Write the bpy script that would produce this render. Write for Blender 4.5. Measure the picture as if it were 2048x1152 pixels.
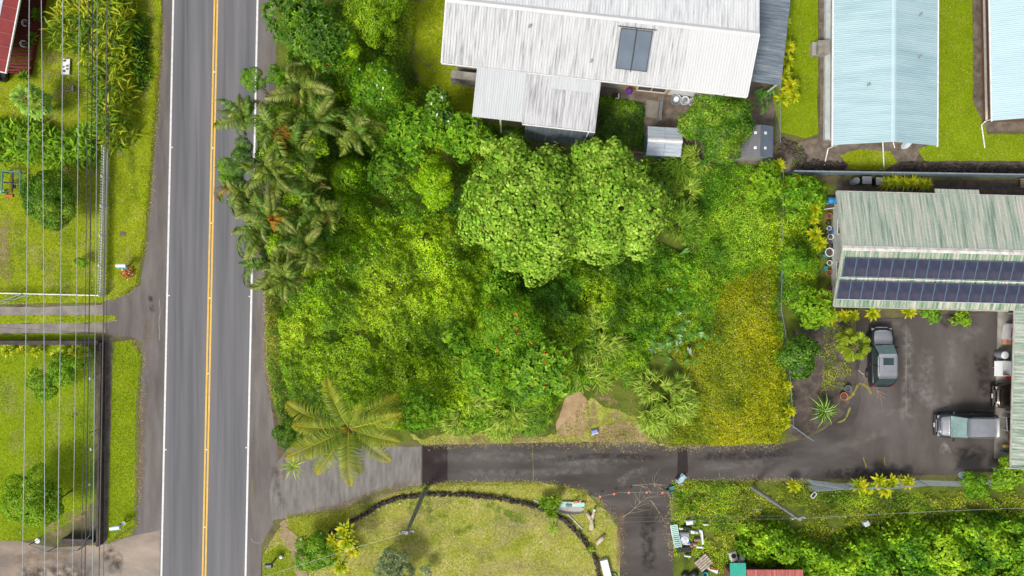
import bpy, math, random
import numpy as np
from mathutils import Vector, Matrix
for _o in list(bpy.data.objects): bpy.data.objects.remove(_o)
SC = bpy.context.scene; COL = SC.collection
R = math.radians; PI = math.pi
# ---------------------------------------------------------------- camera, sky, sun, exposure
CAM_H = 54.6; PPM = 25.0
cd = bpy.data.cameras.new('camera'); cam = bpy.data.objects.new('camera', cd); COL.objects.link(cam)
cam.location = (0, 0, CAM_H); cam.rotation_euler = (0, 0, 0)
cd.sensor_width = 36; cd.lens = 36 * PPM * CAM_H / 2048; cd.clip_end = 2000; cd.clip_start = 1
SC.camera = cam
SUN_EL, SUN_AZ = 52, 222          # azimuth clockwise from +Y: light comes from the lower left of the picture
w = bpy.data.worlds.new('World'); SC.world = w; w.use_nodes = True
wn = w.node_tree.nodes; sky = wn.new('ShaderNodeTexSky'); sky.sky_type = 'NISHITA'; sky.sun_disc = False
sky.sun_elevation = R(SUN_EL); sky.sun_rotation = R(SUN_AZ); sky.air_density = 1.0; sky.dust_density = 4.0; sky.ozone_density = 0.6
bg = wn['Background']; bg.inputs['Strength'].default_value = 0.11
hs = wn.new('ShaderNodeHueSaturation'); hs.inputs['Saturation'].default_value = .45      # thin overcast: a whiter sky
w.node_tree.links.new(sky.outputs[0], hs.inputs['Color']); w.node_tree.links.new(hs.outputs[0], bg.inputs[0])
sd = bpy.data.lights.new('sun', 'SUN'); sd.energy = 1.7; sd.angle = R(14); sd.color = (1, .95, .87)
sun = bpy.data.objects.new('sun', sd); COL.objects.link(sun); sun.location = (-30, -30, 60)
_d = Vector((math.sin(R(SUN_AZ)) * math.cos(R(SUN_EL)), math.cos(R(SUN_AZ)) * math.cos(R(SUN_EL)), math.sin(R(SUN_EL))))
sun.rotation_euler = _d.to_track_quat('Z', 'Y').to_euler()
SC.view_settings.view_transform = 'Standard'; SC.view_settings.look = 'None'
SC.view_settings.exposure = 0.55; SC.view_settings.gamma = 1
SC.view_settings.use_curve_mapping = False
SC.render.engine = 'CYCLES'
# ---------------------------------------------------------------- helpers
random.seed(7); RNG = np.random.default_rng(11)
U = random.uniform
def W(px, py, z=0.0):
    k = (1 - z / CAM_H) / PPM
    return ((px - 1024) * k, (576 - py) * k, z)
def W2(px, py, z=0.0): return W(px, py, z)[:2]
def WP(pts, z=0.0): return [W2(a, b, z) for a, b in pts]
def lin(r, g, b):
    f = lambda c: (c / 255 / 12.92) if c / 255 <= .04045 else ((c / 255 + .055) / 1.055) ** 2.4
    return (f(r), f(g), f(b))
def tag(o, label=None, cat=None, group=None, kind=None):
    if label: o['label'] = label
    if cat: o['category'] = cat
    if group: o['group'] = group
    if kind: o['kind'] = kind
    return o
def thing(name, label, cat, loc=(0, 0, 0), rz=0.0, group=None):
    o = bpy.data.objects.new(name, None); COL.objects.link(o); o.empty_display_size = .2
    o.location = loc; o.rotation_euler = (0, 0, rz)
    return tag(o, label, cat, group)
def link(name, me, parent=None, loc=None, rot=None, scale=None):
    o = bpy.data.objects.new(name, me); COL.objects.link(o)
    if parent is not None: o.parent = parent
    if loc is not None: o.location = loc
    if rot is not None: o.rotation_euler = rot
    if scale is not None: o.scale = (scale,) * 3 if np.isscalar(scale) else scale
    return o
def copy_tree(o, parent=None):
    c = o.copy(); COL.objects.link(c); c.parent = parent
    for ch in list(o.children): copy_tree(ch, c)
    return c
class MB:
    def __init__(s): s.v = []; s.f = []
    def add(s, vs, fs):
        n = len(s.v); s.v += [tuple(p) for p in vs]; s.f += [tuple(i + n for i in f) for f in fs]; return s
    def box(s, c, d, rz=0.0, ry=0.0, rx=0.0):
        m = Matrix.Rotation(rz, 3, 'Z') @ Matrix.Rotation(ry, 3, 'Y') @ Matrix.Rotation(rx, 3, 'X'); c = Vector(c)
        vs = [c + m @ Vector((x * d[0] / 2, y * d[1] / 2, z * d[2] / 2)) for z in (-1, 1) for x, y in ((-1, -1), (1, -1), (1, 1), (-1, 1))]
        return s.add(vs, [(3, 2, 1, 0), (4, 5, 6, 7), (0, 1, 5, 4), (1, 2, 6, 5), (2, 3, 7, 6), (3, 0, 4, 7)])
    def cbox(s, c, d, b=.02, rz=0.0):            # box with chamfered top edge
        hx, hy, hz = d[0] / 2, d[1] / 2, d[2] / 2; m = Matrix.Rotation(rz, 3, 'Z'); c = Vector(c); vs = []
        for z, q in ((-hz, 0), (hz - b, 0), (hz, b)):
            vs += [c + m @ Vector((x * (hx - q), y * (hy - q), z)) for x, y in ((-1, -1), (1, -1), (1, 1), (-1, 1))]
        f = [(3, 2, 1, 0), (8, 9, 10, 11)]
        for k in (0, 4): f += [(k + i, k + (i + 1) % 4, k + 4 + (i + 1) % 4, k + 4 + i) for i in range(4)]
        return s.add(vs, f)
    def prism(s, poly, z0, z1):
        n = len(poly); vs = [(x, y, z0) for x, y in poly] + [(x, y, z1) for x, y in poly]
        return s.add(vs, [tuple(range(n))[::-1], tuple(range(n, 2 * n))] + [(i, (i + 1) % n, n + (i + 1) % n, n + i) for i in range(n)])
    def sheet(s, poly, z):
        a = sum(p[0] * q[1] - q[0] * p[1] for p, q in zip(poly, poly[1:] + poly[:1]))
        if a < 0: poly = poly[::-1]
        return s.add([(x, y, z) for x, y in poly], [tuple(range(len(poly)))])
    def tube(s, pts, r, n=6, cap=True):
        pts = [Vector(p) for p in pts]; rs = [r] * len(pts) if np.isscalar(r) else r; k0 = len(s.v); up = Vector((0, 0, 1))
        for i, p in enumerate(pts):
            t = (pts[min(i + 1, len(pts) - 1)] - pts[max(i - 1, 0)])
            t = t.normalized() if t.length > 1e-9 else Vector((0, 0, 1))
            a = t.cross(up if abs(t.z) < .95 else Vector((1, 0, 0))).normalized(); b = t.cross(a)
            for k in range(n):
                an = 2 * PI * k / n; s.v.append(tuple(p + (a * math.cos(an) + b * math.sin(an)) * rs[i]))
        for i in range(len(pts) - 1):
            for k in range(n):
                q = (k + 1) % n; s.f.append((k0 + i * n + k, k0 + (i + 1) * n + k, k0 + (i + 1) * n + q, k0 + i * n + q))
        if cap:
            s.f.append(tuple(k0 + k for k in range(n))); s.f.append(tuple(k0 + (len(pts) - 1) * n + k for k in range(n))[::-1])
        return s
    def lathe(s, prof, c=(0, 0, 0), n=14):
        k0 = len(s.v)
        for r, z in prof:
            for k in range(n):
                a = 2 * PI * k / n; s.v.append((c[0] + r * math.cos(a), c[1] + r * math.sin(a), c[2] + z))
        for i in range(len(prof) - 1):
            for k in range(n):
                q = (k + 1) % n; s.f.append((k0 + i * n + k, k0 + i * n + q, k0 + (i + 1) * n + q, k0 + (i + 1) * n + k))
        s.f.append(tuple(k0 + k for k in range(n))[::-1]); s.f.append(tuple(k0 + (len(prof) - 1) * n + k for k in range(n)))
        return s
    def quad(s, a, b, c, d): return s.add([a, b, c, d], [(0, 1, 2, 3)])
    def mesh(s, name, mat, smooth=False):
        me = bpy.data.meshes.new(name); me.from_pydata(s.v, [], s.f); me.materials.append(mat); me.update()
        if smooth: me.polygons.foreach_set('use_smooth', [True] * len(me.polygons))
        return me
    def build(s, name, mat, parent=None, smooth=False, **kw): return link(name, s.mesh(name, mat, smooth), parent, **kw)
def struct(name, mb, mat, label=None): return tag(mb.build(name, mat), label, None, None, 'structure')
# numpy noise
_T = RNG.random((64, 64, 64)).astype(np.float32)
def vnoise(x, y, seed=0):
    x = np.asarray(x, float) + 1000; y = np.asarray(y, float) + 1000
    xi = np.floor(x).astype(int); yi = np.floor(y).astype(int); fx = x - xi; fy = y - yi
    fx = fx * fx * (3 - 2 * fx); fy = fy * fy * (3 - 2 * fy); T = _T[seed % 64]
    g = lambda a, b: T[a % 64, b % 64]
    return (g(xi, yi) * (1 - fx) + g(xi + 1, yi) * fx) * (1 - fy) + (g(xi, yi + 1) * (1 - fx) + g(xi + 1, yi + 1) * fx) * fy
def fbm(x, y, sc=1.0, seed=0, o=3):
    t = 0; a = 1; n = 0
    for k in range(o):
        t = t + a * vnoise(np.asarray(x) / sc * 2 ** k + 17.3 * k, np.asarray(y) / sc * 2 ** k + 5.1 * k, seed + k); n += a; a *= .55
    return t / n
def inpoly(x, y, poly):
    m = np.zeros(len(x), bool); n = len(poly)
    for i in range(n):
        x0, y0 = poly[i]; x1, y1 = poly[(i + 1) % n]
        if y0 == y1: continue
        c = ((y0 > y) != (y1 > y)) & (x < (x1 - x0) * (y - y0) / (y1 - y0) + x0); m ^= c
    return m
def polydist(x, y, poly):
    d = np.full(len(x), 1e9); n = len(poly)
    for i in range(n):
        a = np.array(poly[i]); b = np.array(poly[(i + 1) % n]); ab = b - a
        t = np.clip(((x - a[0]) * ab[0] + (y - a[1]) * ab[1]) / (ab @ ab + 1e-9), 0, 1)
        d = np.minimum(d, np.hypot(x - a[0] - t * ab[0], y - a[1] - t * ab[1]))
    return d
def sample(poly, dens):
    P = np.array(poly); lo, hi = P.min(0), P.max(0); n = int(dens * (hi[0] - lo[0]) * (hi[1] - lo[1]))
    x = RNG.uniform(lo[0], hi[0], n); y = RNG.uniform(lo[1], hi[1], n); m = inpoly(x, y, poly); return x[m], y[m]
def wob(poly, step=.35, amp=.08, closed=True):
    out = []; n = len(poly); rng = range(n if closed else n - 1)
    for i in rng:
        a, b = Vector(poly[i]), Vector(poly[(i + 1) % n]); L = (b - a).length; k = max(1, int(L / step)); nn = Vector((-(b - a).y, (b - a).x)) / (L + 1e-9)
        for j in range(k):
            p = a + (b - a) * j / k; q = p + nn * (fbm(p.x, p.y, .9, 5) - .5) * 2.2 * amp if (j or amp > .05) else p; out.append((q.x, q.y))
    if not closed: out.append(tuple(poly[-1]))
    return out
def smooth_path(pts, k=6):
    out = []; n = len(pts)
    for i in range(n - 1):
        p = [Vector(pts[max(0, min(n - 1, j))]) for j in (i - 1, i, i + 1, i + 2)]
        for j in range(k):
            t = j / k; out.append(tuple(.5 * ((2 * p[1]) + (p[2] - p[0]) * t + (2 * p[0] - 5 * p[1] + 4 * p[2] - p[3]) * t * t + (3 * p[1] - p[0] - 3 * p[2] + p[3]) * t ** 3)))
    out.append(tuple(pts[-1])); return out
# ---------------------------------------------------------------- materials
def newmat(name):
    m = bpy.data.materials.new(name); m.use_nodes = True; nt = m.node_tree; return m, nt, nt.nodes['Principled BSDF']
_M = {}
def pm(name, cols, scale=1.0, rough=.7, bump=.0, stretch=(1, 1, 1), metal=0.0, detail=6, fine=0.0, fscale=40, lo=.32, hi=.68, spec=.5):
    """procedural material: stretched noise through a ramp of the thing's colours, fine grain and bump"""
    if name in _M: return _M[name]
    m, nt, b = newmat(name); n = nt.nodes; l = nt.links
    tc = n.new('ShaderNodeTexCoord'); mp = n.new('ShaderNodeMapping'); mp.inputs['Scale'].default_value = stretch
    l.new(tc.outputs['Object'], mp.inputs[0]); no = n.new('ShaderNodeTexNoise'); no.inputs['Scale'].default_value = scale; no.inputs['Detail'].default_value = detail; no.inputs['Roughness'].default_value = .6
    l.new(mp.outputs[0], no.inputs['Vector']); cr = n.new('ShaderNodeValToRGB'); e = cr.color_ramp.elements
    k = len(cols)
    e[0].position = lo; e[-1].position = hi; e[0].color = (*cols[0], 1); e[-1].color = (*cols[-1], 1)
    for i in range(1, k - 1): q = e.new(lo + (hi - lo) * i / (k - 1)); q.color = (*cols[i], 1)
    l.new(no.outputs['Fac'], cr.inputs[0]); out = cr.outputs[0]
    if fine:
        f = n.new('ShaderNodeTexNoise'); f.inputs['Scale'].default_value = fscale; f.inputs['Detail'].default_value = 3
        l.new(tc.outputs['Object'], f.inputs['Vector']); mr = n.new('ShaderNodeMapRange'); mr.inputs[1].default_value = .25; mr.inputs[2].default_value = .75; mr.inputs[3].default_value = 1 - fine; mr.inputs[4].default_value = 1 + fine
        l.new(f.outputs['Fac'], mr.inputs[0]); mx = n.new('ShaderNodeVectorMath'); mx.operation = 'SCALE'; l.new(out, mx.inputs[0]); l.new(mr.outputs[0], mx.inputs['Scale']); out = mx.outputs[0]
    l.new(out, b.inputs['Base Color']); b.inputs['Roughness'].default_value = rough; b.inputs['Metallic'].default_value = metal; b.inputs['Specular IOR Level'].default_value = spec
    if bump:
        bp = n.new('ShaderNodeBump'); bp.inputs['Strength'].default_value = bump; bp.inputs['Distance'].default_value = .03; l.new(no.outputs['Fac'], bp.inputs['Height']); l.new(bp.outputs[0], b.inputs['Normal'])
    _M[name] = m; return m
def flat(name, c, rough=.5, metal=0.0, var=.12):
    return pm(name, [tuple(x * (1 - var) for x in c), tuple(min(1, x * (1 + var)) for x in c)], 3.0, rough, 0, (1, 1, 1), metal)
def leafmat(name, rough=.55, tr=.3, spec=.35):
    m, nt, b = newmat(name); n = nt.nodes; l = nt.links
    at = n.new('ShaderNodeAttribute'); at.attribute_name = 'col'; l.new(at.outputs['Color'], b.inputs['Base Color'])
    b.inputs['Roughness'].default_value = rough; b.inputs['Specular IOR Level'].default_value = spec
    t = n.new('ShaderNodeBsdfTranslucent'); l.new(at.outputs['Color'], t.inputs[0]); mx = n.new('ShaderNodeMixShader'); mx.inputs[0].default_value = tr
    l.new(b.outputs[0], mx.inputs[1]); l.new(t.outputs[0], mx.inputs[2]); l.new(mx.outputs[0], n['Material Output'].inputs[0]); return m
LEAF = leafmat('leaf', .5, .26, .22); LEAFM = leafmat('matte_leaf', .75, .26, .1); GRASS = leafmat('grass_blade', .8, .25, .1); GLOSS = leafmat('glossy_leaf', .4, .22, .35)
# ---------------------------------------------------------------- leaves
def tri_tpl(v, f): return np.array(v, float), np.array(f, int)
TPL = {
 'rhomb': tri_tpl([(0, 0, 0), (.45, .5, .07), (1, 0, -.06), (.45, -.5, .07)], [(0, 1, 2), (0, 2, 3)]),
 'oval': tri_tpl([(0, 0, 0), (.3, .5, .1), (.72, .4, .06), (1, 0, -.1), (.72, -.4, .06), (.3, -.5, .1)], [(0, 1, 2), (0, 2, 3), (0, 3, 4), (0, 4, 5)]),
 'heart': tri_tpl([(.1, 0, 0), (-.1, .26, .04), (.2, .52, .06), (.65, .4, .0), (1.02, 0, -.14), (.65, -.4, .0), (.2, -.52, .06), (-.1, -.26, .04)], [(0, 1, 2), (0, 2, 3), (0, 3, 4), (0, 4, 5), (0, 5, 6), (0, 6, 7)]),
 'blade': tri_tpl([(0, .25, 0), (0, -.25, 0), (.35, .5, .13), (.35, -.5, .13), (.7, .42, .1), (.7, -.42, .1), (1, 0, -.08)], [(0, 1, 3), (0, 3, 2), (2, 3, 5), (2, 5, 4), (4, 5, 6)]),
 'arch': tri_tpl([(0, .3, 0), (0, -.3, 0), (.3, .5, .26), (.3, -.5, .26), (.62, .4, .24), (.62, -.4, .24), (.95, 0, -.12)], [(0, 1, 3), (0, 3, 2), (2, 3, 5), (2, 5, 4), (4, 5, 6)]),
 'tri': tri_tpl([(0, .5, 0), (0, -.5, 0), (1, 0, 0)], [(0, 1, 2)]),
}
def unit(a): return a / (np.linalg.norm(a, axis=1, keepdims=True) + 1e-9)
class Leaves:
    def __init__(s): s.V = []; s.F = []; s.C = []; s.n = 0
    def add(s, P, D, N, L, Wd, col, tpl='rhomb'):
        P, D, N = (np.asarray(a, float) for a in (P, D, N)); k = len(P)
        if k == 0: return s
        D = unit(D); S = unit(np.cross(N, D)); N = np.cross(D, S); T, F = TPL[tpl]
        L = np.broadcast_to(np.asarray(L, float), (k,))[:, None, None]; Wd = np.broadcast_to(np.asarray(Wd, float), (k,))[:, None, None]
        V = P[:, None] + D[:, None] * T[None, :, 0:1] * L + S[:, None] * T[None, :, 1:2] * Wd + N[:, None] * T[None, :, 2:3] * L
        s.V.append(V.reshape(-1, 3)); s.F.append((F[None] + (np.arange(k) * len(T))[:, None, None]).reshape(-1, 3) + s.n)
        s.C.append(np.repeat(np.broadcast_to(col, (k, 3)), len(T), 0)); s.n += k * len(T); return s
    def addmb(s, mb, col):
        fs = []
        for f in mb.f: fs += [(f[0], f[i], f[i + 1]) for i in range(1, len(f) - 1)]
        s.V.append(np.array(mb.v)); s.F.append(np.array(fs, int) + s.n); s.C.append(np.tile(np.array(col), (len(mb.v), 1))); s.n += len(mb.v); return s
    def mesh(s, name, mat):
        V = np.concatenate(s.V).astype(np.float32); F = np.concatenate(s.F).astype(np.int32); C = np.clip(np.concatenate(s.C), .0, 1)
        me = bpy.data.meshes.new(name); me.vertices.add(len(V)); me.vertices.foreach_set('co', V.ravel())
        me.loops.add(F.size); me.loops.foreach_set('vertex_index', F.ravel()); me.polygons.add(len(F))
        me.polygons.foreach_set('loop_start', np.arange(0, F.size, 3, dtype=np.int32))
        me.update(calc_edges=True)
        a = me.color_attributes.new('col', 'FLOAT_COLOR', 'POINT'); a.data.foreach_set('color', np.c_[C, np.ones(len(C))].astype(np.float32).ravel())
        me.materials.append(mat); return me
    def build(s, name, mat, parent=None, **kw): return link(name, s.mesh(name, mat), parent, **kw)
def rnd_dirs(n, zlo=-1.0):
    z = RNG.uniform(zlo, 1, n); a = RNG.uniform(0, 2 * PI, n); r = np.sqrt(np.maximum(0, 1 - z * z)); return np.c_[r * np.cos(a), r * np.sin(a), z]
def pal(cols, n, jit=.16, t=None):
    """n colours from a list of sRGB stops, by t or at random, with a jitter of brightness per leaf"""
    C = np.array([lin(*c) for c in cols]); t = RNG.random(n) if t is None else np.clip(t, 0, 1); x = t * (len(C) - 1); i = np.clip(x.astype(int), 0, len(C) - 2); f = (x - i)[:, None]
    return np.array([1.4, 1.4, 1.2]) * (C[i] * (1 - f) + C[i + 1] * f) * np.exp(RNG.normal(0, jit, n))[:, None] * (1 + RNG.normal(0, .05, (n, 3)))
# ================================================================ SETTING: ground, road, drives, lawns
def gm(name, stops, s1, s2=9.0, rough=.95, fine=.25, lo=.3, hi=.7, stretch=(1, 1, 1), bump=.08): return pm(name, [lin(*c) for c in stops], s1, rough, bump, stretch, 0, 9, fine, s2, lo, hi, .2)
M_SOIL = gm('soil', [(70, 62, 50), (92, 84, 66), (104, 104, 60), (92, 104, 44)], .5, 7)
M_LAWN = gm('lawn', [(108, 126, 14), (128, 144, 16), (144, 158, 24), (160, 164, 64)], .55, 6, lo=.25, hi=.78)
M_LAWNG = gm('fresh_lawn', [(106, 130, 10), (122, 146, 14), (138, 158, 28)], .55, 6, lo=.25, hi=.78)
M_DRY = gm('dry_grass_ground', [(122, 134, 32), (146, 154, 54), (168, 166, 90), (184, 176, 116)], .6, 6, lo=.25, hi=.75)
M_DIRT = gm('bare_dirt', [(138, 114, 86), (168, 142, 108), (186, 160, 126)], .8, 30)
M_GRAVEL = gm('brown_gravel', [(84, 76, 68), (112, 102, 92), (136, 124, 112)], 1.6, 35, fine=.35)
M_CINDER = gm('black_cinder', [(62, 56, 52), (84, 76, 70), (108, 98, 90)], 1.5, 26, fine=.45)
M_ROAD = gm('asphalt_road', [(101, 101, 104), (114, 113, 115), (122, 122, 126)], .5, 55, .9, .12, stretch=(2.2, .07, 1), bump=.05)
M_SHOULD = gm('asphalt_shoulder', [(92, 86, 83), (108, 102, 99), (122, 116, 112)], .7, 45, .9, .16, stretch=(1.6, .25, 1), bump=.1)
M_OLDDRIVE = gm('worn_concrete_drive', [(100, 97, 92), (120, 116, 112), (136, 132, 128)], 1.2, 40, .9, .12, stretch=(2.5, .5, 1), bump=.1)
M_DRIVE = gm('dark_asphalt_drive', [(58, 54, 52), (74, 69, 66), (90, 85, 82), (114, 109, 106)], .33, 45, .85, .16, lo=.28, hi=.82, stretch=(.45, 1.3, 1), bump=.1)
M_YARD = gm('dark_asphalt_yard', [(66, 60, 57), (84, 78, 74), (100, 94, 91), (126, 121, 118)], .3, 45, .85, .14, lo=.28, hi=.85, stretch=(1, .5, 1), bump=.1)
M_WET = gm('wet_brown_drive', [(60, 52, 48), (98, 86, 76), (126, 108, 90), (138, 124, 112)], .45, 30, .35, .12, stretch=(.5, 1.2, 1), bump=.1)
M_PAVE = gm('strip_concrete', [(116, 110, 102), (134, 128, 120), (146, 140, 133)], 1.2, 40, .9, .15)
M_WHITE = gm('road_paint_white', [(205, 205, 203), (232, 232, 230)], 3, 30, .7, .06, bump=0)
M_YELLOW = gm('road_paint_yellow', [(212, 168, 78), (232, 192, 100)], 3, 30, .7, .08, bump=0)
M_CONC = pm('concrete', [lin(120, 116, 108), lin(150, 146, 138), lin(168, 164, 156)], 1.2, .9, .1, fine=.12)
g = MB(); g.sheet([(-400, -400), (400, -400), (400, 400), (-400, 400)], 0); struct('ground', g, M_SOIL)
M_WEED = gm('weedy_soil', [(62, 70, 30), (80, 94, 32), (98, 110, 36), (110, 104, 62)], .8, 7)
def patch(name, poly, mat, z, amp=.1, step=.35, px=True):
    P = WP(poly) if px else poly; P = wob(P, step, amp); m = MB(); m.sheet(P, z); struct(name, m, mat); return P
lawn_w = patch('lawn', [(-300, -300), (318, -300), (322, 60), (312, 200), (300, 330), (290, 470), (272, 570), (250, 590), (200, 605), (-300, 612)], M_LAWN, .008)
lawn_mid = patch('lawn', [(-300, 630), (-40, 630), (230, 628), (228, 645), (-300, 652)], M_LAWN, .008)
lawn_low = patch('lawn', [(-300, 668), (188, 668), (190, 1000), (150, 1040), (60, 1082), (-300, 1076)], M_LAWNG, .008)
verge_low = patch('lawn', [(226, 684), (262, 680), (282, 705), (285, 760), (276, 800), (272, 1050), (262, 1070), (214, 1086), (222, 860)], M_LAWNG, .008, .05)
lawn_s = patch('lawn', [(575, 1035), (640, 1022), (700, 1000), (760, 975), (900, 960), (1100, 962), (1170, 985), (1232, 1040), (1240, 1100), (1238, 1500), (520, 1500), (528, 1110), (548, 1070)], M_DRY, .008, .12)
verge_s = patch('lawn', [(575, 1032), (690, 1018), (730, 1002), (660, 1060), (620, 1090), (580, 1060)], M_LAWN, .012, .06)
corner_s = patch('lawn', [(527, 1110), (560, 1088), (590, 1110), (600, 1160), (600, 1300), (522, 1300)], M_LAWNG, .012, .06)
lawn_n = patch('lawn', [(805, -300), (900, -300), (895, 130), (955, 150), (950, 240), (1060, 262), (1060, 300), (960, 270), (850, 190), (815, 110)], M_LAWN, .008)
lawn_ne = patch('lawn', [(1562, -300), (1640, -300), (1635, 90), (1636, 268), (1610, 276), (1560, 265), (1545, 200)], M_LAWNG, .008)
lawn_be = patch('lawn', [(1876, -300), (1945, -300), (1946, 200), (1975, 270), (2300, 262), (2300, 322), (1850, 322), (1835, 300), (1874, 280)], M_LAWNG, .008)
lawn_bs = patch('lawn', [(1680, 310), (1720, 298), (1780, 303), (1795, 325), (1770, 340), (1700, 338)], M_LAWN, .008)
lawn_dry = patch('lawn', [(820, 872), (1110, 868), (1180, 800), (1270, 830), (1300, 870), (1330, 892), (860, 892)], M_DRY, .008, .5)
patch('dirt_path', [(1132, 790), (1160, 780), (1172, 800), (1172, 850), (1165, 872), (1115, 876), (1112, 850)], M_DIRT, .012, .3)
patch('dirt_path', [(1200, 850), (1260, 840), (1300, 878), (1290, 888), (1190, 886)], M_DIRT, .012, .5)
patch('gravel_strip', [(1636, -300), (1668, -300), (1668, 290), (1700, 300), (1680, 345), (1560, 345), (1575, 290), (1640, 275)], M_GRAVEL, .006)
patch('gravel_strip', [(1660, 284), (1880, 284), (1880, 300), (1840, 305), (1815, 345), (1670, 345)], M_GRAVEL, .005)
patch('gravel_strip', [(1945, -300), (1975, -300), (1975, 245), (2300, 240), (2300, 262), (1960, 262), (1946, 200)], M_GRAVEL, .006)
patch('gravel_strip', [(1800, 322), (2300, 322), (2300, 346), (1700, 346)], M_CINDER, .007)
patch('gravel_strip', [(1680, 360), (2300, 360), (2300, 400), (1660, 400)], M_CINDER, .006)
patch('gravel_strip', [(1585, 660), (1700, 640), (1720, 760), (1690, 830), (1600, 880), (1572, 860)], M_CINDER, .006)
patch('gravel_strip', [(205, 676), (226, 676), (222, 860), (214, 1090), (200, 1090)], M_GRAVEL, .005, .05)
patch('back_yard', [(1195, 160), (1520, 150), (1550, 210), (1540, 330), (1280, 330), (1195, 290)], M_GRAVEL, .006)
patch('patio_slab', [(1292, 200), (1318, 203), (1312, 236), (1290, 234)], M_PAVE, .012, .02)
patch('lot_floor', [(534, 560), (545, -60), (830, -60), (860, 200), (1060, 300), (1300, 300), (1560, 330), (1670, 370), (1670, 650), (1600, 700), (1570, 890), (1330, 892), (830, 880), (700, 895), (575, 895), (545, 800), (530, 700)], M_WEED, .003)
patch('lot_floor', [(1345, 962), (2300, 962), (2300, 1500), (1345, 1500)], M_WEED, .003)
# roads
shoulder = patch('road_shoulder', [(330, -400), (545, -400), (552, 120), (548, 300), (530, 560), (530, 740), (548, 850), (560, 920), (560, 990), (545, 1050), (522, 1090), (520, 1500), (210, 1500), (268, 1075), (271, 800), (284, 690), (276, 600), (296, 480), (310, 300), (326, 100)], M_SHOULD, .012, .07)
x0 = lambda py: 347 - 24 * py / 1152
def strip(name, dx0, dx1, mat, z, y0=-400, y1=1500):
    m = MB(); m.sheet(WP([(x0(y0) + dx0, y0), (x0(y0) + dx1, y0), (x0(y1) + dx1, y1), (x0(y1) + dx0, y1)]), z); return m
struct('road', strip('road', -3, 172, M_ROAD, .016), M_ROAD)
for dx in (-1.9, 166.4): struct('edge_line', strip('', dx, dx + 3.6, M_WHITE, .021), M_WHITE)
for dx in (80.6, 86.4): struct('centre_line', strip('', dx, dx + 3.4, M_YELLOW, .021), M_YELLOW)
rm = MB(); rm.cbox((0, 0, .012), (.11, .1, .025), .01); rme = rm.mesh('road_marker', flat('marker_white', (.8, .8, .76)))
for i, (dx, py) in enumerate([(85, p) for p in (144, 296, 446, 596, 747, 899, 1054)] + [(164.5, p) for p in (593, 895)] + [(4, p) for p in (295, 591, 899)]):
    x, y = W2(x0(py) + dx, py); o = link('road_marker', rme, None, (x, y, .0215)); o['group'] = 'raised markers on the road'; o['category'] = 'road marker'
    o['label'] = ((('first', 'second', 'third', 'fourth', 'fifth', 'sixth', 'seventh')[i] + ' raised marker from the top between the double yellow centre lines') if i < 7 else (('upper', 'lower')[i - 7] + ' raised marker beside the right white edge line') if i < 9 else (('upper', 'middle', 'lower')[i - 9] + ' raised marker beside the left white edge line'))
    if i >= 7: o['group'] = 'raised markers by the right edge line' if i < 9 else 'raised markers by the left edge line'
# drives on the left
patch('driveway', [(-300, 614), (60, 614), (200, 610), (260, 598), (300, 580), (320, 600), (320, 680), (270, 676), (205, 664), (0, 668), (-300, 670), (-300, 650), (190, 646), (235, 640), (235, 630), (190, 630), (-300, 634)], M_PAVE, .014, .08)
patch('driveway', [(-300, 1078), (40, 1082), (110, 1094), (200, 1090), (262, 1072), (320, 1060), (318, 1500), (-300, 1500)], M_WET, .0145, .06)
# drives on the right
patch('concrete_apron', [(538, 980), (552, 930), (575, 895), (700, 893), (843, 893), (843, 972), (790, 985), (740, 1005), (690, 1018), (600, 1032), (545, 1040)], M_OLDDRIVE, .0145, .05)
drv = patch('driveway', [(843, 890), (900, 889), (1100, 884), (1300, 884), (1340, 897), (1450, 893), (1560, 888), (1610, 878), (1650, 858), (1690, 825), (1712, 770), (1712, 640), (1990, 622), (2300, 622), (2300, 940), (1900, 945), (1800, 955), (1600, 958), (1400, 958), (1355, 960), (1345, 1050), (1350, 1500), (1240, 1500), (1240, 1060), (1200, 1000), (1165, 978), (1080, 966), (960, 965), (880, 968), (843, 974)], M_DRIVE, .0145, .06)
yard = patch('parking_yard', [(1720, 640), (1990, 622), (2010, 930), (1880, 950), (1760, 940), (1690, 890), (1718, 800)], M_YARD, .0185, .5, 1.0)
CR = gm('moss_joint', [(110, 112, 50), (150, 140, 70)], 3, 30)
def crack(pts, wd=.05, mat=CR, name='pavement_joint', z=.0225):
    P = WP(pts); P = smooth_path([(x, y, 0) for x, y in P], 5); m = MB()
    for a, b in zip(P, P[1:]):
        d = (Vector(b) - Vector(a)); n = Vector((-d.y, d.x, 0)).normalized() * wd * U(.4, 1.2) * .5; m.add([Vector(a) - n, Vector(b) - n, Vector(b) + n, Vector(a) + n], [(0, 1, 2, 3)])
    m.v = [(x, y, z) for x, y, _ in m.v]; struct(name, m, mat)
RUST = gm('rust_stain', [(120, 92, 74), (150, 118, 96)], 4, 30)
patch('drive_apron', [(205, 606), (240, 596), (268, 575), (300, 560), (318, 580), (318, 700), (290, 690), (268, 678), (212, 668), (206, 648), (236, 642), (234, 630), (208, 630)], M_SHOULD, .0165, .2)
crack([(875, 920), (874, 945), (875, 970)], .09, RUST); crack([(1065, 885), (1066, 925), (1067, 965)], .05); crack([(971, 887), (970, 906)], .06, RUST)
crack([(1358, 893), (1358, 925), (1357, 932)], .07); crack([(1438, 945), (1440, 958)], .06); crack([(1341, 905), (1341, 955)], .12, M_DRIVE)
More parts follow.
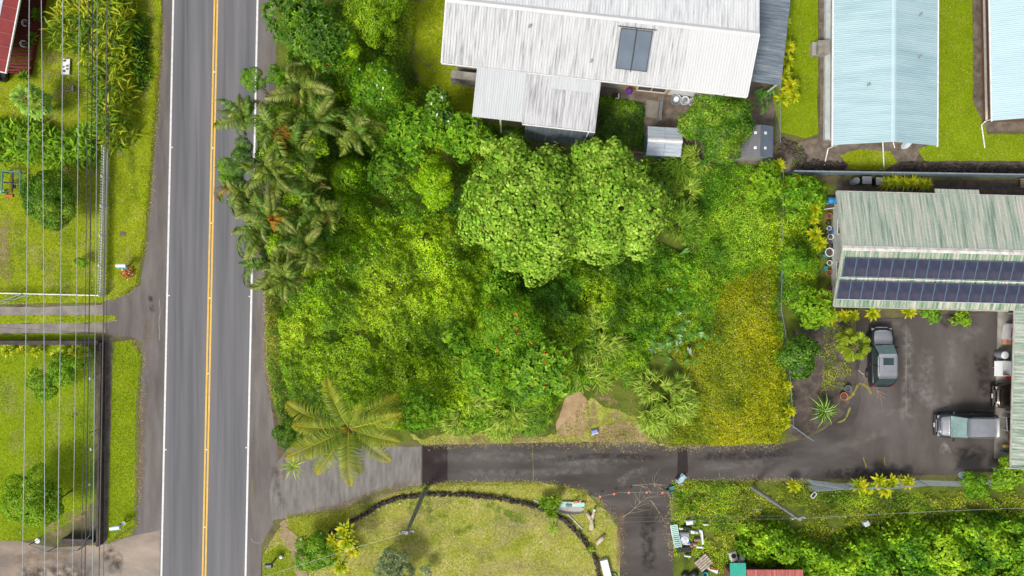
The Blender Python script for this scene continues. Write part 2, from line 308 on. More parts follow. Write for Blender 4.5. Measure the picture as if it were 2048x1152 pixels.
crack([(1690, 800), (1705, 790), (1718, 768), (1735, 775), (1742, 788)], .2); crack([(1675, 845), (1690, 838), (1700, 815)], .14); crack([(1812, 650), (1812, 830)], .06, M_PAVE); crack([(1950, 820), (1996, 822)], .05, M_PAVE)
crack([(505, 955), (504, 1000)], .06, CR); crack([(501, 1076), (508, 1084), (520, 1086)], .07, M_PAVE); crack([(1726, 915), (1733, 935)], .14); crack([(1768, 915), (1770, 930)], .12)
PATCHM = gm('dark_asphalt_patch', [(44, 38, 38), (58, 50, 50)], .8, 40)
m = MB(); m.sheet(WP([(845, 892), (895, 890), (895, 962), (845, 972)]), .0226); struct('asphalt_patch', m, PATCHM)
m = MB(); m.sheet(WP([(1356, 894), (1374, 894), (1376, 945), (1354, 950)]), .0226); struct('asphalt_patch', m, PATCHM)

# worn and stained streaks: sheets whose strength fades to nothing at the rim
def stainmat(name, col, rough=.85, st=(1, 1, 1)):
    m, nt, b_ = newmat(name); n = nt.nodes; l = nt.links; at = n.new('ShaderNodeAttribute'); at.attribute_name = 'col'; tc = n.new('ShaderNodeTexCoord'); no = n.new('ShaderNodeTexNoise'); no.inputs['Scale'].default_value = 2.2; no.inputs['Detail'].default_value = 8; mp = n.new('ShaderNodeMapping'); mp.inputs['Scale'].default_value = st; l.new(tc.outputs['Object'], mp.inputs[0]); l.new(mp.outputs[0], no.inputs['Vector'])
    mr = n.new('ShaderNodeMapRange'); mr.inputs[1].default_value = .35; mr.inputs[2].default_value = .65; l.new(no.outputs['Fac'], mr.inputs[0]); mu = n.new('ShaderNodeMath'); mu.operation = 'MULTIPLY'; l.new(mr.outputs[0], mu.inputs[0]); l.new(at.outputs['Fac'], mu.inputs[1])
    b_.inputs['Base Color'].default_value = (*lin(*col), 1); b_.inputs['Roughness'].default_value = rough; tr = n.new('ShaderNodeBsdfTransparent'); mx = n.new('ShaderNodeMixShader'); l.new(mu.outputs[0], mx.inputs[0]); l.new(tr.outputs[0], mx.inputs[1]); l.new(b_.outputs[0], mx.inputs[2]); l.new(mx.outputs[0], n['Material Output'].inputs[0]); return m
ST = {'pale': stainmat('pale_worn_streak', (150, 146, 142)), 'dark': stainmat('dark_oil_streak', (48, 42, 40)), 'blue': stainmat('polished_wheel_track', (96, 102, 112), .6, (1.5, .04, 1)), 'dry': stainmat('dry_patch', (176, 166, 108)), 'green': stainmat('lush_patch', (84, 124, 10)), 'moss': stainmat('moss_patch', (112, 116, 50)), 'brown': stainmat('brown_silt', (132, 110, 88)), 'tan': stainmat('bare_patch', (150, 128, 96))}
_sz = [.0236]; STL = {}
def stain(kind, pts, wd, a=.6, z=None):
    if z is None: _sz[0] += .0004; z = _sz[0]
    P = [Vector((x, y)) for x, y, _ in smooth_path([(*W2(p[0], p[1]), 0) for p in pts], 6)]; n = len(P); V = []; C = []; F = []
    for i, p in enumerate(P):
        d = (P[min(i + 1, n - 1)] - P[max(i - 1, 0)]).normalized(); nn = Vector((-d.y, d.x)); e = min(1, min(i, n - 1 - i) / (n * .22))
        for k, u in enumerate((-1, -.4, .4, 1)): q = p + nn * wd * .5 * u * (1 + .35 * (fbm(p.x, p.y, .7, 7) - .5)); V.append((q.x, q.y, z)); C.append((a * e * (1 if 0 < k < 3 else 0),) * 3)
        if i:
            for k in range(3): b0 = (i - 1) * 4 + k; F += [(b0, b0 + 4, b0 + 5), (b0, b0 + 5, b0 + 1)]
    Lv = STL.setdefault(kind, Leaves()); Lv.V.append(np.array(V)); Lv.F.append(np.array(F) + Lv.n); Lv.C.append(np.array(C)); Lv.n += len(V)
for dx in (24, 60, 110, 148): stain('blue', [(x0(y) + dx, y) for y in (-500, 100, 500, 900, 1600)], 1.3, .32)
for dx in (): stain('brown', [(x0(y) + dx, y) for y in (-500, 100, 500, 900, 1600)], .8, .18)
for p, w_, a in [([(1812, 650), (1815, 720), (1812, 800), (1806, 860)], .9, .55), ([(1818, 760), (1850, 800), (1890, 825)], .9, .5), ([(1860, 690), (1852, 760), (1868, 815)], 1.4, .5), ([(1905, 650), (1900, 720), (1895, 800), (1885, 830)], .9, .45), ([(1910, 680), (1950, 665), (1975, 660)], 1.0, .4), ([(1775, 645), (1810, 660), (1822, 720)], .8, .4), ([(1880, 890), (1890, 895), (1900, 893)], 1.2, .8), ([(1740, 830), (1800, 825), (1850, 840)], .7, .3), ([(1640, 900), (1720, 880), (1790, 860)], .7, .3), ([(860, 915), (1000, 912), (1150, 922), (1290, 915)], .9, .4), ([(900, 945), (1050, 945), (1250, 938)], .7, .35), ([(1380, 935), (1480, 930), (1600, 915)], .8, .3), ([(1300, 935), (1260, 950), (1230, 975)], .8, .4), ([(720, 735), (722, 780)], .5, .4)]: stain('pale', p, w_ * 1.2, a * .75)
for p, w_, a in [([(1090, 922), (1200, 912), (1330, 918)], .6, .7), ([(1380, 912), (1470, 912), (1590, 905)], .9, .6), ([(1640, 945), (1720, 950), (1790, 948)], 1.2, .8), ([(1960, 700), (1970, 760), (1975, 800)], 1.6, .6), ([(1880, 650), (1900, 640), (1960, 640)], 1.4, .5), ([(1300, 1010), (1295, 1080), (1300, 1150)], 1.4, .7), ([(560, 1010), (552, 960), (548, 930)], .8, .35), ([(1900, 910), (1950, 905), (1980, 915)], 1.5, .6), ([(30, 1150), (90, 1150), (200, 1140)], 2.0, .6), ([(205, 1100), (230, 1120), (225, 1150)], 1.6, .6), ([(300, 585), (303, 610), (306, 626)], .5, .6)]: stain('dark', p, w_, a)
for p, w_, a in [([(20, 1115), (90, 1112), (170, 1108)], 1.5, .5), ([(285, 780), (282, 900), (280, 1000)], .9, .6), ([(290, 640), (294, 660), (290, 690)], .9, .5), ([(560, 880), (565, 930), (560, 960)], 1.0, .4), ([(600, 1030), (680, 1014), (760, 985), (840, 965)], .8, .6), ([(1240, 1000), (1242, 1080), (1238, 1150)], .9, .6)]: stain('brown', p, w_, a)
rs = random.Random(3)
for k in range(34): px, py = rs.uniform(740, 1180), rs.uniform(1000, 1150); an = rs.uniform(-.5, .5); L = rs.uniform(20, 60); stain('dry' if k % 3 else 'green', [(px - L * math.cos(an), py + L * math.sin(an)), (px, py), (px + L * math.cos(an), py - L * math.sin(an))], rs.uniform(.5, 1.6), rs.uniform(.3, .75), .0125 + .0002 * k)
for k in range(40): px, py = rs.uniform(10, 195), rs.uniform(330, 600); stain(('dry', 'green', 'green', 'tan')[k % 4] if py < 420 else ('dry', 'green')[k % 2], [(px, py - rs.uniform(10, 40)), (px + rs.uniform(-15, 15), py), (px, py + rs.uniform(10, 40))], rs.uniform(.5, 1.8), rs.uniform(.2, .5), .0085 + .0002 * k)
for k in range(30): px, py = rs.uniform(225, 315), rs.uniform(0, 590); stain(('dry', 'green')[k % 2], [(px, py - 25), (px + rs.uniform(-9, 9), py), (px, py + 25)], rs.uniform(.4, 1.0), rs.uniform(.2, .5), .0085 + .0002 * k)
for k in range(30): px, py = rs.uniform(10, 185), rs.uniform(720, 1060); stain(('dry', 'green')[k % 2], [(px, py - rs.uniform(10, 50)), (px + rs.uniform(-15, 15), py), (px, py + rs.uniform(10, 50))], rs.uniform(.6, 2.0), rs.uniform(.15, .4), .0085 + .0002 * k)
for k in range(16): px, py = rs.uniform(85, 185), rs.uniform(110, 250); stain(('tan', 'dry', 'green')[k % 3], [(px - 15, py), (px, py + rs.uniform(-10, 10)), (px + 15, py)], rs.uniform(.5, 1.4), rs.uniform(.3, .6), .0165 + .0002 * k)
for p, w_ in [([(1180, 800), (1185, 840), (1180, 870)], 1.2), ([(1210, 830), (1240, 850), (1270, 872)], 2.2), ([(1180, 872), (1240, 878), (1300, 880)], 1.4), ([(900, 880), (1000, 878), (1100, 880)], .8), ([(1190, 790), (1215, 800), (1240, 812)], .9)]: stain('tan', p, w_, .9, .0128)
for p in [[(10, 420), (8, 500), (12, 570)], [(125, 1040), (160, 1030), (185, 1010)], [(95, 1040), (110, 1060), (120, 1075)], [(170, 330), (185, 345), (190, 352)]]: stain('tan', p, 1.2, .9, .0205)

NM = {'pale': 'worn_patch', 'dark': 'oil_stain', 'blue': 'wheel_track', 'dry': 'dry_patch', 'green': 'lush_patch', 'moss': 'moss_patch', 'brown': 'silt_patch', 'tan': 'bare_patch'}
for k_, Lv in STL.items(): tag(Lv.build(NM[k_], ST[k_]), None, None, None, 'structure')
# ================================================================ BUILDINGS
def corrug(m, x0, x1, y0, z0, y1, z1, pitch=.22, d=.025, prof='rib', axis='x'):
    xs = []; n = max(1, int(round((x1 - x0) / pitch))); p = (x1 - x0) / n
    for i in range(n):
        a = x0 + i * p
        xs += [(a, 0), (a + p * .3, 0), (a + p * .5, d), (a + p * .7, 0)] if prof == 'rib' else [(a, 0), (a + p * .86, 0), (a + p * .9, d), (a + p * .96, d)] if prof == 'pan' else [(a, 0), (a + p * .35, .008), (a + p * .7, 0), (a + p * .8, d), (a + p * .9, d)]
    xs.append((x1, 0)); vs = []
    for x, h in xs: vs += [(x, y0, z0 + h), (x, y1, z1 + h)]
    if axis == 'y': vs = [(b, a, c) for a, b, c in vs]
    fs = [(2 * i, 2 * i + 2, 2 * i + 3, 2 * i + 1) for i in range(len(xs) - 1)]
    k = len(vs); t = .035; e = [(x0, y0, z0 - t), (x1, y0, z0 - t), (x1, y1, z1 - t), (x0, y1, z1 - t)]
    if axis == 'y': e = [(b, a, c) for a, b, c in e]
    vs += e + [vs[0], vs[k - 2], vs[k - 1], vs[1]]
    fs += [(k + 3, k + 2, k + 1, k)] + [(k + a, k + b, k + 4 + b, k + 4 + a) for a, b in ((0, 1), (1, 2), (2, 3), (3, 0))]
    return m.add(vs, fs)
def window(parent, c, wd, ht, face, fm, gmat, name='window', bars=1):
    """a window in a wall: frame bars round a recessed pane; face '-y' or '-x'"""
    r = thing_part = None
    f = MB(); t = .07; ax = (lambda u, z, o: (c[0] + u, c[1] - o, c[2] + z)) if face == '-y' else (lambda u, z, o: (c[0] - o, c[1] + u, c[2] + z))
    dd = (lambda a, b: (a, .06, b)) if face == '-y' else (lambda a, b: (.06, a, b))
    for s in (-1, 1): f.box(ax(s * (wd / 2 - t / 2), 0, .03), dd(t, ht)); f.box(ax(0, s * (ht / 2 - t / 2), .03), dd(wd - 2 * t - .002, t))
    for i in range(1, bars + 1): f.box(ax(-wd / 2 + wd * i / (bars + 1), 0, .028), dd(t * .8, ht - 2 * t - .002))
    fo = f.build(name, fm, parent)
    for i in range(bars + 1):
        q = MB(); pw = wd / (bars + 1); q.box(ax(-wd / 2 + pw * (i + .5), 0, .012), (pw - .06, .012, ht - .1) if face == '-y' else (.012, pw - .06, ht - .1)); q.build('pane', gmat, fo)
    return fo
GLASS = flat('window_glass', (.03, .04, .045), .08); FRAMEW = flat('white_frame', (.75, .75, .73), .5); SCREEN = flat('brown_screen', (.09, .07, .065), .8)
TAN = pm('tan_wall', [lin(176, 146, 100), lin(196, 168, 122)], 1.5, .85); CREAM = pm('cream_wall', [lin(150, 148, 142), lin(184, 180, 170)], 1.2, .85, fine=.08)
WROOF = pm('white_metal_roof', [lin(136, 138, 140), lin(168, 170, 171), lin(187, 188, 189), lin(194, 195, 195)], .8, .55, 0, (6.5, .55, 1), 0, 10, .05, 9, .3, .6)
WROOFU = pm('white_metal_roof_north', [lin(170, 172, 174), lin(208, 210, 211), lin(224, 225, 225)], .8, .55, 0, (6.5, .55, 1), 0, 10, .05, 9, .28, .56)
WROOFN = pm('new_white_roof', [lin(190, 191, 191), lin(197, 198, 198)], .8, .5, 0, (3, .4, 1), 0, 5, 0, 12, .2, .6)
WROOFN2 = pm('clean_ribbed_roof', [lin(180, 184, 186), lin(194, 197, 198)], .8, .5, 0, (5, .5, 1), 0, 6, .03, 9, .25, .6)
WROOFS = pm('stained_white_roof', [lin(136, 136, 138), lin(170, 170, 172), lin(190, 190, 192), lin(200, 200, 201)], .8, .55, 0, (6, .55, 1), 0, 10, .05, 9, .32, .64)
BLUEWALL = pm('blue_grey_plank', [lin(84, 94, 106), lin(104, 114, 126), lin(122, 132, 142)], 1.0, .8, .05, (9, 1, .4), fine=.08)
CPROOF = pm('grey_blue_carport_roof', [lin(88, 100, 112), lin(112, 124, 134), lin(140, 148, 154)], .8, .5, 0, (.7, 7, 1), 0, 6, .05)
COLLECT = pm('solar_collector_glass', [lin(92, 104, 116), lin(106, 118, 130)], .6, .25); DARKFR = flat('dark_metal_frame', (.06, .065, .07), .5, .3)
# ---- white-roofed house
ZE, ZR, ZX = 5.6, 6.8, 5.2
wx, wy = W2(883, 125, ZE); WH = thing('white_roofed_house', 'large house with long streaked white metal roof and two grey collector panels', 'house', (wx, wy, 0), R(-6.35))
EX, SL = 22.07, 4.07; sl = math.atan2(ZR - ZE, SL); rz_ = lambda y: ZE + y * (ZR - ZE) / SL
m = MB(); corrug(m, 0, 17.25, 0, ZE, SL, ZR, .2, .03); rf = m.build('roof_slope', WROOF, WH)
m = MB(); corrug(m, 17.25, EX, -.02, ZE + .015, SL, ZR + .015, .2, .02); m.build('roof_slope', WROOFN, WH)
m = MB(); corrug(m, 0, EX, SL + .01, ZR, 2 * SL, ZE, .2, .03); m.build('roof_slope', WROOFU, WH)
m = MB(); m.add([(0, SL - .2, ZR - .03), (0, SL, ZR + .06), (0, SL + .2, ZR - .03), (EX, SL - .2, ZR - .03), (EX, SL, ZR + .06), (EX, SL + .2, ZR - .03)], [(0, 3, 4, 1), (1, 4, 5, 2)]); m.build('ridge_cap', WROOFN, WH)
m = MB(); m.box((EX / 2, -.05, ZE - .1), (EX, .06, .16)); m.build('gutter', FRAMEW, WH)
m = MB(); m.box((EX + .03, SL / 2, (ZE + ZR) / 2 - .08), (.05, SL * 1.05, .16), 0, 0, sl); m.build('bargeboard', FRAMEW, WH); m = MB(); m.box((-.03, SL / 2, (ZE + ZR) / 2 - .08), (.05, SL * 1.05, .16), 0, 0, sl); m.build('bargeboard', FRAMEW, WH)
m = MB(); m.box((EX / 2, SL + .25, ZE / 2 - .02), (EX - 1.0, 2 * SL - 2.0, ZE - .04)); m.add([(.5, 1.3, ZE - .04), (.5, 7.3, ZE - .04), (.5, SL, ZR - .15), (EX - .5, 1.3, ZE - .04), (EX - .5, 7.3, ZE - .04), (EX - .5, SL, ZR - .15)], [(0, 2, 1), (3, 4, 5)]); m.build('wall', CREAM, WH)
m = MB(); m.box((15.6, 1.235, 1.8), (3.6, .03, 3.6)); m.build('tan_wall_panel', TAN, WH)
m = MB(); m.box((19.3, 1.23, .9), (3.6, .03, 1.8)); m.build('white_wall_panel', FRAMEW, WH)
window(WH, (16.0, 1.215, 1.5), 2.3, 2.2, '-y', FRAMEW, SCREEN, 'sliding_door', 1)
window(WH, (1.5, 1.245, 3.2), 1.2, 1.1, '-y', FRAMEW, GLASS)
m = MB(); m.box((11.75, .3, 2.7), (.14, .14, 5.4)); m.build('post', TAN, WH)
# rear extension
m = MB(); corrug(m, 2.58, 6.19, -3.52, ZX + .04, -.07, ZE - .01, .17, .025); m.build('extension_roof', WROOFN2, WH)
m = MB(); corrug(m, 6.2, 11.54, -3.6, ZX, -.07, ZE - .045, .2, .03); m.build('extension_roof', WROOFS, WH)
m = MB(); corrug(m, 7.8, 11.5, -.95, ZE - .08, -.1, ZE - .01, .2, .02); m.build('roof_repair_sheet', WROOFN2, WH)
m = MB(); m.box((8.9, -3.66, ZX - .07), (5.3, .07, .13)); m.tube([(11.1, -3.7, ZX - .12), (11.1, -3.68, .05)], .04); m.build('gutter', FRAMEW, WH)
for i in range(17): q = MB(); q.box((6.62 + i * .3, -3.6, ZX / 2 - .09), (.285, .06, ZX - .18)); q.build('wall_plank', BLUEWALL, WH)
m = MB(); m.box((9.0, -1.6, ZX / 2 - .1), (4.9, 3.9, ZX - .2)); m.build('extension_wall', CREAM, WH)
for a in (2.75, 4.6): m = MB(); m.box((a, -3.3, ZX / 2), (.12, .12, ZX)); m.build('post', FRAMEW, WH)
m = MB(); m.box((1.5, .4, .9), (2.4, .6, 1.8)); m.box((2.9, .0, .5), (.5, 1.2, 1.0)); m.build('concrete_base', M_CONC, WH)
for k in range(3): m = MB(); m.box((5.6, -3.75 + k * .02, 1.3 + k * .18), (1.5, .04, .04), R(-20), R(28)); m.build('handrail', pm('rail_grey', [lin(120, 124, 128), lin(150, 154, 158)], 2, .5, metal=.4), WH)
# collectors on the roof
for a in (12.42, 13.54):
    c = MB(); c.cbox((0, 0, 0), (1.08, 2.7, .1), .02); co = c.build('solar_collector', COLLECT, WH, loc=(a + .54, 2.14, rz_(2.14) + .1), rot=(sl, 0, 0))
    f = MB()
    for s_ in (-1, 1): f.box((s_ * .53, 0, .012), (.05, 2.72, .1)); f.box((0, s_ * 1.34, .012), (1.01, .05, .1))
    f.build('frame', DARKFR, co)
m = MB(); m.tube([(12.2, 3.55, rz_(3.55) + .1), (14.9, 3.55, rz_(3.55) + .1)], .035); m.tube([(13.5, .7, rz_(.7) + .1), (13.5, 3.55, rz_(3.55) + .1)], .03); m.build('pipe', DARKFR, WH)
for (a, b) in ((10.6, 1.1), (6.0, 2.9)): q = MB(); q.lathe([(.07, 0), (.07, .25), (.1, .26), (.1, .32)], (a, b, rz_(b) - .02)); q.build('vent_pipe', M_CONC, WH)
# side carport
m = MB(); corrug(m, 1.9, 9.2, 22.15, 3.35, 25.3, 3.1, .16, .025, axis='y'); m.build('carport_roof', CPROOF, WH)
for b in (2.05, 5.5, 9.0): m = MB(); m.box((25.1, b, 1.53), (.1, .1, 3.06)); m.build('carport_post', FRAMEW, WH)
# ---- blue-roofed houses
BROOF = pm('pale_blue_metal_roof', [lin(146, 176, 183), lin(160, 187, 193), lin(169, 194, 200)], .5, .45, 0, (.35, 2.5, 1), 0, 5, .03)
BROOF2 = pm('very_pale_blue_metal_roof', [lin(168, 194, 201), lin(180, 203, 209)], .5, .45, 0, (.35, 2.5, 1), 0, 5, .03)
BRWALL = pm('brown_wall', [lin(112, 78, 62), lin(130, 92, 74)], 1.5, .8); STEPM = M_CONC
BH = thing('blue_roofed_house', 'long house with pale blue ribbed gable roof beside the grass strip', 'house', (28.2, 10.8, 0), R(-.3))
m = MB(); corrug(m, 0, 25, -3.93, 3.0, -.14, 4.18, .31, .018, 'seam', 'y'); m.build('roof_slope', BROOF, BH)
m = MB(); corrug(m, 0, 25, .14, 4.18, 3.93, 3.0, .31, .018, 'seam', 'y'); m.build('roof_slope', BROOF, BH)
m = MB(); m.add([(-.2, 0, 4.18), (-.06, 0, 4.24), (.06, 0, 4.24), (.2, 0, 4.18), (-.2, 25, 4.18), (-.06, 25, 4.24), (.06, 25, 4.24), (.2, 25, 4.18)], [(0, 1, 5, 4), (1, 2, 6, 5), (2, 3, 7, 6)]); m.build('ridge_cap', BROOF2, BH)
m = MB(); m.box((0, 12.9, 1.47), (5.7, 24, 2.94)); m.add([(-2.85, .9, 2.94), (2.85, .9, 2.94), (0, .9, 3.85)], [(0, 1, 2)]); m.build('wall', CREAM, BH)
for s in (-1, 1): m = MB(); m.box((s * 3.98, 12.4, 2.96), (.1, 25, .1)); m.build('gutter', FRAMEW, BH)
m = MB(); m.box((-3.1, 12.5, .16), (.4, 23, .3)); m.build('foundation_ledge', pm('pale_ledge', [lin(176, 184, 186), lin(200, 206, 206)], 2, .8), BH)
m = MB(); m.tube([(-3.98, .1, 2.9), (-3.5, .25, 2.5), (-3.0, .3, 2.0), (-3.0, .3, .2), (-3.25, -1.0, .1)], .05); m.build('downspout', FRAMEW, BH)
m = MB(); m.tube([(1.35, .3, 2.9), (1.3, .8, 2.4), (1.3, .84, .3), (1.5, -1.15, .12)], .05); m.build('downspout', FRAMEW, BH)
m = MB(); m.lathe([(.05, 0), (.38, .03), (.45, .12), (.44, .14), (.05, .05)], (0, 0, 0), 16); m.build('satellite_dish', pm('dish_grey', [lin(176, 186, 190), lin(196, 204, 206)], 2, .5), BH, loc=(1.85, .25, 2.5), rot=(R(50), 0, R(20)))
m = MB(); m.tube([(1.85, .9, 2.3), (1.85, .35, 2.45)], .03); m.tube([(.1, .1, 3.9), (.35, -.35, 3.7)], .03); m.build('dish_arm', FRAMEW, BH)
for a, b in ((-1.7, 4.3), (2.2, 6.4), (2.25, 9.6)): q = MB(); q.lathe([(.06, 0), (.06, .25), (.09, .26), (.09, .31)], (a, b, 4.2 - abs(a) * .31)); q.build('vent_pipe', M_CONC, BH)
m = MB(); m.box((-3.65, 8.2, .4), (.9, 1.05, .8)); m.box((-4.25, 8.2, .2), (.3, 1.05, .4)); m.build('entry_step', M_CONC, BH)
BJ = thing('brown_walled_house', 'house with very pale blue roof and brown base at the right edge', 'house', (38.5, 12.2, 0), R(1.2))
m = MB(); corrug(m, .5, 25, -2.15, 3.0, 2.0, 4.25, .31, .018, 'seam', 'y'); m.build('roof_slope', BROOF2, BJ)
m = MB(); corrug(m, .5, 25, 2.01, 4.25, 6.1, 3.0, .31, .018, 'seam', 'y'); m.build('roof_slope', BROOF2, BJ)
m = MB(); m.box((2, 12.9, 1.46), (5.6, 23.6, 2.92)); m.build('wall', BRWALL, BJ)
m = MB(); m.box((-.85, 12.95, .5), (.14, 23.7, .1)); m.box((-2.2, 12.7, 2.95), (.09, 24.5, .09)); m.tube([(-.9, 1.05, .5), (-1.0, .85, .12), (-.75, -1.0, .08)], .05); m.tube([(-2.2, .7, 2.9), (-.92, 1.05, 1.3), (-.92, 1.05, .3)], .04); m.build('gutter', FRAMEW, BJ)
# ---- green-roofed house
GROOF = pm('weathered_green_roof', [lin(86, 110, 94), lin(132, 148, 134), lin(156, 168, 154), lin(178, 177, 164), lin(192, 183, 174)], .7, .65, 0, (7.5, .33, 1), 0, 10, .12, 7, .3, .7)
GROOFS = pm('dark_green_roof_low', [lin(66, 100, 82), lin(112, 140, 118), lin(164, 168, 146), lin(188, 182, 170)], .8, .65, 0, (7, .4, 1), 0, 10, .12, 7, .32, .68)
GROOFW = pm('weathered_green_wing_roof', [lin(78, 102, 86), lin(130, 147, 132), lin(166, 174, 160), lin(190, 186, 176)], .8, .65, 0, (.4, 7, 1), 0, 10, .12, 7, .3, .7)
SIDING = pm('grey_siding', [lin(164, 168, 166), lin(186, 190, 187)], 1.2, .75); PVM = pm('photovoltaic_cells', [lin(42, 46, 64), lin(54, 57, 76), lin(72, 69, 80)], 1.1, .3, 0, (1, 1, 1), 0, 3)
PVF = flat('panel_frame', (.1, .15, .21), .4, .2); TRIM = pm('weathered_trim', [lin(150, 148, 138), lin(190, 186, 174)], 2, .8)
GH = thing('green_roofed_house', 'house with weathered green metal roof carrying two rows of solar panels', 'house', (24.45, 2.97, 0), R(-1.5)); HD = 4.33; SLg = math.atan2(1.2, HD)
m = MB(); corrug(m, 0, 22, .02, 4.2, HD, 3.0, .25, .028); m.build('roof_slope', GROOF, GH)
m = MB(); corrug(m, 0, 22, -HD, 3.0, -.02, 4.2, .25, .028); m.build('roof_slope', GROOFS, GH)
m = MB(); corrug(m, 7.45, 10.8, HD + .01, 3.0, HD + .42, 2.88, .25, .028); m.build('roof_lip', GROOF, GH)
m = MB(); m.add([(-.03, -.2, 4.19), (-.03, 0, 4.27), (-.03, .2, 4.19), (22, -.2, 4.19), (22, 0, 4.27), (22, .2, 4.19)], [(0, 3, 4, 1), (1, 4, 5, 2)]); m.build('ridge_cap', pm('worn_white_ridge', [lin(160, 158, 152), lin(216, 214, 208)], 2.5, .7), GH)
m = MB()
for s in (-1, 1): m.box((-.04, s * HD / 2, 3.56), (.05, HD * 1.04, .16), 0, 0, -s * SLg)
m.box((11, HD + .04, 2.96), (22, .06, .1)); m.box((6.6, -HD - .05, 2.95), (13.2, .07, .12)); m.build('bargeboard', TRIM, GH)
m = MB(); m.box((11.6, 0, 1.45), (20.9, 7.4, 2.9)); m.build('wall', SIDING, GH)
m = MB(); m.add([(1.12, -3.7, 2.905), (1.12, 3.7, 2.905), (1.12, 0, 3.9)], [(0, 2, 1)]); m.build('gable', SIDING, GH)
for k in range(18): q = MB(); q.box((1.135, 0, .1 + k * .16), (.02, 7.4, .15), 0, R(-4)); q.build('siding_board', SIDING, GH)
for yy in (1.9, -1.5): window(GH, (1.12, yy, 1.55), 1.3, 1.2, '-x', FRAMEW, GLASS)
for row, (ya, yb) in enumerate(((-.72, -2.08), (-2.42, -3.78))):
    for k in range(16):
        yc = (ya + yb) / 2; c = MB(); L = abs(yb - ya) / math.cos(SLg); c.box((0, 0, 0), (.85, L, .035))
        p = c.build('solar_panel', PVM, GH, loc=(.62 + k * .897 - row * .12, yc, 4.2 + yc * 1.2 / HD + .12), rot=(SLg, 0, 0))
        f = MB()
        for s in (-1, 1): f.box((s * .43, 0, .005), (.035, L + .03, .04)); f.box((0, s * L / 2, .005), (.82, .03, .04))
        f.build('frame', PVF, p)
for ya in (-.72, -2.2, -3.8): m = MB(); m.box((7.3, ya, 4.2 + ya * 1.2 / HD + .07), (14.4, .05, .05)); m.build('panel_rail', FRAMEW, GH)
# wing with carport
m = MB(); corrug(m, -16.2, -3.2, 13.72, 3.02, 20, 4.35, .25, .028, axis='y'); m.build('wing_roof', GROOFW, GH)
m = MB(); m.box((13.67, -9.9, 2.96), (.07, 12.6, .12)); m.box((16.6, -16.23, 3.6), (6.8, .06, .14), 0, -math.atan2(1.33, 6.68)); m.build('bargeboard', TRIM, GH)
m = MB(); m.box((18.4, -10, .06), (7.8, 12.4, .12)); m.build('carport_slab', M_CONC, GH)
m = MB(); m.box((20.4, -10, 1.8), (.15, 12, 3.5)); m.build('carport_back_wall', CREAM, GH)
for b in (-4.6, -12.4, -16.0): q = MB(); q.box((15.3, b, 1.6), (.12, .12, 3.2)); q.build('carport_post', TRIM, GH)
# ---- red-trimmed house with deck
RED = pm('red_painted_metal', [lin(118, 40, 38), lin(140, 48, 44)], 1.2, .6); REDB = pm('red_deck_board', [lin(74, 22, 26), lin(108, 34, 36), lin(124, 44, 44)], 2.5, .7, 0, (1, 6, 1)); WCOR = pm('white_ribbed_roof', [lin(176, 184, 196), lin(206, 212, 220)], 1.0, .5)
rang = math.atan2(145, -28) - PI / 2      # eave runs from (40,0) to (12,145)
rx, ry = W2(12, 145, 3.0); RH = thing('red_trimmed_house', 'corner of house with white ribbed roof, red roof skirt and red slatted deck', 'house', (rx, ry, 0), R(-10.9))
m = MB(); corrug(m, .1, 14, -6, 4.1, -1.05, 3.25, .12, .02, axis='y'); m.build('roof_slope', WCOR, RH)
m = MB(); corrug(m, 0, 14, -1.06, 3.22, -.04, 3.02, 1.0, .012, 'pan', 'y'); m.build('roof_skirt', RED, RH)
m = MB(); m.box((.0, 7, 2.98), (.09, 14, .12)); m.box((-1.5, -.02, 3.1), (3, .08, .14), 0, R(8)); m.build('gutter', FRAMEW, RH)
m = MB(); m.box((-5.1, 7.6, 1.48), (4.6, 13.6, 2.96)); m.build('wall', RED, RH)
for k in range(40): q = MB(); q.box((-1.45 + .06 * math.sin(k * 2.1), .7 + k * .25, .55), (2.6 + .1 * math.sin(k * 1.7), .15, .04), R(8)); q.build('deck_board', REDB, RH)
m = MB(); m.box((-.25, 5.6, .27), (.06, 9.6, .4)); m.build('deck_skirt', REDB, RH); m = MB(); m.box((-1.5, .55, .27), (2.5, .06, .4), R(8)); m.build('deck_skirt', REDB, RH)
# ---- sheds
SHEDR = pm('pale_blue_shed_metal', [lin(158, 170, 182), lin(184, 194, 204)], 1.0, .45, 0, (1, 5, 1), .0)
def px_thing(name, label, cat, px, py, rz=0.0, group=None, z=0.0): return thing(name, label, cat, W(px, py, 0)[:2] + (z,), rz, group)
S1 = px_thing('metal_garden_shed', 'pale blue metal garden shed with ribbed gable roof behind the white-roofed house', 'shed', 1317, 294, R(-3))
m = MB(); m.box((0, 0, .98), (2.35, 1.95, 1.96)); m.add([(-1.175, -.975, 1.96), (-1.175, .975, 1.96), (-1.175, 0, 2.3), (1.175, -.975, 1.96), (1.175, .975, 1.96), (1.175, 0, 2.3)], [(0, 2, 1), (3, 4, 5)]); m.build('wall', SHEDR, S1)
for s in (-1, 1):
    for k in range(4):
        q = MB(); y0 = s * (.02 + k * .275); y1 = s * (.02 + (k + 1) * .275 - .012); z = lambda y: 2.42 - abs(y) * .37
        for xa, xb in ((-1.32, -.01), (.01, 1.32)): q.add([(xa, y0, z(y0)), (xb, y0, z(y0)), (xb, y1, z(y1)), (xa, y1, z(y1)), (xa, y0, z(y0) - .03), (xb, y0, z(y0) - .03), (xb, y1, z(y1) - .03), (xa, y1, z(y1) - .03)], [(0, 1, 2, 3), (7, 6, 5, 4), (0, 4, 5, 1), (1, 5, 6, 2), (2, 6, 7, 3), (3, 7, 4, 0)])
        q.build('roof_panel', SHEDR, S1)
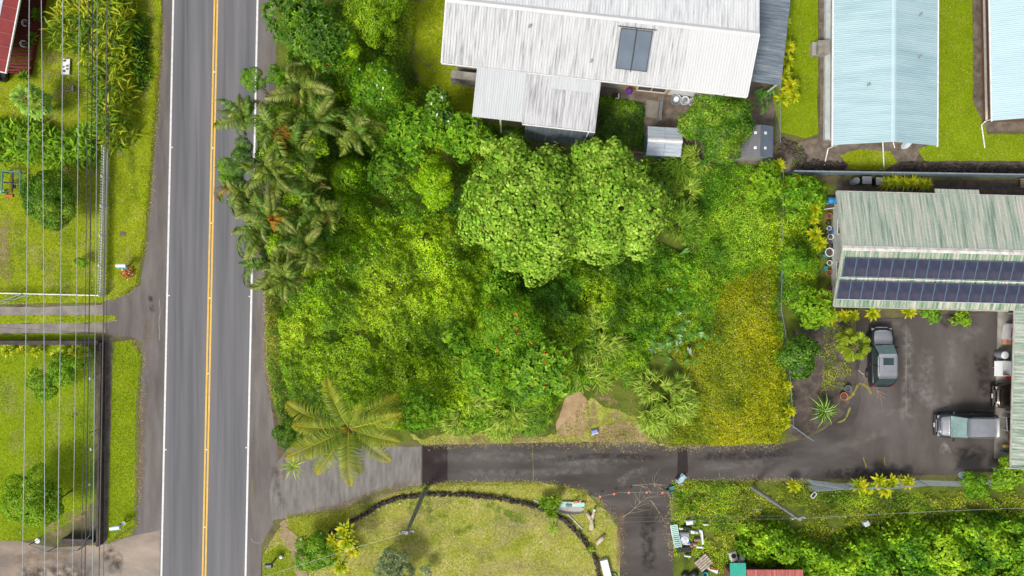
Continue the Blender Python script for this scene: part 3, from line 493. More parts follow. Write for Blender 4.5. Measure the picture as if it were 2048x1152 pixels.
m = MB(); m.add([(-1.34, -.14, 2.385), (-1.34, 0, 2.45), (-1.34, .14, 2.385), (1.34, -.14, 2.385), (1.34, 0, 2.45), (1.34, .14, 2.385)], [(0, 3, 4, 1), (1, 4, 5, 2)]); m.build('ridge_cap', FRAMEW, S1)
m = MB(); m.box((-1.19, .05, .9), (.04, 1.3, 1.7)); d = m.build('door', pm('shed_door_blue', [lin(118, 142, 154), lin(136, 158, 168)], 1, .5), S1); q = MB(); q.box((-1.23, -.4, .95), (.04, .05, .16)); q.build('handle', DARKFR, d)
SHG = pm('dark_grey_resin', [lin(96, 96, 100), lin(112, 112, 116)], 1.0, .6, 0, (6, 1, 1)); SHB = pm('slate_blue_resin', [lin(82, 94, 106), lin(96, 108, 120)], 1.0, .6)
S2 = px_thing('resin_garden_shed', 'dark grey garden shed with four small square skylights beside the round leafy tree', 'shed', 1497, 294, R(-1))
m = MB(); m.box((0, 0, 1.0), (2.1, 2.15, 2.0)); m.add([(-1.05, -1.075, 2.0), (1.05, -1.075, 2.0), (.05, -1.075, 2.38)], [(0, 1, 2)]); m.add([(-1.05, 1.075, 2.0), (1.05, 1.075, 2.0), (.05, 1.075, 2.38)], [(0, 2, 1)]); m.build('wall', pm('pale_resin_wall', [lin(140, 142, 138), lin(158, 160, 154)], 1, .7), S2)
m = MB(); corrug(m, -1.2, 1.2, -1.2, 2.0, .05, 2.48, .24, .015, 'pan', 'y'); m.build('roof_slope', SHG, S2)
m = MB(); corrug(m, -1.2, 1.2, .05, 2.48, 1.2, 2.02, .24, .01, 'pan', 'y'); m.build('roof_slope', SHB, S2)
for yy in (-.55, .6):
    for xx, t in ((-.3, -1), (.48, 1)): q = MB(); q.box((0, 0, 0), (.2, .2, .05)); q.build('skylight', FRAMEW, S2, loc=(xx, yy, 2.47 - abs(xx - .05) * .385 + .05), rot=(0, t * R(21), 0))
# ---- teal and red roofed hut at the bottom edge
HT = px_thing('red_roofed_hut', 'low hut with faded red metal roof and teal sheet at the bottom edge', 'hut', 1505, 1158)
TEAL = pm('teal_metal_sheet', [lin(36, 148, 126), lin(54, 172, 148)], .9, .5, 0, (5, .6, 1)); FRED = pm('faded_red_roof', [lin(138, 66, 62), lin(170, 92, 84), lin(188, 120, 110)], 1.2, .7, 0, (6, .5, 1), 0, 7, .06)
m = MB(); corrug(m, -1.3, 3.1, -4, 2.75, 1.65, 2.2, .18, .02); m.build('roof_slope', FRED, HT)
m = MB(); corrug(m, -2.55, -1.32, -4, 2.8, 2.2, 2.3, .4, .02, 'pan'); m.build('roof_sheet', TEAL, HT)
m = MB(); m.box((.3, -1.4, 1.05), (5.2, 5, 2.1)); m.build('wall', BRWALL, HT)
# ================================================================ VEGETATION
BARK = pm('bark', [lin(70, 58, 46), lin(104, 90, 72), lin(130, 116, 96)], 4, .9, .3, (1, 1, .4))
PALETTES = {
 'vine': [(44, 78, 10), (84, 120, 12), (120, 152, 18), (150, 174, 34)],
 'vinelit': [(86, 128, 10), (126, 164, 16), (160, 190, 30)],
 'dark': [(30, 60, 10), (50, 90, 14), (78, 116, 18), (108, 142, 30)],
 'mid': [(38, 78, 12), (70, 116, 16), (104, 146, 24), (136, 168, 42)],
 'olive': [(70, 86, 18), (104, 122, 22), (136, 148, 32), (158, 164, 54)],
 'heart': [(62, 102, 24), (104, 142, 42), (132, 164, 58), (156, 180, 84)],
 'lime': [(78, 116, 16), (108, 146, 22), (138, 168, 34)],
 'cane': [(76, 112, 22), (114, 146, 38), (150, 172, 62), (172, 182, 92)],
 'yellow': [(84, 96, 10), (122, 132, 12), (148, 152, 18), (166, 162, 36)],
 'brown': [(70, 60, 24), (104, 88, 34), (130, 112, 54)],
 'ti': [(80, 106, 12), (120, 140, 16), (162, 166, 26), (190, 176, 36)],
 'tigreen': [(50, 86, 12), (82, 116, 18), (124, 144, 30)],
 'lawn': [(98, 114, 10), (114, 128, 14), (126, 138, 22)],
 'lawndry': [(106, 116, 26), (126, 130, 42), (146, 138, 74)],
 'straw': [(136, 120, 84), (168, 152, 112), (190, 176, 140)],
 'heli': [(64, 94, 14), (98, 124, 18), (146, 154, 30), (178, 172, 56)],
 'silver': [(104, 122, 86), (134, 150, 112), (162, 174, 140)],
 'citrus': [(30, 66, 14), (52, 94, 16), (88, 126, 24), (140, 160, 50)],
 'palm': [(44, 70, 20), (78, 102, 30), (122, 136, 52), (168, 172, 100)], 'palmg': [(34, 66, 22), (62, 98, 32), (102, 130, 48), (148, 164, 92)], 'palmb': [(84, 70, 30), (124, 104, 50), (150, 134, 80)],
}
def tube_tree(m, base, top, r0, limbs, rng):
    pts = [Vector(base)]; k = 5
    for i in range(1, k + 1):
        p = Vector(base).lerp(Vector(top), i / k) + Vector((rng.uniform(-.12, .12), rng.uniform(-.12, .12), 0)) * (i < k); pts.append(p)
    m.tube(pts, [r0 * (1 - .6 * i / k) for i in range(k + 1)], 7)
    for L in limbs:
        s = pts[rng.randint(2, k - 1)]; e = Vector(L); mid = s.lerp(e, .5) + Vector((0, 0, .15 * (e - s).length)); m.tube([s, mid, e], [r0 * .42, r0 * .26, r0 * .08], 5)
def crown(cx, cy, Rm, H, palette, seed, leaf='oval', L=.22, asp=.55, cov=2.2, npuff=14, whorl=0, flat_=.55, pr=(.28, .46), jit=.15, flowers=None, root=None, droop=.25):
    """a crown of leaf puffs: returns Leaves and puff centres in metres, about the base (0,0,0)"""
    rng = np.random.default_rng(seed); rv = Rm * flat_; zc = H - rv; puffs = []
    for i in range(npuff):
        a = rng.uniform(0, 2 * PI); q = math.sqrt((i + .3) / npuff); r = q * Rm * .74; zz = zc + rv * math.sqrt(max(0, 1 - q * q * .9)) * rng.uniform(.45, .85) - (.15 * rv if q > .6 else 0)
        a = i * 2.39996 + rng.uniform(-.5, .5); p = Rm * rng.uniform(*pr); puffs.append((r * math.cos(a), r * math.sin(a), min(zz, H - p * .6), p))
    Lv = Leaves(); aL = L * L * asp * .6
    ctr = np.array([p[:3] for p in puffs]); rad = np.array([p[3] for p in puffs])
    for i, (x, y, z, p) in enumerate(puffs):
        n = int(cov * 2 * PI * p * p * 1.15 / aL / (max(1, whorl)))
        d = rnd_dirs(n, -.35); d[:, 2] *= .8; lob = .74 + .5 * vnoise(d[:, 0] * 2.3 + i * 3.1 + seed, d[:, 1] * 2.3 + d[:, 2] * 1.9, seed) + .12 * (vnoise(d[:, 0] * 6 + i, d[:, 1] * 6 + d[:, 2] * 5, seed + 3) - .5) + np.where(RNG.random(n) < .08, RNG.uniform(.05, .3, n), 0); pos = np.array([x, y, z]) + d * p * (lob + RNG.normal(-.03, .06, n))[:, None]
        dist = np.linalg.norm(pos[:, None] - ctr[None], axis=2) / rad[None]; dist[:, i] = 9
        ok = (dist.min(1) > .72); pos = pos[ok]; nr = unit(d[ok]); n = len(pos)
        if whorl:
            k = whorl; pos = np.repeat(pos, k, 0); ax = np.repeat(unit(nr + np.array([0, 0, .7])), k, 0); rr = unit(np.cross(ax, rnd_dirs(len(ax)))); D = rr + ax * RNG.uniform(.1, .6, (len(ax), 1)); N = ax; tone = np.repeat(RNG.random(n), k)
        else:
            rr = rnd_dirs(n); D = unit(rr - nr * (rr * nr).sum(1)[:, None]) + nr * RNG.uniform(-.1, .5, (n, 1)) - np.array([0, 0, droop]); N = unit(nr + np.array([0, 0, .6]) + rnd_dirs(n) * .45); tone = RNG.random(n)
        patch_t = fbm(pos[:, 0] + seed * 7, pos[:, 1], .9, seed)
        t = .55 * tone + .75 * (patch_t - .5) + .3
        Lv.add(pos, D, N, L * RNG.uniform(.65, 1.2, len(pos)), L * asp * RNG.uniform(.75, 1.2, len(pos)), pal(PALETTES[palette], len(pos), jit, t), leaf)
        if flowers:
            fc, cnt = flowers; k = max(1, int(cnt * p * p)); dd = rnd_dirs(k, .1); fp = np.array([x, y, z]) + dd * p * 1.06
            for s in range(3): Lv.add(fp, rnd_dirs(k, -.1), dd, .14, .1, pal([fc, fc], k, .12), 'oval')
    return Lv, puffs
_seed = [100]
def tree(name, label, px, py, rpx, H, palette, cat='tree', trunk=.16, group=None, mat=None, **kw):
    _seed[0] += 1; sd_ = _seed[0]; zc = H * .82; k = (1 - zc / CAM_H) / PPM; Rm = rpx * k; x, y = W2(px, py, zc)
    t = thing(name, label, cat, (x, y, 0), 0, group); Lv, puffs = crown(0, 0, Rm, H, palette, sd_, **kw)
    Lv.build('crown' if cat == 'tree' else 'foliage', mat or LEAF, t); rng = random.Random(sd_); m = MB()
    tube_tree(m, (0, 0, -.05), (0, 0, H * .72), trunk, [p[:3] for p in puffs[::2]], rng); m.build('trunk' if cat == 'tree' else 'stem', BARK, t); return t
def field(name, label, poly, hfun, dens, palettes, L=.15, asp=.75, leaf='rhomb', zref=0.0, ramp=.8, tone_sc=2.5, seed=1, mat=None, layers=2, depth=.3, tilt=.5, amp=.15, jit=.3, dead=0.0, gap=0.0, tonec=1.9, holes=.3, fleck=.0):
    """ground cover: leaves over a rolling height field inside a polygon; colours drift in patches"""
    P = wob(WP(poly, zref), .4, amp); x, y = sample(P, dens); d = polydist(x, y, P); f = np.clip(d / ramp, 0.05, 1) ** .6
    if gap:
        k = fbm(x, y, 1.1, seed + 9) > gap * .75; x, y, d, f = x[k], y[k], d[k], f[k]
    def hh(x_, y_): return hfun(x_, y_)
    h = hh(x, y); e = .12; gx = (hh(x + e, y) - h) / e; gy = (hh(x, y + e) - h) / e
    z = h * f - RNG.random(len(x)) ** 2 * depth * (RNG.random(len(x)) < (1 - 1 / layers)) ; z = np.maximum(z, .03)
    if holes: hm = fbm(x, y, 1.3, seed + 31, 3) < holes; z = np.where(hm, np.maximum(z * RNG.uniform(.1, .6, len(x)), .03), z)
    N = unit(np.c_[-gx * .8, -gy * .8, np.ones(len(x))] + rnd_dirs(len(x)) * tilt); rr = rnd_dirs(len(x)); D = unit(rr - N * (rr * N).sum(1)[:, None]); D[:, 2] -= .1
    t1 = fbm(x, y, tone_sc, seed + 3, 4); sel = fbm(x, y, tone_sc * 1.6, seed + 20, 3)
    t = (t1 - .5) * tonec + .32 + .4 * RNG.random(len(x)); C = pal(PALETTES[palettes[0]], len(x), jit, t)
    if len(palettes) > 1:
        C2 = pal(PALETTES[palettes[1]], len(x), jit, t); mk = (sel + RNG.normal(0, .06, len(x)) > .53)[:, None]; C = np.where(mk, C2, C)
    if dead: mk = (RNG.random(len(x)) < dead)[:, None]; C = np.where(mk, pal(PALETTES['straw'], len(x), .2), C)
    if fleck: mk = (RNG.random(len(x)) < fleck)[:, None]; C = np.where(mk, np.array([[.8, .82, .78]]), C)
    Lv = Leaves(); Lv.add(np.c_[x, y, z], D, N, L * RNG.uniform(.6, 1.25, len(x)), L * asp * RNG.uniform(.75, 1.2, len(x)), C, leaf)
    o = Lv.build(name, mat or LEAF); tag(o, label, 'ground cover' if 'cover' in name else 'undergrowth', None, 'stuff'); return o
def mounds(base, var, lst, seed=0, zref=2.0):
    ms = [(*W2(a, b, h), r * (1 - h / CAM_H) / PPM, h) for a, b, r, h in lst]
    def f(x, y):
        h = base + var * (fbm(x, y, 1.6, seed, 3) - .5) * 2; hf = min(.42, .12 + .2 * base) * (vnoise(np.asarray(x) / .38, np.asarray(y) / .38, seed + 11) + vnoise(np.asarray(x) / .8, np.asarray(y) / .8, seed + 12) - 1)
        for a, b, r, hh in ms:
            q = ((x - a) ** 2 + (y - b) ** 2) / (r * r); h = np.maximum(h, hh * np.sqrt(np.clip(1 - q, 0, 1)) * (1 + .3 * (fbm(x, y, .8, seed + 4) - .5)))
        return np.maximum(h + hf, .05)
    return f
# ---- undergrowth
field('vine_thicket', 'tangle of mixed green shrubs and creepers along the road, north end', [(556, 0), (830, -40), (812, 90), (830, 150), (880, 180), (940, 230), (1000, 262), (1060, 285), (1060, 330), (960, 400), (900, 450), (640, 470), (600, 430), (600, 300), (560, 180)],
      mounds(1.7, 1.2, [(690, 345, 52, 4.0), (865, 350, 55, 3.8), (700, 415, 36, 3.3), (720, 438, 26, 3.0), (640, 40, 60, 4), (770, 60, 50, 3.2), (760, 160, 60, 3.6), (700, 130, 40, 4.2), (800, 250, 50, 3.2), (880, 270, 50, 3.4), (830, 420, 40, 2.8)], 3), 170, ['vine', 'mid'], .17, .6, 'rhomb', 2.2, 1.0, 2.2, 3, depth=.6, fleck=.002, holes=.36)
field('vine_thicket', 'broad mass of bright yellow-green creeper filling the middle of the lot', [(620, 470), (700, 440), (900, 420), (950, 450), (990, 560), (1010, 640), (960, 700), (960, 800), (920, 850), (820, 872), (700, 850), (590, 850), (566, 800), (545, 720), (548, 620), (590, 560), (640, 540)],
      mounds(1.3, .8, [(760, 520, 90, 2.7), (880, 500, 80, 2.5), (700, 640, 100, 2.4), (800, 640, 80, 2.7), (830, 740, 70, 2.2), (660, 740, 60, 1.7), (900, 600, 70, 2.6), (740, 720, 60, 2.3), (840, 600, 50, 3)], 8), 260, ['vine', 'vinelit'], .145, .72, 'rhomb', 1.5, .9, 3.4, 12, depth=.5, fleck=.0025, holes=.31)
field('creeper_mound', 'lime creeper draped over a tall stump beside the roadside palms', [(648, 330), (690, 296), (735, 310), (738, 360), (712, 400), (735, 445), (700, 445), (664, 425), (650, 380)], mounds(2.0, .4, [(692, 345, 50, 4.2), (680, 405, 32, 3.4), (712, 432, 26, 3.0)], 5), 330, ['vinelit'], .14, .75, 'rhomb', 3.2, .5, 1.5, 31)
field('vine_thicket', 'darker green thicket under the broad heart-leaved trees', [(930, 520), (1000, 470), (1290, 470), (1400, 520), (1420, 600), (1330, 660), (1300, 740), (1200, 770), (1180, 780), (1130, 800), (1090, 868), (940, 868), (900, 840), (940, 760), (930, 650)],
      mounds(1.1, .7, [(1060, 600, 60, 2.4), (1000, 680, 70, 2.6), (1060, 780, 60, 2.4), (1190, 590, 80, 2.2), (1130, 640, 70, 2.7), (1240, 540, 60, 2.0), (1100, 590, 40, 2.4)], 14), 280, ['vine', 'mid'], .15, .65, 'rhomb', 1.2, .8, 2.2, 17, depth=.4, holes=.34)
field('green_ground_cover', 'deep green ground cover in the north-east corner of the lot', [(1290, 330), (1370, 322), (1490, 325), (1555, 335), (1560, 520), (1500, 560), (1440, 600), (1420, 680), (1330, 700), (1250, 720), (1200, 660), (1190, 560), (1290, 520), (1400, 500), (1390, 400), (1300, 390)],
      mounds(.5, .35, [(1540, 360, 40, 1.4), (1300, 600, 60, .9), (1350, 520, 40, .9)], 21), 330, ['mid', 'vine'], .12, .7, 'rhomb', .5, .6, 2.8, 23, tilt=.6)
field('yellow_ground_cover', 'carpet of yellow ground cover along the east side of the lot', [(1450, 560), (1480, 520), (1520, 490), (1556, 488), (1562, 700), (1578, 780), (1572, 860), (1556, 888), (1450, 892), (1340, 888), (1345, 790), (1370, 740), (1340, 700), (1420, 660), (1430, 590)],
      mounds(.3, .16, [], 25), 560, ['yellow', 'olive'], .1, .8, 'rhomb', .3, .4, 1.8, 27, tilt=.7, dead=.05, mat=LEAFM, jit=.28, layers=3, tonec=1.1)
field('fence_creeper', 'green creepers and shrubs smothering the boundary fence', [(1540, 340), (1580, 348), (1660, 365), (1662, 400), (1648, 430), (1640, 600), (1672, 625), (1665, 655), (1600, 640), (1572, 600), (1545, 645), (1540, 560)],
      mounds(.9, .6, [(1565, 520, 16, 1.9), (1562, 600, 14, 1.9), (1600, 420, 40, 1.6), (1610, 590, 45, 1.8), (1590, 500, 36, 1.5), (1630, 380, 26, 1.6), (1564, 440, 20, 1.9)] + [(1556 - .02 * (y - 345), y, 15, 1.75) for y in range(345, 645, 16)], 35), 300, ['mid', 'vine'], .13, .65, 'rhomb', .8, .5, 1.6, 33, depth=.4)
field('fence_creeper', 'strip of creeper along the lower boundary fence beside the yellow carpet', [(1546, 640), (1570, 640), (1576, 730), (1592, 790), (1588, 855), (1562, 866), (1556, 760), (1548, 700)], mounds(.8, .3, [(1552 + .1 * (y - 640), y, 15, 1.6) for y in range(640, 860, 16)], 37), 320, ['vine', 'ti'], .13, .65, 'rhomb', .8, .4, 1.6, 39)
field('weedy_ground_cover', 'low yellow-green weeds behind the mesh fence south of the drive', [(1345, 962), (1500, 962), (1600, 966), (1700, 985), (1850, 985), (2000, 982), (2100, 985), (2100, 1060), (1900, 1060), (1800, 1050), (1700, 1090), (1600, 1100), (1500, 1140), (1440, 1150), (1350, 1110), (1340, 1010)],
      mounds(.28, .24, [], 41), 300, ['olive', 'vine'], .115, .6, 'rhomb', .2, .4, 1.7, 43, tilt=.7, dead=.06, gap=.45)
field('shrub_thicket', 'mass of broad-leaved bright green shrubs at the bottom right corner', [(1475, 1115), (1492, 1060), (1556, 1042), (1610, 1080), (1660, 1096), (1710, 1074), (1785, 1062), (1820, 1032), (1880, 1058), (1940, 1036), (2060, 1036), (2200, 1040), (2200, 1300), (1590, 1300), (1580, 1140), (1530, 1150)],
      mounds(1.1, .9, [(x, y, r, h) for x, y, r, h in [(1540, 1070, 50, 2.3), (1580, 1110, 40, 2.2), (1650, 1100, 45, 2.4), (1710, 1080, 40, 2.2), (1760, 1120, 45, 2.6), (1800, 1060, 45, 2.3), (1850, 1110, 45, 2.5), (1890, 1070, 35, 2.1), (1930, 1120, 45, 2.4), (1980, 1070, 45, 2.5), (2020, 1110, 45, 2.6), (2040, 1050, 30, 2.0), (1700, 1140, 40, 2.6)]], 47), 130, ['lime', 'mid'], .23, .8, 'heart', 1.6, .6, 1.2, 49, depth=.9, tilt=.65)
field('weedy_ground_cover', 'rank green weeds in the yard below the white-roofed house', [(1197, 195), (1215, 186), (1290, 205), (1288, 260), (1286, 300), (1200, 290)], mounds(.5, .35, [], 51), 300, ['mid', 'dark'], .16, .35, 'blade', .4, .4, 1.2, 53, tilt=.8)
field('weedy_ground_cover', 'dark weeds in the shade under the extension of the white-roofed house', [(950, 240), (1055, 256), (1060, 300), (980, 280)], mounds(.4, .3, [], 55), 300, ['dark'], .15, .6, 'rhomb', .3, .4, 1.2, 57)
field('weedy_ground_cover', 'rough weeds between shrubs west of the parked black car', [(1590, 650), (1650, 640), (1710, 650), (1715, 720), (1690, 780), (1640, 800), (1650, 720), (1600, 690)], mounds(.12, .1, [], 59), 200, ['olive', 'vine'], .1, .5, 'rhomb', .1, .3, 1.0, 61, gap=.62)
field('verge_ground_cover', 'rough grassy verge between the creepers and the right road shoulder', [(530, 590), (556, 575), (566, 700), (575, 800), (580, 850), (556, 830), (535, 740), (530, 660)], mounds(.25, .15, [], 63), 420, ['olive', 'mid'], .22, .13, 'blade', .2, .3, 1.4, 65, tilt=1.2, dead=.15)
field('weedy_ground_cover', 'patchy weeds around the dirt pad north of the drive', [(830, 862), (1110, 862), (1180, 790), (1280, 800), (1320, 880), (1300, 886), (860, 888)], mounds(.1, .08, [], 67), 100, ['olive', 'lime'], .14, .2, 'blade', .1, .3, 1.0, 69, tilt=1.0, dead=.25, gap=.55)
field('weedy_ground_cover', 'low weeds at the foot of the rock pile by the grey garden shed', [(1545, 285), (1600, 285), (1615, 320), (1570, 345), (1540, 330)], mounds(.15, .12, [], 71), 160, ['olive', 'vine'], .1, .6, 'rhomb', .1, .3, 1.0, 73, gap=.6)
field('palm_understory', 'dark tangle of shrubs and creepers under the roadside palms', [(540, 150), (620, 150), (700, 200), (730, 290), (660, 330), (650, 440), (640, 540), (590, 585), (548, 560), (515, 490), (490, 420), (484, 330), (492, 240), (520, 180)], mounds(3.0, 1.3, [], 83), 190, ['dark', 'vine'], .17, .55, 'rhomb', 3.2, 1.0, 1.3, 85, depth=1.2, tilt=.7)
# ---- mown grass blades
def turf(label, P, dens, palette, h=.07, dead=0.0, seed=0, hole=None):
    x, y = sample(P, dens); k = (np.abs(x) < 46) & (np.abs(y) < 27); x, y = x[k], y[k]; n = len(x)
    t = (fbm(x, y, 1.8, seed + 5, 4) - .5) * 2 + .3 + .4 * RNG.random(n); D = np.c_[RNG.normal(0, .9, n), RNG.normal(0, .9, n), np.full(n, .3)]
    C = pal(PALETTES[palette], n, .2, t)
    if dead: mk = (RNG.random(n) < dead * 2 * fbm(x, y, 1.2, seed + 8))[:, None]; C = np.where(mk, pal(PALETTES['straw'], n, .15), C)
    Lv = Leaves(); Lv.add(np.c_[x, y, np.full(n, .008)], D, rnd_dirs(n) * .35 + np.array([0, 0, 1.]), h * 1.2 * RNG.uniform(.5, 1.5, n), .045, C, 'tri'); tag(Lv.build('grass', GRASS), label, 'grass', None, 'stuff')
turf('mown grass of the lawn left of the road behind the picket fence', lawn_w, 230, 'lawn', .08, .12, 1)
turf('grass strip between the two wheel tracks of the left drive', lawn_mid, 260, 'lawn', .07, .1, 2)
turf('bright mown grass inside the dark wall at lower left', lawn_low, 240, 'lawn', .07, .02, 3)
turf('bright grass verge between dark wall and road', verge_low, 280, 'lawn', .08, .05, 4)
turf('dry patchy lawn below the curved rock wall', lawn_s, 240, 'lawndry', .08, .25, 5)
turf('grass verge at the mouth of the right drive', verge_s, 280, 'lawn', .08, .12, 6)
turf('green grass corner beside the road at the bottom', corner_s, 280, 'lawn', .07, .02, 7)
turf('grass west of the white-roofed house', lawn_n, 220, 'lawn', .09, .06, 8)
turf('mown grass between white-roofed and blue-roofed houses', lawn_ne, 260, 'lawn', .06, .04, 9)
turf('mown grass between the two blue-roofed houses', lawn_be, 240, 'lawn', .06, .08, 10)
turf('small grass island below the blue-roofed house', lawn_bs, 280, 'lawn', .07, .1, 11)
turf('dry grass beside the dark drive', lawn_dry, 90, 'lawndry', .09, .4, 12)
def fringe(label, pts, wd, dens, palette='straw', L=.16):
    P = WP(pts); xs = []; ys = []
    for a, b in zip(P, P[1:]):
        ln = math.hypot(b[0] - a[0], b[1] - a[1]); n = int(ln * dens); t = RNG.random(n); xs.append(a[0] + (b[0] - a[0]) * t + RNG.normal(0, wd, n)); ys.append(a[1] + (b[1] - a[1]) * t + RNG.normal(0, wd, n))
    x = np.concatenate(xs); y = np.concatenate(ys); k = fbm(x, y, .8, 9) > .38; x, y = x[k], y[k]; n = len(x); D = rnd_dirs(n); D[:, 2] = np.abs(D[:, 2]) * .4 + .06
    Lv = Leaves(); Lv.add(np.c_[x, y, np.full(n, .022)], D, np.c_[np.zeros(n), np.zeros(n), np.ones(n)], L * RNG.uniform(.5, 1.3, n), .022, pal(PALETTES[palette], n, .2), 'tri'); tag(Lv.build('dry_grass', GRASS), label, 'dry grass', None, 'stuff')
fringe('dry grass fringe along the north edge of the dark drive', [(850, 888), (1100, 883), (1290, 883), (1340, 896), (1450, 892), (1560, 888)], .22, 90)
fringe('dry grass fringe along the lawn edge south of the drive', [(860, 972), (960, 966), (1080, 966), (1165, 980), (1210, 1010), (1240, 1060), (1245, 1150)], .2, 70)
fringe('dry debris line across the side drive', [(1330, 960), (1345, 1000), (1335, 1050), (1345, 1120)], .18, 80)
fringe('dry grass fringe along the left road shoulder', [(326, 60), (312, 250), (298, 450), (272, 575), (225, 605)], .13, 50)
fringe('dry grass fringe along the lower left verge', [(265, 680), (288, 715), (282, 800), (275, 1050), (220, 1086)], .13, 70)
fringe('dry grass edge at the mouth of the right drive', [(530, 1100), (560, 1060), (600, 1032), (690, 1020), (760, 995), (840, 975)], .16, 80)
fringe('dry grass fringe along the right road shoulder', [(529, 580), (530, 660), (533, 740), (548, 830)], .1, 90)
fringe('dry grass fringe south of the drive by the weeds', [(1355, 962), (1500, 960), (1620, 960)], .15, 60)
fringe('straw litter round the dirt pad', [(1110, 870), (1190, 880), (1290, 882)], .5, 160)

fringe('green grass blades spilling over the left road shoulder', [(322, 40), (312, 200), (302, 330), (291, 470), (273, 568), (235, 598)], .09, 150, 'lawn', .18)
fringe('green grass blades along the lower left verge', [(262, 682), (283, 710), (277, 800), (273, 1050), (216, 1086)], .07, 150, 'lawn', .16)
fringe('green grass blades spilling over the south edge of the drive', [(576, 1034), (690, 1020), (760, 984), (900, 968), (1080, 967), (1165, 983), (1236, 1050)], .09, 130, 'lawn', .16)
# ================================================================ TREES AND PLANTS
tree('heart_leaved_tree', 'largest heart-leaved tree with pale green round leaves in the middle of the lot', 1054, 424, 142, 7.2, 'heart', mat=LEAFM, leaf='heart', L=.225, asp=.9, cov=1.75, npuff=38, pr=(.19, .32), droop=.4, trunk=.25, jit=.2)
tree('heart_leaved_tree', 'heart-leaved tree on the right of the largest one, beside the cane grass', 1222, 412, 126, 6.6, 'heart', mat=LEAFM, leaf='heart', L=.22, asp=.9, cov=1.75, npuff=34, pr=(.19, .32), droop=.4, trunk=.22, jit=.2)
tree('heart_leaved_tree', 'heart-leaved crown filling the gap between the two largest heart-leaved trees', 1140, 420, 70, 6.4, 'heart', mat=LEAFM, leaf='heart', L=.22, asp=.9, cov=1.8, npuff=16, pr=(.22, .36), droop=.4, jit=.2)
tree('heart_leaved_tree', 'heart-leaved tree crowding the blue-grey extension wall from the left', 1012, 322, 62, 5.6, 'heart', mat=LEAFM, leaf='heart', L=.23, asp=.9, cov=2.0, npuff=16, pr=(.2, .34), droop=.4, jit=.2)
tree('heart_leaved_tree', 'heart-leaved tree crowding the blue-grey extension wall from the right', 1204, 326, 70, 5.8, 'heart', mat=LEAFM, leaf='heart', L=.23, asp=.9, cov=2.0, npuff=18, pr=(.2, .34), droop=.4, jit=.2)
tree('leafy_tree', 'glossy dark green tree beside the road at the top edge', 592, 28, 62, 6.5, 'dark', leaf='oval', L=.3, asp=.36, cov=2.0, npuff=12, whorl=6, mat=GLOSS)
tree('leafy_tree', 'glossy green tree beside the road, second from the top edge', 642, 78, 58, 6.2, 'dark', leaf='oval', L=.28, asp=.38, cov=2.0, npuff=11, whorl=6, mat=GLOSS)
tree('leafy_tree', 'feathery yellow-green tree at the top edge left of the grass strip', 748, 28, 66, 5.2, 'vine', leaf='rhomb', L=.15, asp=.6, cov=1.7, npuff=24, pr=(.18, .34))
tree('flowering_tree', 'shrubby tree with orange blossoms above the roadside palms', 662, 118, 48, 5.0, 'mid', leaf='rhomb', L=.17, asp=.55, cov=2.2, npuff=9, flowers=((236, 110, 40), 1.6))
tree('vine_draped_tree', 'tree draped in lime creeper between palms and grass strip', 690, 92, 34, 5.2, 'vinelit', leaf='rhomb', L=.14, asp=.75, cov=2.2, npuff=7)
tree('leafy_tree', 'rounded tree with white blossoms right of the roadside palms', 752, 180, 66, 5.2, 'mid', leaf='rhomb', L=.16, asp=.6, cov=2.2, npuff=15, flowers=((225, 228, 220), 1.0))
tree('leafy_tree', 'small tree of whorled leaves left of the house extension', 880, 218, 40, 4.8, 'dark', leaf='oval', L=.3, asp=.4, cov=2.2, npuff=7, whorl=7, mat=GLOSS, flowers=((235, 238, 230), .7))
tree('leafy_tree', 'green whorl-leaved tree behind the two creeper mounds', 826, 262, 58, 5.0, 'mid', leaf='oval', L=.26, asp=.45, cov=2.2, npuff=11, whorl=6)
tree('leafy_tree', 'green whorl-leaved tree at the corner of the grass strip', 925, 272, 52, 5.0, 'mid', leaf='oval', L=.27, asp=.45, cov=2.2, npuff=10, whorl=6)
tree('leafy_tree', 'dark leafy tree right of the lime creeper stump', 780, 330, 50, 4.2, 'dark', leaf='oval', L=.25, asp=.5, cov=2.2, npuff=9, whorl=6)
tree('vine_draped_tree', 'tall hump of lime creeper left of the largest heart-leaved tree', 866, 362, 50, 4.8, 'vinelit', leaf='rhomb', L=.14, asp=.75, cov=2.4, npuff=8, flat_=.8)
tree('flowering_tree', 'tree with orange blossoms below the heart-leaved trees', 1020, 655, 66, 5.4, 'mid', leaf='rhomb', L=.19, asp=.55, cov=2.0, npuff=13, flowers=((214, 112, 48), .9))
tree('leafy_tree', 'dark whorl-leaved tree above the cane grass by the dirt pad', 1085, 735, 66, 4.8, 'mid', leaf='oval', L=.28, asp=.45, cov=2.0, npuff=11, whorl=6, mat=GLOSS, flowers=((224, 96, 48), .22))
tree('leafy_tree', 'yellowish whorl-leaved tree left of the dark one above the cane grass', 992, 745, 60, 4.6, 'mid', leaf='oval', L=.26, asp=.45, cov=2.0, npuff=10, whorl=6)
tree('leafy_tree', 'dark gap-ridden tree just below the largest heart-leaved tree', 1010, 578, 44, 3.8, 'mid', leaf='oval', L=.24, asp=.5, cov=1.6, npuff=8)
tree('leafy_shrub', 'whorl-leaved green shrub right of the coconut palm', 842, 815, 44, 3.2, 'mid', 'shrub', .06, leaf='oval', L=.28, asp=.4, cov=1.7, npuff=8, whorl=6)
tree('leafy_shrub', 'small broad-leaved shrub in the creepers left of the orange-blossomed tree', 918, 676, 34, 3.4, 'mid', 'shrub', .06, leaf='oval', L=.28, asp=.42, cov=1.4, npuff=6, whorl=6)
tree('round_leafy_tree', 'dense round tree between the two garden sheds', 1438, 248, 72, 5.6, 'citrus', leaf='rhomb', L=.17, asp=.6, cov=2.6, npuff=20, trunk=.2)
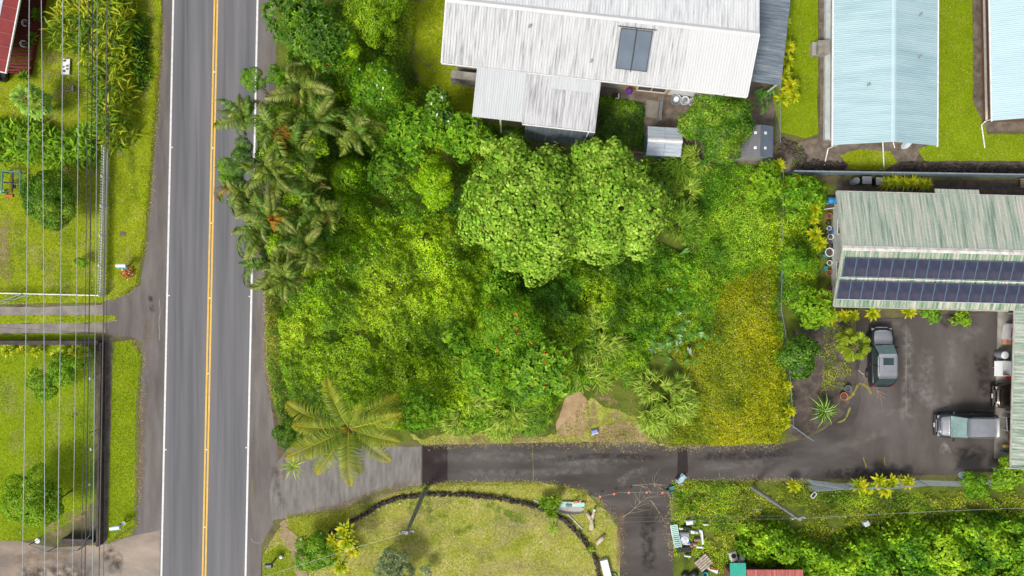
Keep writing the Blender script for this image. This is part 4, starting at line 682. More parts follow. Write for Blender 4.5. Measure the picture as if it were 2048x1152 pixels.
tree('leafy_shrub', 'yellow-green shrub on the fence corner below the grey garden shed', 1536, 362, 42, 2.4, 'lime', 'shrub', .06, leaf='oval', L=.2, asp=.5, cov=1.8, npuff=8, whorl=5)
tree('leafy_shrub', 'round dark green shrub between boundary fence and fan palm', 1602, 712, 44, 3.2, 'dark', 'shrub', .08, leaf='oval', L=.2, asp=.6, cov=2.1, npuff=12, mat=GLOSS)
tree('leafy_shrub', 'loose green shrub at the north end of the boundary fence', 1602, 392, 40, 2.6, 'mid', 'shrub', .06, leaf='oval', L=.24, asp=.5, cov=1.6, npuff=9, whorl=5)
tree('leafy_shrub', 'loose green shrub halfway along the boundary fence', 1596, 520, 36, 2.4, 'mid', 'shrub', .06, leaf='rhomb', L=.15, asp=.6, cov=2.0, npuff=8)
tree('leafy_shrub', 'lime green shrub at the south-west corner of the green-roofed house', 1628, 612, 42, 2.6, 'lime', 'shrub', .06, leaf='oval', L=.22, asp=.5, cov=1.7, npuff=9, whorl=5)
tree('leafy_shrub', 'small dark shrub on the road corner left of the coconut palm', 576, 868, 32, 2.4, 'dark', 'shrub', .06, leaf='rhomb', L=.15, asp=.5, cov=2.4, npuff=7)
tree('flowering_shrub', 'green shrub with white blossoms below the mouth of the right drive', 632, 1105, 46, 2.6, 'mid', 'shrub', .07, leaf='rhomb', L=.16, asp=.55, cov=2.4, npuff=10, flowers=((238, 240, 236), 3.0))
tree('silvery_shrub', 'silvery grey-green shrub at the bottom edge of the dry lawn', 786, 1140, 44, 2.6, 'silver', 'shrub', .07, leaf='oval', L=.2, asp=.2, cov=2.2, npuff=16, pr=(.2, .32), whorl=7, mat=LEAFM)
tree('silvery_shrub', 'tiny pale shrub right of the larger silvery shrub', 852, 1142, 14, 1.2, 'silver', 'shrub', .03, leaf='oval', L=.12, asp=.4, cov=2.0, npuff=4, whorl=5, mat=LEAFM)
tree('citrus_tree', 'dark round citrus tree on the lawn beside the teal frame', 90, 396, 57, 3.8, 'citrus', leaf='rhomb', L=.15, asp=.6, cov=2.8, npuff=20, flat_=.7, trunk=.12)
tree('leafy_shrub', 'small round bush on the lawn near the white picket fence', 163, 524, 15, 1.0, 'mid', 'shrub', .03, leaf='rhomb', L=.1, asp=.6, cov=2.2, npuff=6)
tree('fruit_tree', 'sparse two-lobed fruit tree on the bright lawn inside the dark wall', 86, 768, 34, 2.8, 'mid', leaf='rhomb', L=.16, asp=.55, cov=1.8, npuff=8, trunk=.08)
tree('fruit_tree', 'sparse fruit tree just below the row of yellow rosettes', 126, 738, 36, 3.0, 'mid', leaf='rhomb', L=.16, asp=.55, cov=1.8, npuff=9, trunk=.08)
tree('fruit_tree', 'larger fruit tree with pale fruits at the lower left corner', 52, 998, 62, 3.6, 'lime', leaf='rhomb', L=.17, asp=.55, cov=1.8, npuff=14, trunk=.12, flowers=((220, 190, 110), 1.1))
tree('fruit_tree', 'small fruit tree joined to the larger one at lower left', 104, 1000, 34, 3.0, 'citrus', leaf='rhomb', L=.16, asp=.55, cov=1.7, npuff=7, trunk=.08, flowers=((220, 150, 80), 1.0))
tree('leafy_shrub', 'round green shrub growing through the mesh fence south of the yard', 1950, 968, 30, 2.2, 'mid', 'shrub', .05, leaf='oval', L=.16, asp=.5, cov=2.2, npuff=8)
tree('leafy_shrub', 'leafy green shrub below the carport corner at the right edge', 2022, 948, 36, 2.2, 'lime', 'shrub', .05, leaf='oval', L=.2, asp=.5, cov=2.2, npuff=9, whorl=5)
tree('leafy_shrub', 'low green shrub under the eave of the green-roofed house, right of the others', 1925, 632, 24, 1.2, 'lime', 'shrub', .03, leaf='oval', L=.18, asp=.4, cov=1.8, npuff=6, whorl=5)
tree('leafy_shrub', 'low green shrub under the eave of the green-roofed house, middle one', 1868, 628, 20, 1.0, 'mid', 'shrub', .03, leaf='oval', L=.16, asp=.4, cov=1.8, npuff=5, whorl=5)
for i, (px, py, r, lb) in enumerate([(512, 166, 27, 'topmost of the ferny shrubs overhanging the road'), (496, 312, 30, 'second ferny shrub from the top overhanging the road'), (470, 352, 32, 'ferny shrub reaching farthest out over the road'), (508, 412, 26, 'fourth ferny shrub from the top beside the road'), (582, 532, 30, 'lowest ferny shrub among the roadside palms'), (640, 470, 30, 'dark ferny shrub at the inner edge of the roadside palms'), (560, 160, 26, 'ferny shrub at the top of the roadside palms')]):
    tree('ferny_shrub', lb, px, py, r, 5.4, 'dark' if i % 2 else 'mid', 'shrub', .06, 'ferny shrubs among the roadside palms', leaf='rhomb', L=.13, asp=.45, cov=2.4, npuff=7, flat_=.5)
for px, py, r, lb in [(556, 238, 24, 'lime creeper clump among the upper roadside palms'), (604, 330, 30, 'lime creeper clump in the middle of the roadside palms'), (548, 306, 22, 'small lime creeper clump on the road side of the palms'), (594, 396, 22, 'lime creeper clump beside the orange palm flowers'), (556, 486, 22, 'lime creeper clump among the lower roadside palms'), (640, 300, 26, 'lime creeper clump at the inner edge of the upper palms')]:
    tree('creeper_clump', lb, px, py, r, 6.5, 'vinelit', 'creeper', .05, 'creeper clumps among the roadside palms', leaf='rhomb', L=.15, asp=.7, cov=1.5, npuff=8, flat_=.6, pr=(.25, .45))
# ---- palms
RACH = [lin(190, 178, 60)]
def frond_mesh(L=2.0, up=40, drop=95, n=26, ll=.6, lw=.06, palette='palm', hang=.5, seed=0, tipcol=None, vee=.25, base=.12, curl=0, fwd=.35, rr=.035):
    """frond along +X: an arching rachis with a row of leaflets on each side"""
    rng = np.random.default_rng(seed); N = 14; p = np.zeros(3); a = R(up); pts = [p.copy()]; side = rng.uniform(-.12, .12) if curl == 0 else rng.uniform(.25, curl) * (1 if seed % 2 else -1)
    for i in range(N): p = p + np.array([math.cos(a), side * (i / N), math.sin(a)]) * L / N; a -= R(drop) / N * (.5 + i / N); pts.append(p.copy())
    pts = np.array(pts); mb = MB(); mb.tube([tuple(q) for q in pts], [rr * (1 - .7 * i / N) + .006 for i in range(N + 1)], 5); Lv = Leaves(); Lv.addmb(mb, RACH[0])
    t = np.linspace(base, 1, n); idx = t * N; i0 = np.clip(idx.astype(int), 0, N - 1); f = (idx - i0)[:, None]; P = pts[i0] * (1 - f) + pts[i0 + 1] * f; T = unit(pts[i0 + 1] - pts[i0])
    for s in (-1, 1):
        S = np.cross(T, np.array([0, 0, 1.0])) * s; S = unit(S); up_ = unit(np.cross(S, T) * -s * s); up_[:, 2] = np.abs(up_[:, 2])
        D = S + T * (fwd + .6 * t[:, None] ** 2 + RNG.normal(0, .08, (n, 1))) + up_ * vee - np.array([0, 0, 1]) * hang * RNG.uniform(.5, 1.3, (n, 1)); ln = ll * np.sin(np.clip(t * .86 + .12, 0, 1) * PI) ** .55 * RNG.uniform(.85, 1.1, n)
        C = pal(PALETTES[palette], n, .16, .25 + .5 * RNG.random(n))
        if tipcol is not None: w_ = (t ** 2.2)[:, None] * .8; C = C * (1 - w_) + np.array(lin(*tipcol)) * w_
        Lv.add(P, D, up_, ln, lw, C, 'arch')
    return Lv.mesh('frond', LEAF)
PT = pm('palm_trunk', [lin(96, 84, 66), lin(134, 120, 98)], 3, .9, .3, (1, 1, 8))
PALETTES['coco'] = [(48, 78, 34), (82, 110, 42), (126, 142, 44), (160, 158, 46)]
CF = [frond_mesh(4.6, 28, 58, 70, 1.15, .046, 'coco', .24, s, (166, 154, 30), .12, .1, 0, .24, .05) for s in (1, 2, 3)]
cx_, cy_ = W2(697, 857, 7.0); CP = thing('coconut_palm', 'coconut palm with golden-tipped fronds leaning over the mouth of the right drive', 'palm tree', (cx_, cy_, 0))
m = MB(); m.tube([(0, 0, 0), (.1, -.05, 2), (.06, .02, 4.5), (0, 0, 6.85)], [.22, .17, .14, .16], 10); m.build('trunk', PT, CP)
for i, (ex, ey, sc) in enumerate([(660, 757, 1), (728, 800, .62), (785, 792, 1.02), (802, 826, 1), (795, 880, .85), (776, 918, .98), (706, 962, 1.0), (722, 940, .85), (636, 948, 1.0), (585, 905, 1.12), (618, 912, 1), (572, 818, 1.18), (596, 846, .95), (690, 930, .7), (655, 920, .8)]):
    az = math.atan2(-(ey - 857), ex - 697); reach = math.hypot(ex - 697, ey - 857) / 120
    link('frond', CF[i % 3], CP, (math.cos(az) * .1, math.sin(az) * .1, 6.9 - .05 * (i % 3)), (0, R(-22 if i == 1 else (-6 + 9 * (i % 3))), az), reach * .97)
m = MB()
for a in range(9): an = a * .7; m.lathe([(.02, -.14), (.1, -.08), (.13, 0), (.1, .1), (.02, .15)], (.3 * math.cos(an), .3 * math.sin(an), 6.7 - .12 * (a % 2)), 8)
m.build('coconuts', pm('coconut', [lin(110, 96, 60), lin(150, 132, 88)], 3, .7), CP, True)
RACH[0] = lin(104, 112, 44)
RF = [frond_mesh(2.7, 54 - 6 * (s % 7), 110 + 14 * (s % 7), 34, .6 + .08 * (s % 3), .082, ['palm', 'palmg'][s % 2] if s < 12 else 'palmb', .4 + .35 * (s % 4), 20 + s, [(168, 166, 100), None, (110, 128, 50)][s % 3], .1, .08, 1.0) for s in range(14)]
rdlabels = ['topmost roadside palm with upright olive fronds', 'roadside palm whose fronds reach out over the lane at upper left', 'roadside palm with pale drooping fronds right of the topmost one', 'roadside palm with yellow flower stalks near the lane', 'roadside palm with curled tan fronds at the right of the clump', 'palm in the upper middle of the roadside clump', 'palm in the very middle of the roadside clump', 'roadside palm reaching farthest out over the lane', 'roadside palm beside the lime creeper stump', 'roadside palm with orange flower stalk in the lower half', 'roadside palm with broad fronds below the lime creeper stump', 'roadside palm overhanging the white edge line lower down', 'roadside palm with fan of pale fronds in the lower right of the clump', 'roadside palm second from the bottom of the clump', 'lowest roadside palm of the clump']
FLS = pm('palm_flower_stalk', [lin(178, 118, 26), lin(206, 152, 40)], 3, .8)
for i, (px, py, sc) in enumerate([(603, 178, 1.05), (488, 234, .85), (632, 246, 1.1), (556, 262, 1.0), (712, 262, .8), (590, 300, .95), (552, 352, 1.0), (482, 384, .85), (612, 350, .9), (542, 432, 1.0), (642, 424, .95), (518, 462, .95), (612, 494, .9), (540, 520, .95), (572, 556, .8)]):
    H = 6.2 + .5 * math.sin(i * 2.3); x, y = W2(px, py, H); t = thing('roadside_palm', rdlabels[i], 'palm tree', (x, y, 0), 0, 'palms along the road')
    m = MB(); m.tube([(0, 0, 0), (.05, .03, H * .5), (0, 0, H)], [.12, .085, .07], 7); m.build('trunk', PT, t)
    nf = random.randint(12, 17); a0 = i * 1.3; pal_ = (i * 5) % 12
    for k in range(nf): link('frond', RF[12 + k % 2 if k == nf - 1 else (pal_ + (k * 3) % 7) % 12], t, (0, 0, H - .03 * k), (R(U(-35, 35)), R(U(-40, 30)), a0 + k * 2.39996 + U(-.6, .6)), sc * U(.6, 1.15))
    if i in (3, 9):
        q = MB()
        for k in range(60): an = U(0, 6.28); r_ = U(.2, .9); q.tube([(0.1, -.2, H - .15), (.3 + r_ * .5 * math.cos(an), -.3 + r_ * .5 * math.sin(an), H + .45), (.3 + r_ * math.cos(an), -.3 + r_ * math.sin(an), H + .3 - .3 * r_)], [.015, .02, .035], 4)
        q.build('flower_stalk', FLS, t)
# small pandan-like rosette by the drive mouth and rosette plants
def rosette_mesh(n=26, L=.62, wd=.13, palette='ti', seed=0, tpl='blade', e0=75, e1=5, h=.0):
    rng = np.random.default_rng(seed); k = np.arange(n); az = k * 2.39996 + rng.uniform(-.2, .2, n); el = np.radians(e0 + (e1 - e0) * (k / n)) ; D = np.c_[np.cos(az) * np.cos(el), np.sin(az) * np.cos(el), np.sin(el)]
    Lv = Leaves(); N = np.c_[-np.cos(az) * np.sin(el), -np.sin(az) * np.sin(el), np.cos(el)]
    Lv.add(np.c_[np.zeros((n, 2)), np.full(n, h) - k / n * .12], D, N, L * (.6 + .45 * k / n), wd, pal(PALETTES[palette], n, .14, .25 + .6 * RNG.random(n)), tpl); return Lv.mesh('foliage', LEAF)
ROS = {'ti': [rosette_mesh(34, .58, .17, 'ti', s) for s in range(3)], 'tigreen': [rosette_mesh(32, .58, .16, 'tigreen', 5 + s) for s in range(3)], 'spiky': [rosette_mesh(46, .66, .06, 'ti', 9 + s, 'arch', 80, 10) for s in range(3)], 'cane': [rosette_mesh(30, .7, .05, 'cane', 14 + s, 'arch', 75, 5) for s in range(2)]}
stm = MB(); stm.tube([(0, 0, 0), (0, 0, 1)], [.03, .025], 6); STEM = stm.mesh('stem', BARK)
def rosette(name, label, px, py, rpx, h, kind='ti', group=None, i=0):
    zz = h + .2; k = (1 - zz / CAM_H) / PPM; x, y = W2(px, py, zz); t = thing(name, label, 'plant', (x, y, 0), 0, group); sc = rpx * k / .58
    link('foliage', ROS[kind][i % len(ROS[kind])], t, (0, 0, h), (U(-.15, .15), U(-.15, .15), U(0, 6)), sc); link('stem', STEM, t, (0, 0, -.02), None, (1, 1, h)); return t
def row(name, fmt, group, spots, kind='ti', ords=('first', 'second', 'third', 'fourth', 'fifth', 'sixth', 'seventh', 'eighth')):
    for i, (px, py, r, h) in enumerate(spots): rosette(name, fmt % ords[i], px, py, r, h, kind, group, i)
row('ti_plant', '%s yellow ti plant from the top beside the grey carport roof', 'ti plants along the carport', [(1572, 44, 15, 1.2), (1578, 92, 20, 1.3), (1576, 122, 20, 1.2), (1573, 148, 17, 1.0), (1582, 172, 25, 1.4), (1568, 196, 20, 1.1), (1590, 192, 16, .9)])
row('ti_plant', '%s yellow ti plant from the top along the west wall of the green-roofed house', 'ti plants along the green-roofed house', [(1632, 418, 19, 1.1), (1630, 440, 14, .8), (1632, 468, 20, 1.1), (1642, 486, 19, 1.0)])
row('ti_plant', '%s yellow ti plant from the left below the corner of the green-roofed house', 'ti plants at the south-west corner', [(1664, 634, 20, 1.1), (1690, 632, 17, .7), (1709, 632, 16, .7), (1748, 626, 19, .8), (1822, 624, 17, .6)])
row('ti_plant', '%s yellow ti plant from the left along the mesh fence south of the yard', 'ti plants along the mesh fence', [(1590, 974, 17, .9), (1722, 972, 21, 1.2), (1738, 978, 17, .9), (1760, 962, 19, 1.2), (1772, 980, 21, 1.1), (1788, 964, 17, 1.0), (1818, 966, 17, 1.0), (1806, 958, 10, .6)])
row('ti_plant', '%s yellow rosette from the left in the row inside the dark wall', 'rosettes in the row inside the dark wall', [(10, 702, 16, .7), (42, 702, 15, .7), (68, 704, 13, .6), (112, 710, 18, .8), (146, 704, 17, .8), (166, 706, 17, .8)])
row('ti_plant', '%s ti plant from the top beside the red slatted deck', 'ti plants beside the red deck', [(72, 26, 16, .7), (62, 72, 14, .7), (58, 86, 11, .5), (44, 152, 16, .6)], 'tigreen')
row('ti_plant', '%s rosette from the top in the yellow-green cluster beside the white-blossomed shrub', 'rosette cluster beside the white-blossomed shrub', [(690, 1062, 24, 2.2), (664, 1082, 21, 2.0), (694, 1084, 25, 2.4), (676, 1100, 20, 2.0), (706, 1100, 22, 2.0), (680, 1134, 22, 1.8)])
row('ti_plant', '%s rosette from the left in the planter cluster beside the broken boat hull', 'planter cluster beside the hull', [(1088, 1006, 18, .7), (1110, 1002, 19, .8), (1104, 1026, 19, .7)], 'tigreen')
row('spiky_rosette', '%s spiky yellow plant from the left in the hedge behind the green roof', 'spiky hedge behind the green roof', [(1772, 366, 20, .6), (1790, 364, 21, .7), (1808, 367, 21, .6), (1826, 364, 21, .7), (1843, 367, 20, .6), (1856, 368, 16, .5)], 'spiky')
row('ti_plant', '%s yellow ti plant from the top around the fence corner by the rock pile', 'ti plants at the fence corner', [(1560, 330, 17, 1.2), (1574, 374, 13, .9), (1598, 358, 12, .7)])
row('ti_plant', '%s yellow tuft from the top on the lower boundary fence', 'tufts on the lower boundary fence', [(1578, 772, 12, 1.1), (1582, 822, 16, 1.2), (1574, 842, 12, 1.0)])
rosette('spiky_rosette', 'spiky pale rosette at the road corner below the small dark shrub', 588, 932, 30, .9, 'cane')
rosette('spiky_rosette', 'grassy tuft on the dry lawn near the curved wall', 1106, 1058, 18, .1, 'cane', i=1)
rosette('spiky_rosette', 'grassy tuft beside the curved wall near the white tub', 1180, 1100, 15, .1, 'cane')
for i, (px, py, r) in enumerate([(1362, 992, 15), (1378, 985, 12), (1365, 1010, 15), (1385, 1018, 14), (1400, 1000, 14), (1395, 1040, 13)]):
    rosette('grassy_tuft', ['upper left', 'topmost', 'middle left', 'central', 'rightmost', 'lowest'][i] + ' bright grassy tuft above the junk pile', px, py, r, .15, 'tigreen', 'grassy tufts above the junk pile', i)
# ---- cane grass clumps
PALETTES['cane2'] = [(60, 100, 18), (94, 130, 30), (130, 156, 50)]
def cane(label, px, py, rpx, h, palette='cane', seed=0):
    zz = h * .7; k = (1 - zz / CAM_H) / PPM; Rm = rpx * k; x, y = W2(px, py, zz); t = thing('cane_grass_clump', label, 'grass clump', (x, y, 0), 0, 'cane grass clumps'); Lv = Leaves(); rng = np.random.default_rng(seed)
    ns = int(46 * Rm * Rm) + 14; st = MB(); flow = rng.uniform(0, 6.28); sub = [(rng.uniform(-.6, .6) * Rm, rng.uniform(-.6, .6) * Rm) for _ in range(5)]
    ci = rng.integers(0, 5, ns); q = np.sqrt(rng.random(ns)) * Rm * .5; a = rng.uniform(0, 6.28, ns); hx = np.array([sub[c][0] for c in ci]) + q * np.cos(a); hy = np.array([sub[c][1] for c in ci]) + q * np.sin(a); rr2 = np.hypot(hx, hy) / Rm; hz = h * np.clip(1.05 - .5 * rr2 ** 2, .3, 1) * rng.uniform(.6, 1.1, ns)
    for i in range(ns): st.tube([(hx[i] * .8, hy[i] * .8, 0), (hx[i], hy[i], hz[i])], .012, 4, False)
    nb = 9; P = np.repeat(np.c_[hx, hy, hz], nb, 0); P[:, 2] *= RNG.uniform(.5, 1.02, len(P)); fx, fy = P[:, 0] * .7 + math.cos(flow) * .5 * Rm, P[:, 1] * .7 + math.sin(flow) * .5 * Rm; ao = np.arctan2(fy, fx) + RNG.normal(0, .75, len(P)); el = RNG.uniform(-.2, .7, len(P))
    D = np.c_[np.cos(ao) * np.cos(el), np.sin(ao) * np.cos(el), np.sin(el)]; N = np.c_[-np.cos(ao) * np.sin(el), -np.sin(ao) * np.sin(el), np.cos(el)]
    Lv.add(P, D, N, RNG.uniform(.4, 1.0, len(P)), .05, pal(PALETTES[palette], len(P), .16), 'arch'); Lv.build('foliage', LEAF, t); st_o = st.build('stems', pm('cane_stem', [lin(130, 140, 60), lin(160, 160, 90)], 3, .8), t); st_o['kind'] = 'stuff'
for i, a in enumerate([('cane grass clump just below the pale blue garden shed', 1342, 338, 42, 1.9), ('cane grass clump under the round leafy tree', 1384, 322, 32, 1.7), ('small cane grass clump below the one under the round leafy tree', 1376, 372, 24, 1.4), ('yellowest cane grass clump right of the heart-leaved trees', 1380, 444, 42, 1.9), ('cane grass clump at the left of the fringe above the drive', 962, 812, 36, 1.6), ('wide cane grass clump in the middle of the fringe above the drive', 1016, 828, 48, 1.7), ('cane grass clump at the left edge of the dirt pad', 1082, 828, 42, 1.7), ('low cane grass tuft farthest left in the fringe above the drive', 912, 838, 26, 1.2),
      ('cane grass clump at the top of the slope above the dirt pad', 1188, 640, 32, 1.6), ('cane grass clump second from the top above the dirt pad', 1166, 690, 30, 1.5), ('cane grass clump right of the second one above the dirt pad', 1212, 700, 34, 1.6), ('cane grass clump at the head of the dirt pad', 1184, 742, 36, 1.5), ('small cane grass clump right of the dirt pad', 1238, 742, 26, 1.3), ('largest cane grass clump, drooping over the yellow carpet', 1338, 802, 50, 2.2), ('cane grass clump below the largest one, next to the drive', 1306, 846, 36, 1.8), ('small cane grass tuft between heart-leaved trees and orange blossoms', 1080, 548, 20, 1.2)]): cane(*a, palette='cane' if i % 3 else 'cane2', seed=i)
# ---- heliconia hedge (long leaves), papaya, elephant ears, fan palm, bird-nest plant
def blades(name, label, poly, n, L, wd, palette, h, cat='hedge', zref=1.0, seed=0):
    P = WP(poly, zref); x, y = sample(P, n); k = len(x); cx0, cy0 = x.mean(), y.mean(); t = thing(name, label, cat, (cx0, cy0, 0)); d = np.clip(polydist(x, y, P) / .8, .15, 1)
    z = h * d * (.55 + .6 * fbm(x, y, 1.2, seed)) * RNG.uniform(.6, 1.1, k); az = RNG.uniform(0, 6.28, k); el = RNG.uniform(-.1, 1.0, k); D = np.c_[np.cos(az) * np.cos(el), np.sin(az) * np.cos(el), np.sin(el)]; N = np.c_[-np.cos(az) * np.sin(el), -np.sin(az) * np.sin(el), np.cos(el)]
    tn = (fbm(x, y, 1.0, seed + 2) - .5) * 1.4 + .1 + .6 * RNG.random(k) ** 1.6
    Lv = Leaves(); Lv.add(np.c_[x - cx0, y - cy0, z], D, N, L * RNG.uniform(.6, 1.2, k), wd * RNG.uniform(.8, 1.2, k), pal(PALETTES[palette], k, .18, tn), 'blade'); Lv.build('foliage', LEAF, t)
    st = MB()
    for i in range(0, k, max(1, k // 220)): st.tube([(x[i] - cx0, y[i] - cy0, 0), (x[i] - cx0, y[i] - cy0, max(.1, z[i]))], .014, 4, False)
    st.build('stems', BARK, t)['kind'] = 'stuff'
blades('heliconia_hedge', 'tall heliconia hedge with long yellow-green leaves left of the road', [(112, 30), (125, -60), (260, -60), (272, 60), (272, 130), (255, 180), (262, 250), (256, 285), (225, 300), (200, 290), (185, 250), (186, 180), (170, 135), (152, 108), (108, 100), (102, 80)], 34, 1.0, .12, 'heli', 2.1, seed=3)
blades('heliconia_hedge', 'lower leafy heliconia bed along the top of the mown lawn', [(-40, 240), (60, 232), (110, 262), (190, 240), (205, 300), (190, 330), (60, 328), (-40, 318)], 36, .7, .15, 'lime', 1.5, seed=5)
blades('fern_bed', 'dark leafy fringe on the road side of the heliconia hedge', [(255, 20), (285, 30), (288, 150), (268, 190), (255, 120)], 70, .4, .1, 'dark', 1.6, seed=7)
px_ = W2(45, 195, 3.4); PA = thing('papaya_tree', 'pale green papaya tree with lobed leaves below the red deck', 'tree', (*px_, 0)); m = MB(); m.tube([(0, 0, 0), (.05, 0, 1.6), (0, 0, 3.2)], [.12, .1, .08], 8); m.build('trunk', PT, PA)
PALETTES['papaya'] = [(96, 134, 50), (128, 160, 66), (158, 182, 92)]
pmesh = []
for s in range(2):
    Lv = Leaves(); a = np.radians(np.linspace(-150, 150, 9)); n = 9; P = np.tile([.75, 0, 0], (n, 1)); D = np.c_[np.cos(a), np.sin(a), np.full(n, -.25)]; Lv.add(P, D, np.tile([0, 0, 1.], (n, 1)), .42 * (1 - .25 * np.abs(a) / 2.6), .17, pal(PALETTES['papaya'], n, .12), 'oval'); mb = MB(); mb.tube([(0, 0, -.1), (.4, 0, .12), (.78, 0, 0)], [.018, .014, .01], 4); Lv.addmb(mb, lin(150, 160, 90)); pmesh.append(Lv.mesh('leaf', LEAFM))
for k in range(30): link('leaf', pmesh[k % 2], PA, (0, 0, 3.2 - .02 * k), (0, R(-38 + k * 2.6), k * 2.39996), U(.85, 1.2) * (.75 + .025 * k))
# elephant ears: each large leaf a part
EAR = pm('elephant_ear_leaf', [lin(46, 92, 18), lin(72, 122, 26), lin(100, 146, 40)], 1.5, .4); EARP = pm('pale_leaf_underside', [lin(128, 152, 126), lin(160, 180, 158)], 3, .4)
def ear_mesh(mat):
    v = [(.12, 0, .02), (-.22, .2, -.03), (-.05, .32, 0), (.25, .36, .03), (.6, .2, 0), (1.0, 0, -.14), (.6, -.2, 0), (.25, -.36, .03), (-.05, -.32, 0), (-.22, -.2, -.03)]; mb = MB(); mb.add(v, [(0, 1, 2), (0, 2, 3), (0, 3, 4), (0, 4, 5), (0, 5, 6), (0, 6, 7), (0, 7, 8), (0, 8, 9)]); mb.tube([(.12, 0, 0), (-.1, 0, -.5), (-.15, 0, -1.0)], [.014, .018, .022], 4); return mb.mesh('leaf', mat)
EM, EMP = ear_mesh(EAR), ear_mesh(EARP)
def ears(label, spots, h, s0=.7):
    x0_, y0_ = W2(sum(s[0] for s in spots) / len(spots), sum(s[1] for s in spots) / len(spots), h); t = thing('elephant_ear_plant', label, 'plant', (x0_, y0_, 0), 0, 'elephant ear plants')
    for i, (px, py, pale) in enumerate(spots):
        x, y = W2(px, py, h); hh = h * U(.75, 1.1); o = link('leaf', EMP if pale else EM, t, (x - x0_, y - y0_, hh), (U(-.5, .5) + (1.0 if pale else 0), U(.0, .6), U(0, 6.28)), s0 * U(.7, 1.15))
        if pale: o['label'] = 'upturned leaf showing its pale underside'
rr_ = random.Random(5)
ears('patch of large elephant ear leaves, some upturned and silvery, beside the yellow carpet', [(1355 + rr_.gauss(0, 34), 668 + rr_.gauss(0, 24), 0) for _ in range(44)] + [(1300 + rr_.gauss(0, 26), 680 + rr_.gauss(0, 20), 0) for _ in range(18)] + [(x, y, 1) for x, y in [(1374, 642), (1355, 626), (1322, 598), (1370, 668), (1326, 694), (1306, 702), (1380, 698), (1354, 682)]], 1.1, .56)
ears('few large elephant ear leaves below the pale blue garden shed', [(1324, 374, 1), (1337, 382, 0), (1326, 392, 0), (1336, 402, 0), (1316, 400, 0), (1396, 345, 0), (1402, 332, 0), (1330, 376, 0)], 1.4, .85)
ears('few dark elephant ear leaves between cane grass and green cover', [(1368, 508, 0), (1360, 520, 0), (1352, 530, 0), (1376, 500, 0), (1346, 516, 0), (1340, 578, 0)], 1.1, .6)
ears('rounded broad-leaved plant between carport and round leafy tree', [(1528, 190, 0), (1538, 194, 0), (1524, 206, 0), (1536, 206, 0), (1520, 198, 0), (1545, 186, 0), (1514, 188, 0), (1530, 216, 0)], 1.1, .7)
# fan palm by the black car
PALETTES['fan'] = [(64, 94, 16), (102, 126, 24), (146, 154, 34), (182, 172, 46)]
def fan_mesh(seed):
    Lv = Leaves(); n = 13; a = np.radians(np.linspace(-100, 100, n)); P = np.tile([.6, 0, 0], (n, 1)); D = np.c_[np.cos(a), np.sin(a), -.1 - .14 * np.abs(a)]; Lv.add(P, D, np.tile([0, 0, 1.], (n, 1)), .6 * (1 - .12 * np.abs(a)), .15, pal(PALETTES['fan'], n, .14, .15 + .5 * RNG.random(n)), 'oval'); mb = MB(); mb.tube([(0, 0, 0), (.3, 0, .06), (.62, 0, 0)], [.02, .016, .014], 4); Lv.addmb(mb, lin(150, 160, 60)); return Lv.mesh('frond', LEAF)
FM = [fan_mesh(1), fan_mesh(2), fan_mesh(3)]; x, y = W2(1710, 692, 2.6); t = thing('fan_palm', 'fan palm with broad yellow-green fronds overhanging the black sports utility car', 'palm tree', (x, y, 0)); m = MB(); m.tube([(0, 0, 0), (0, 0, 2.5)], [.13, .1], 8); m.build('trunk', PT, t)
for k in range(15): link('frond', FM[k % 3], t, (0, 0, 2.5 + .02 * k), (R(U(-15, 15)), R(38 - 5.2 * k), k * 2.39996), U(1.25, 1.5) * (1 - .02 * k))
# bird-nest plant with long strap leaves
STR = Leaves(); STR.add([(0, 0, 0)], [(1, 0, .35)], [(0, 0, 1)], 1.0, .15, pal([(34, 76, 22), (56, 96, 28)], 1), 'arch'); STR.add([(0, 0, .012)], [(1, 0, .35)], [(0, 0, 1)], 1.0, .03, pal([(170, 186, 90)] * 2, 1), 'arch'); SM = STR.mesh('leaf', GLOSS)
x, y = W2(1646, 822, .8); t = thing('strap_leaved_plant', 'strap-leaved plant radiating long green leaves inside the bend of the drive', 'plant', (x, y, 0)); m = MB(); m.tube([(0, 0, 0), (0, 0, .55)], [.16, .1], 8); m.build('stem', BARK, t)
for k in range(36): link('leaf', SM, t, (0, 0, .55), (0, R(-44 + 1.6 * k), k * 2.39996), U(.85, 1.35) * (.8 + .015 * k))
# ================================================================ VEHICLES
CARB = pm('black_car_paint', [(.02, .022, .026), (.03, .033, .038)], 1, .2, metal=.3); CARG = pm('dark_metallic_car_paint', [(.05, .052, .056), (.065, .068, .072)], 1, .22, metal=.4); CARBR = pm('dark_brown_car_paint', [(.09, .07, .06), (.12, .1, .08)], 1, .25, metal=.9)
SKYSHEEN = pm('sky_sheen_car_top', [lin(136, 140, 146), lin(150, 154, 159)], 1.2, .35, 0, (1, 1, 1), .3); CGL = pm('car_glass', [(.02, .04, .04), (.03, .055, .055)], 1, .06, spec=.9); WSH = pm('windscreen_glass', [lin(96, 124, 122), lin(128, 152, 148)], 1.2, .08)  # sky reflection on dark car roofs and bonnets, put into a lighter grey colour
TYRE = flat('tyre_rubber', (.02, .02, .02), .85); RIM = flat('alloy_rim', (.5, .5, .52), .3, .8); LENS = flat('lamp_lens', (.3, .32, .33), .1); REDL = flat('tail_lens', (.45, .02, .03), .2); PLATE = flat('plate_white', (.75, .75, .75), .5); CHR = flat('chrome', (.6, .6, .62), .15, .9)
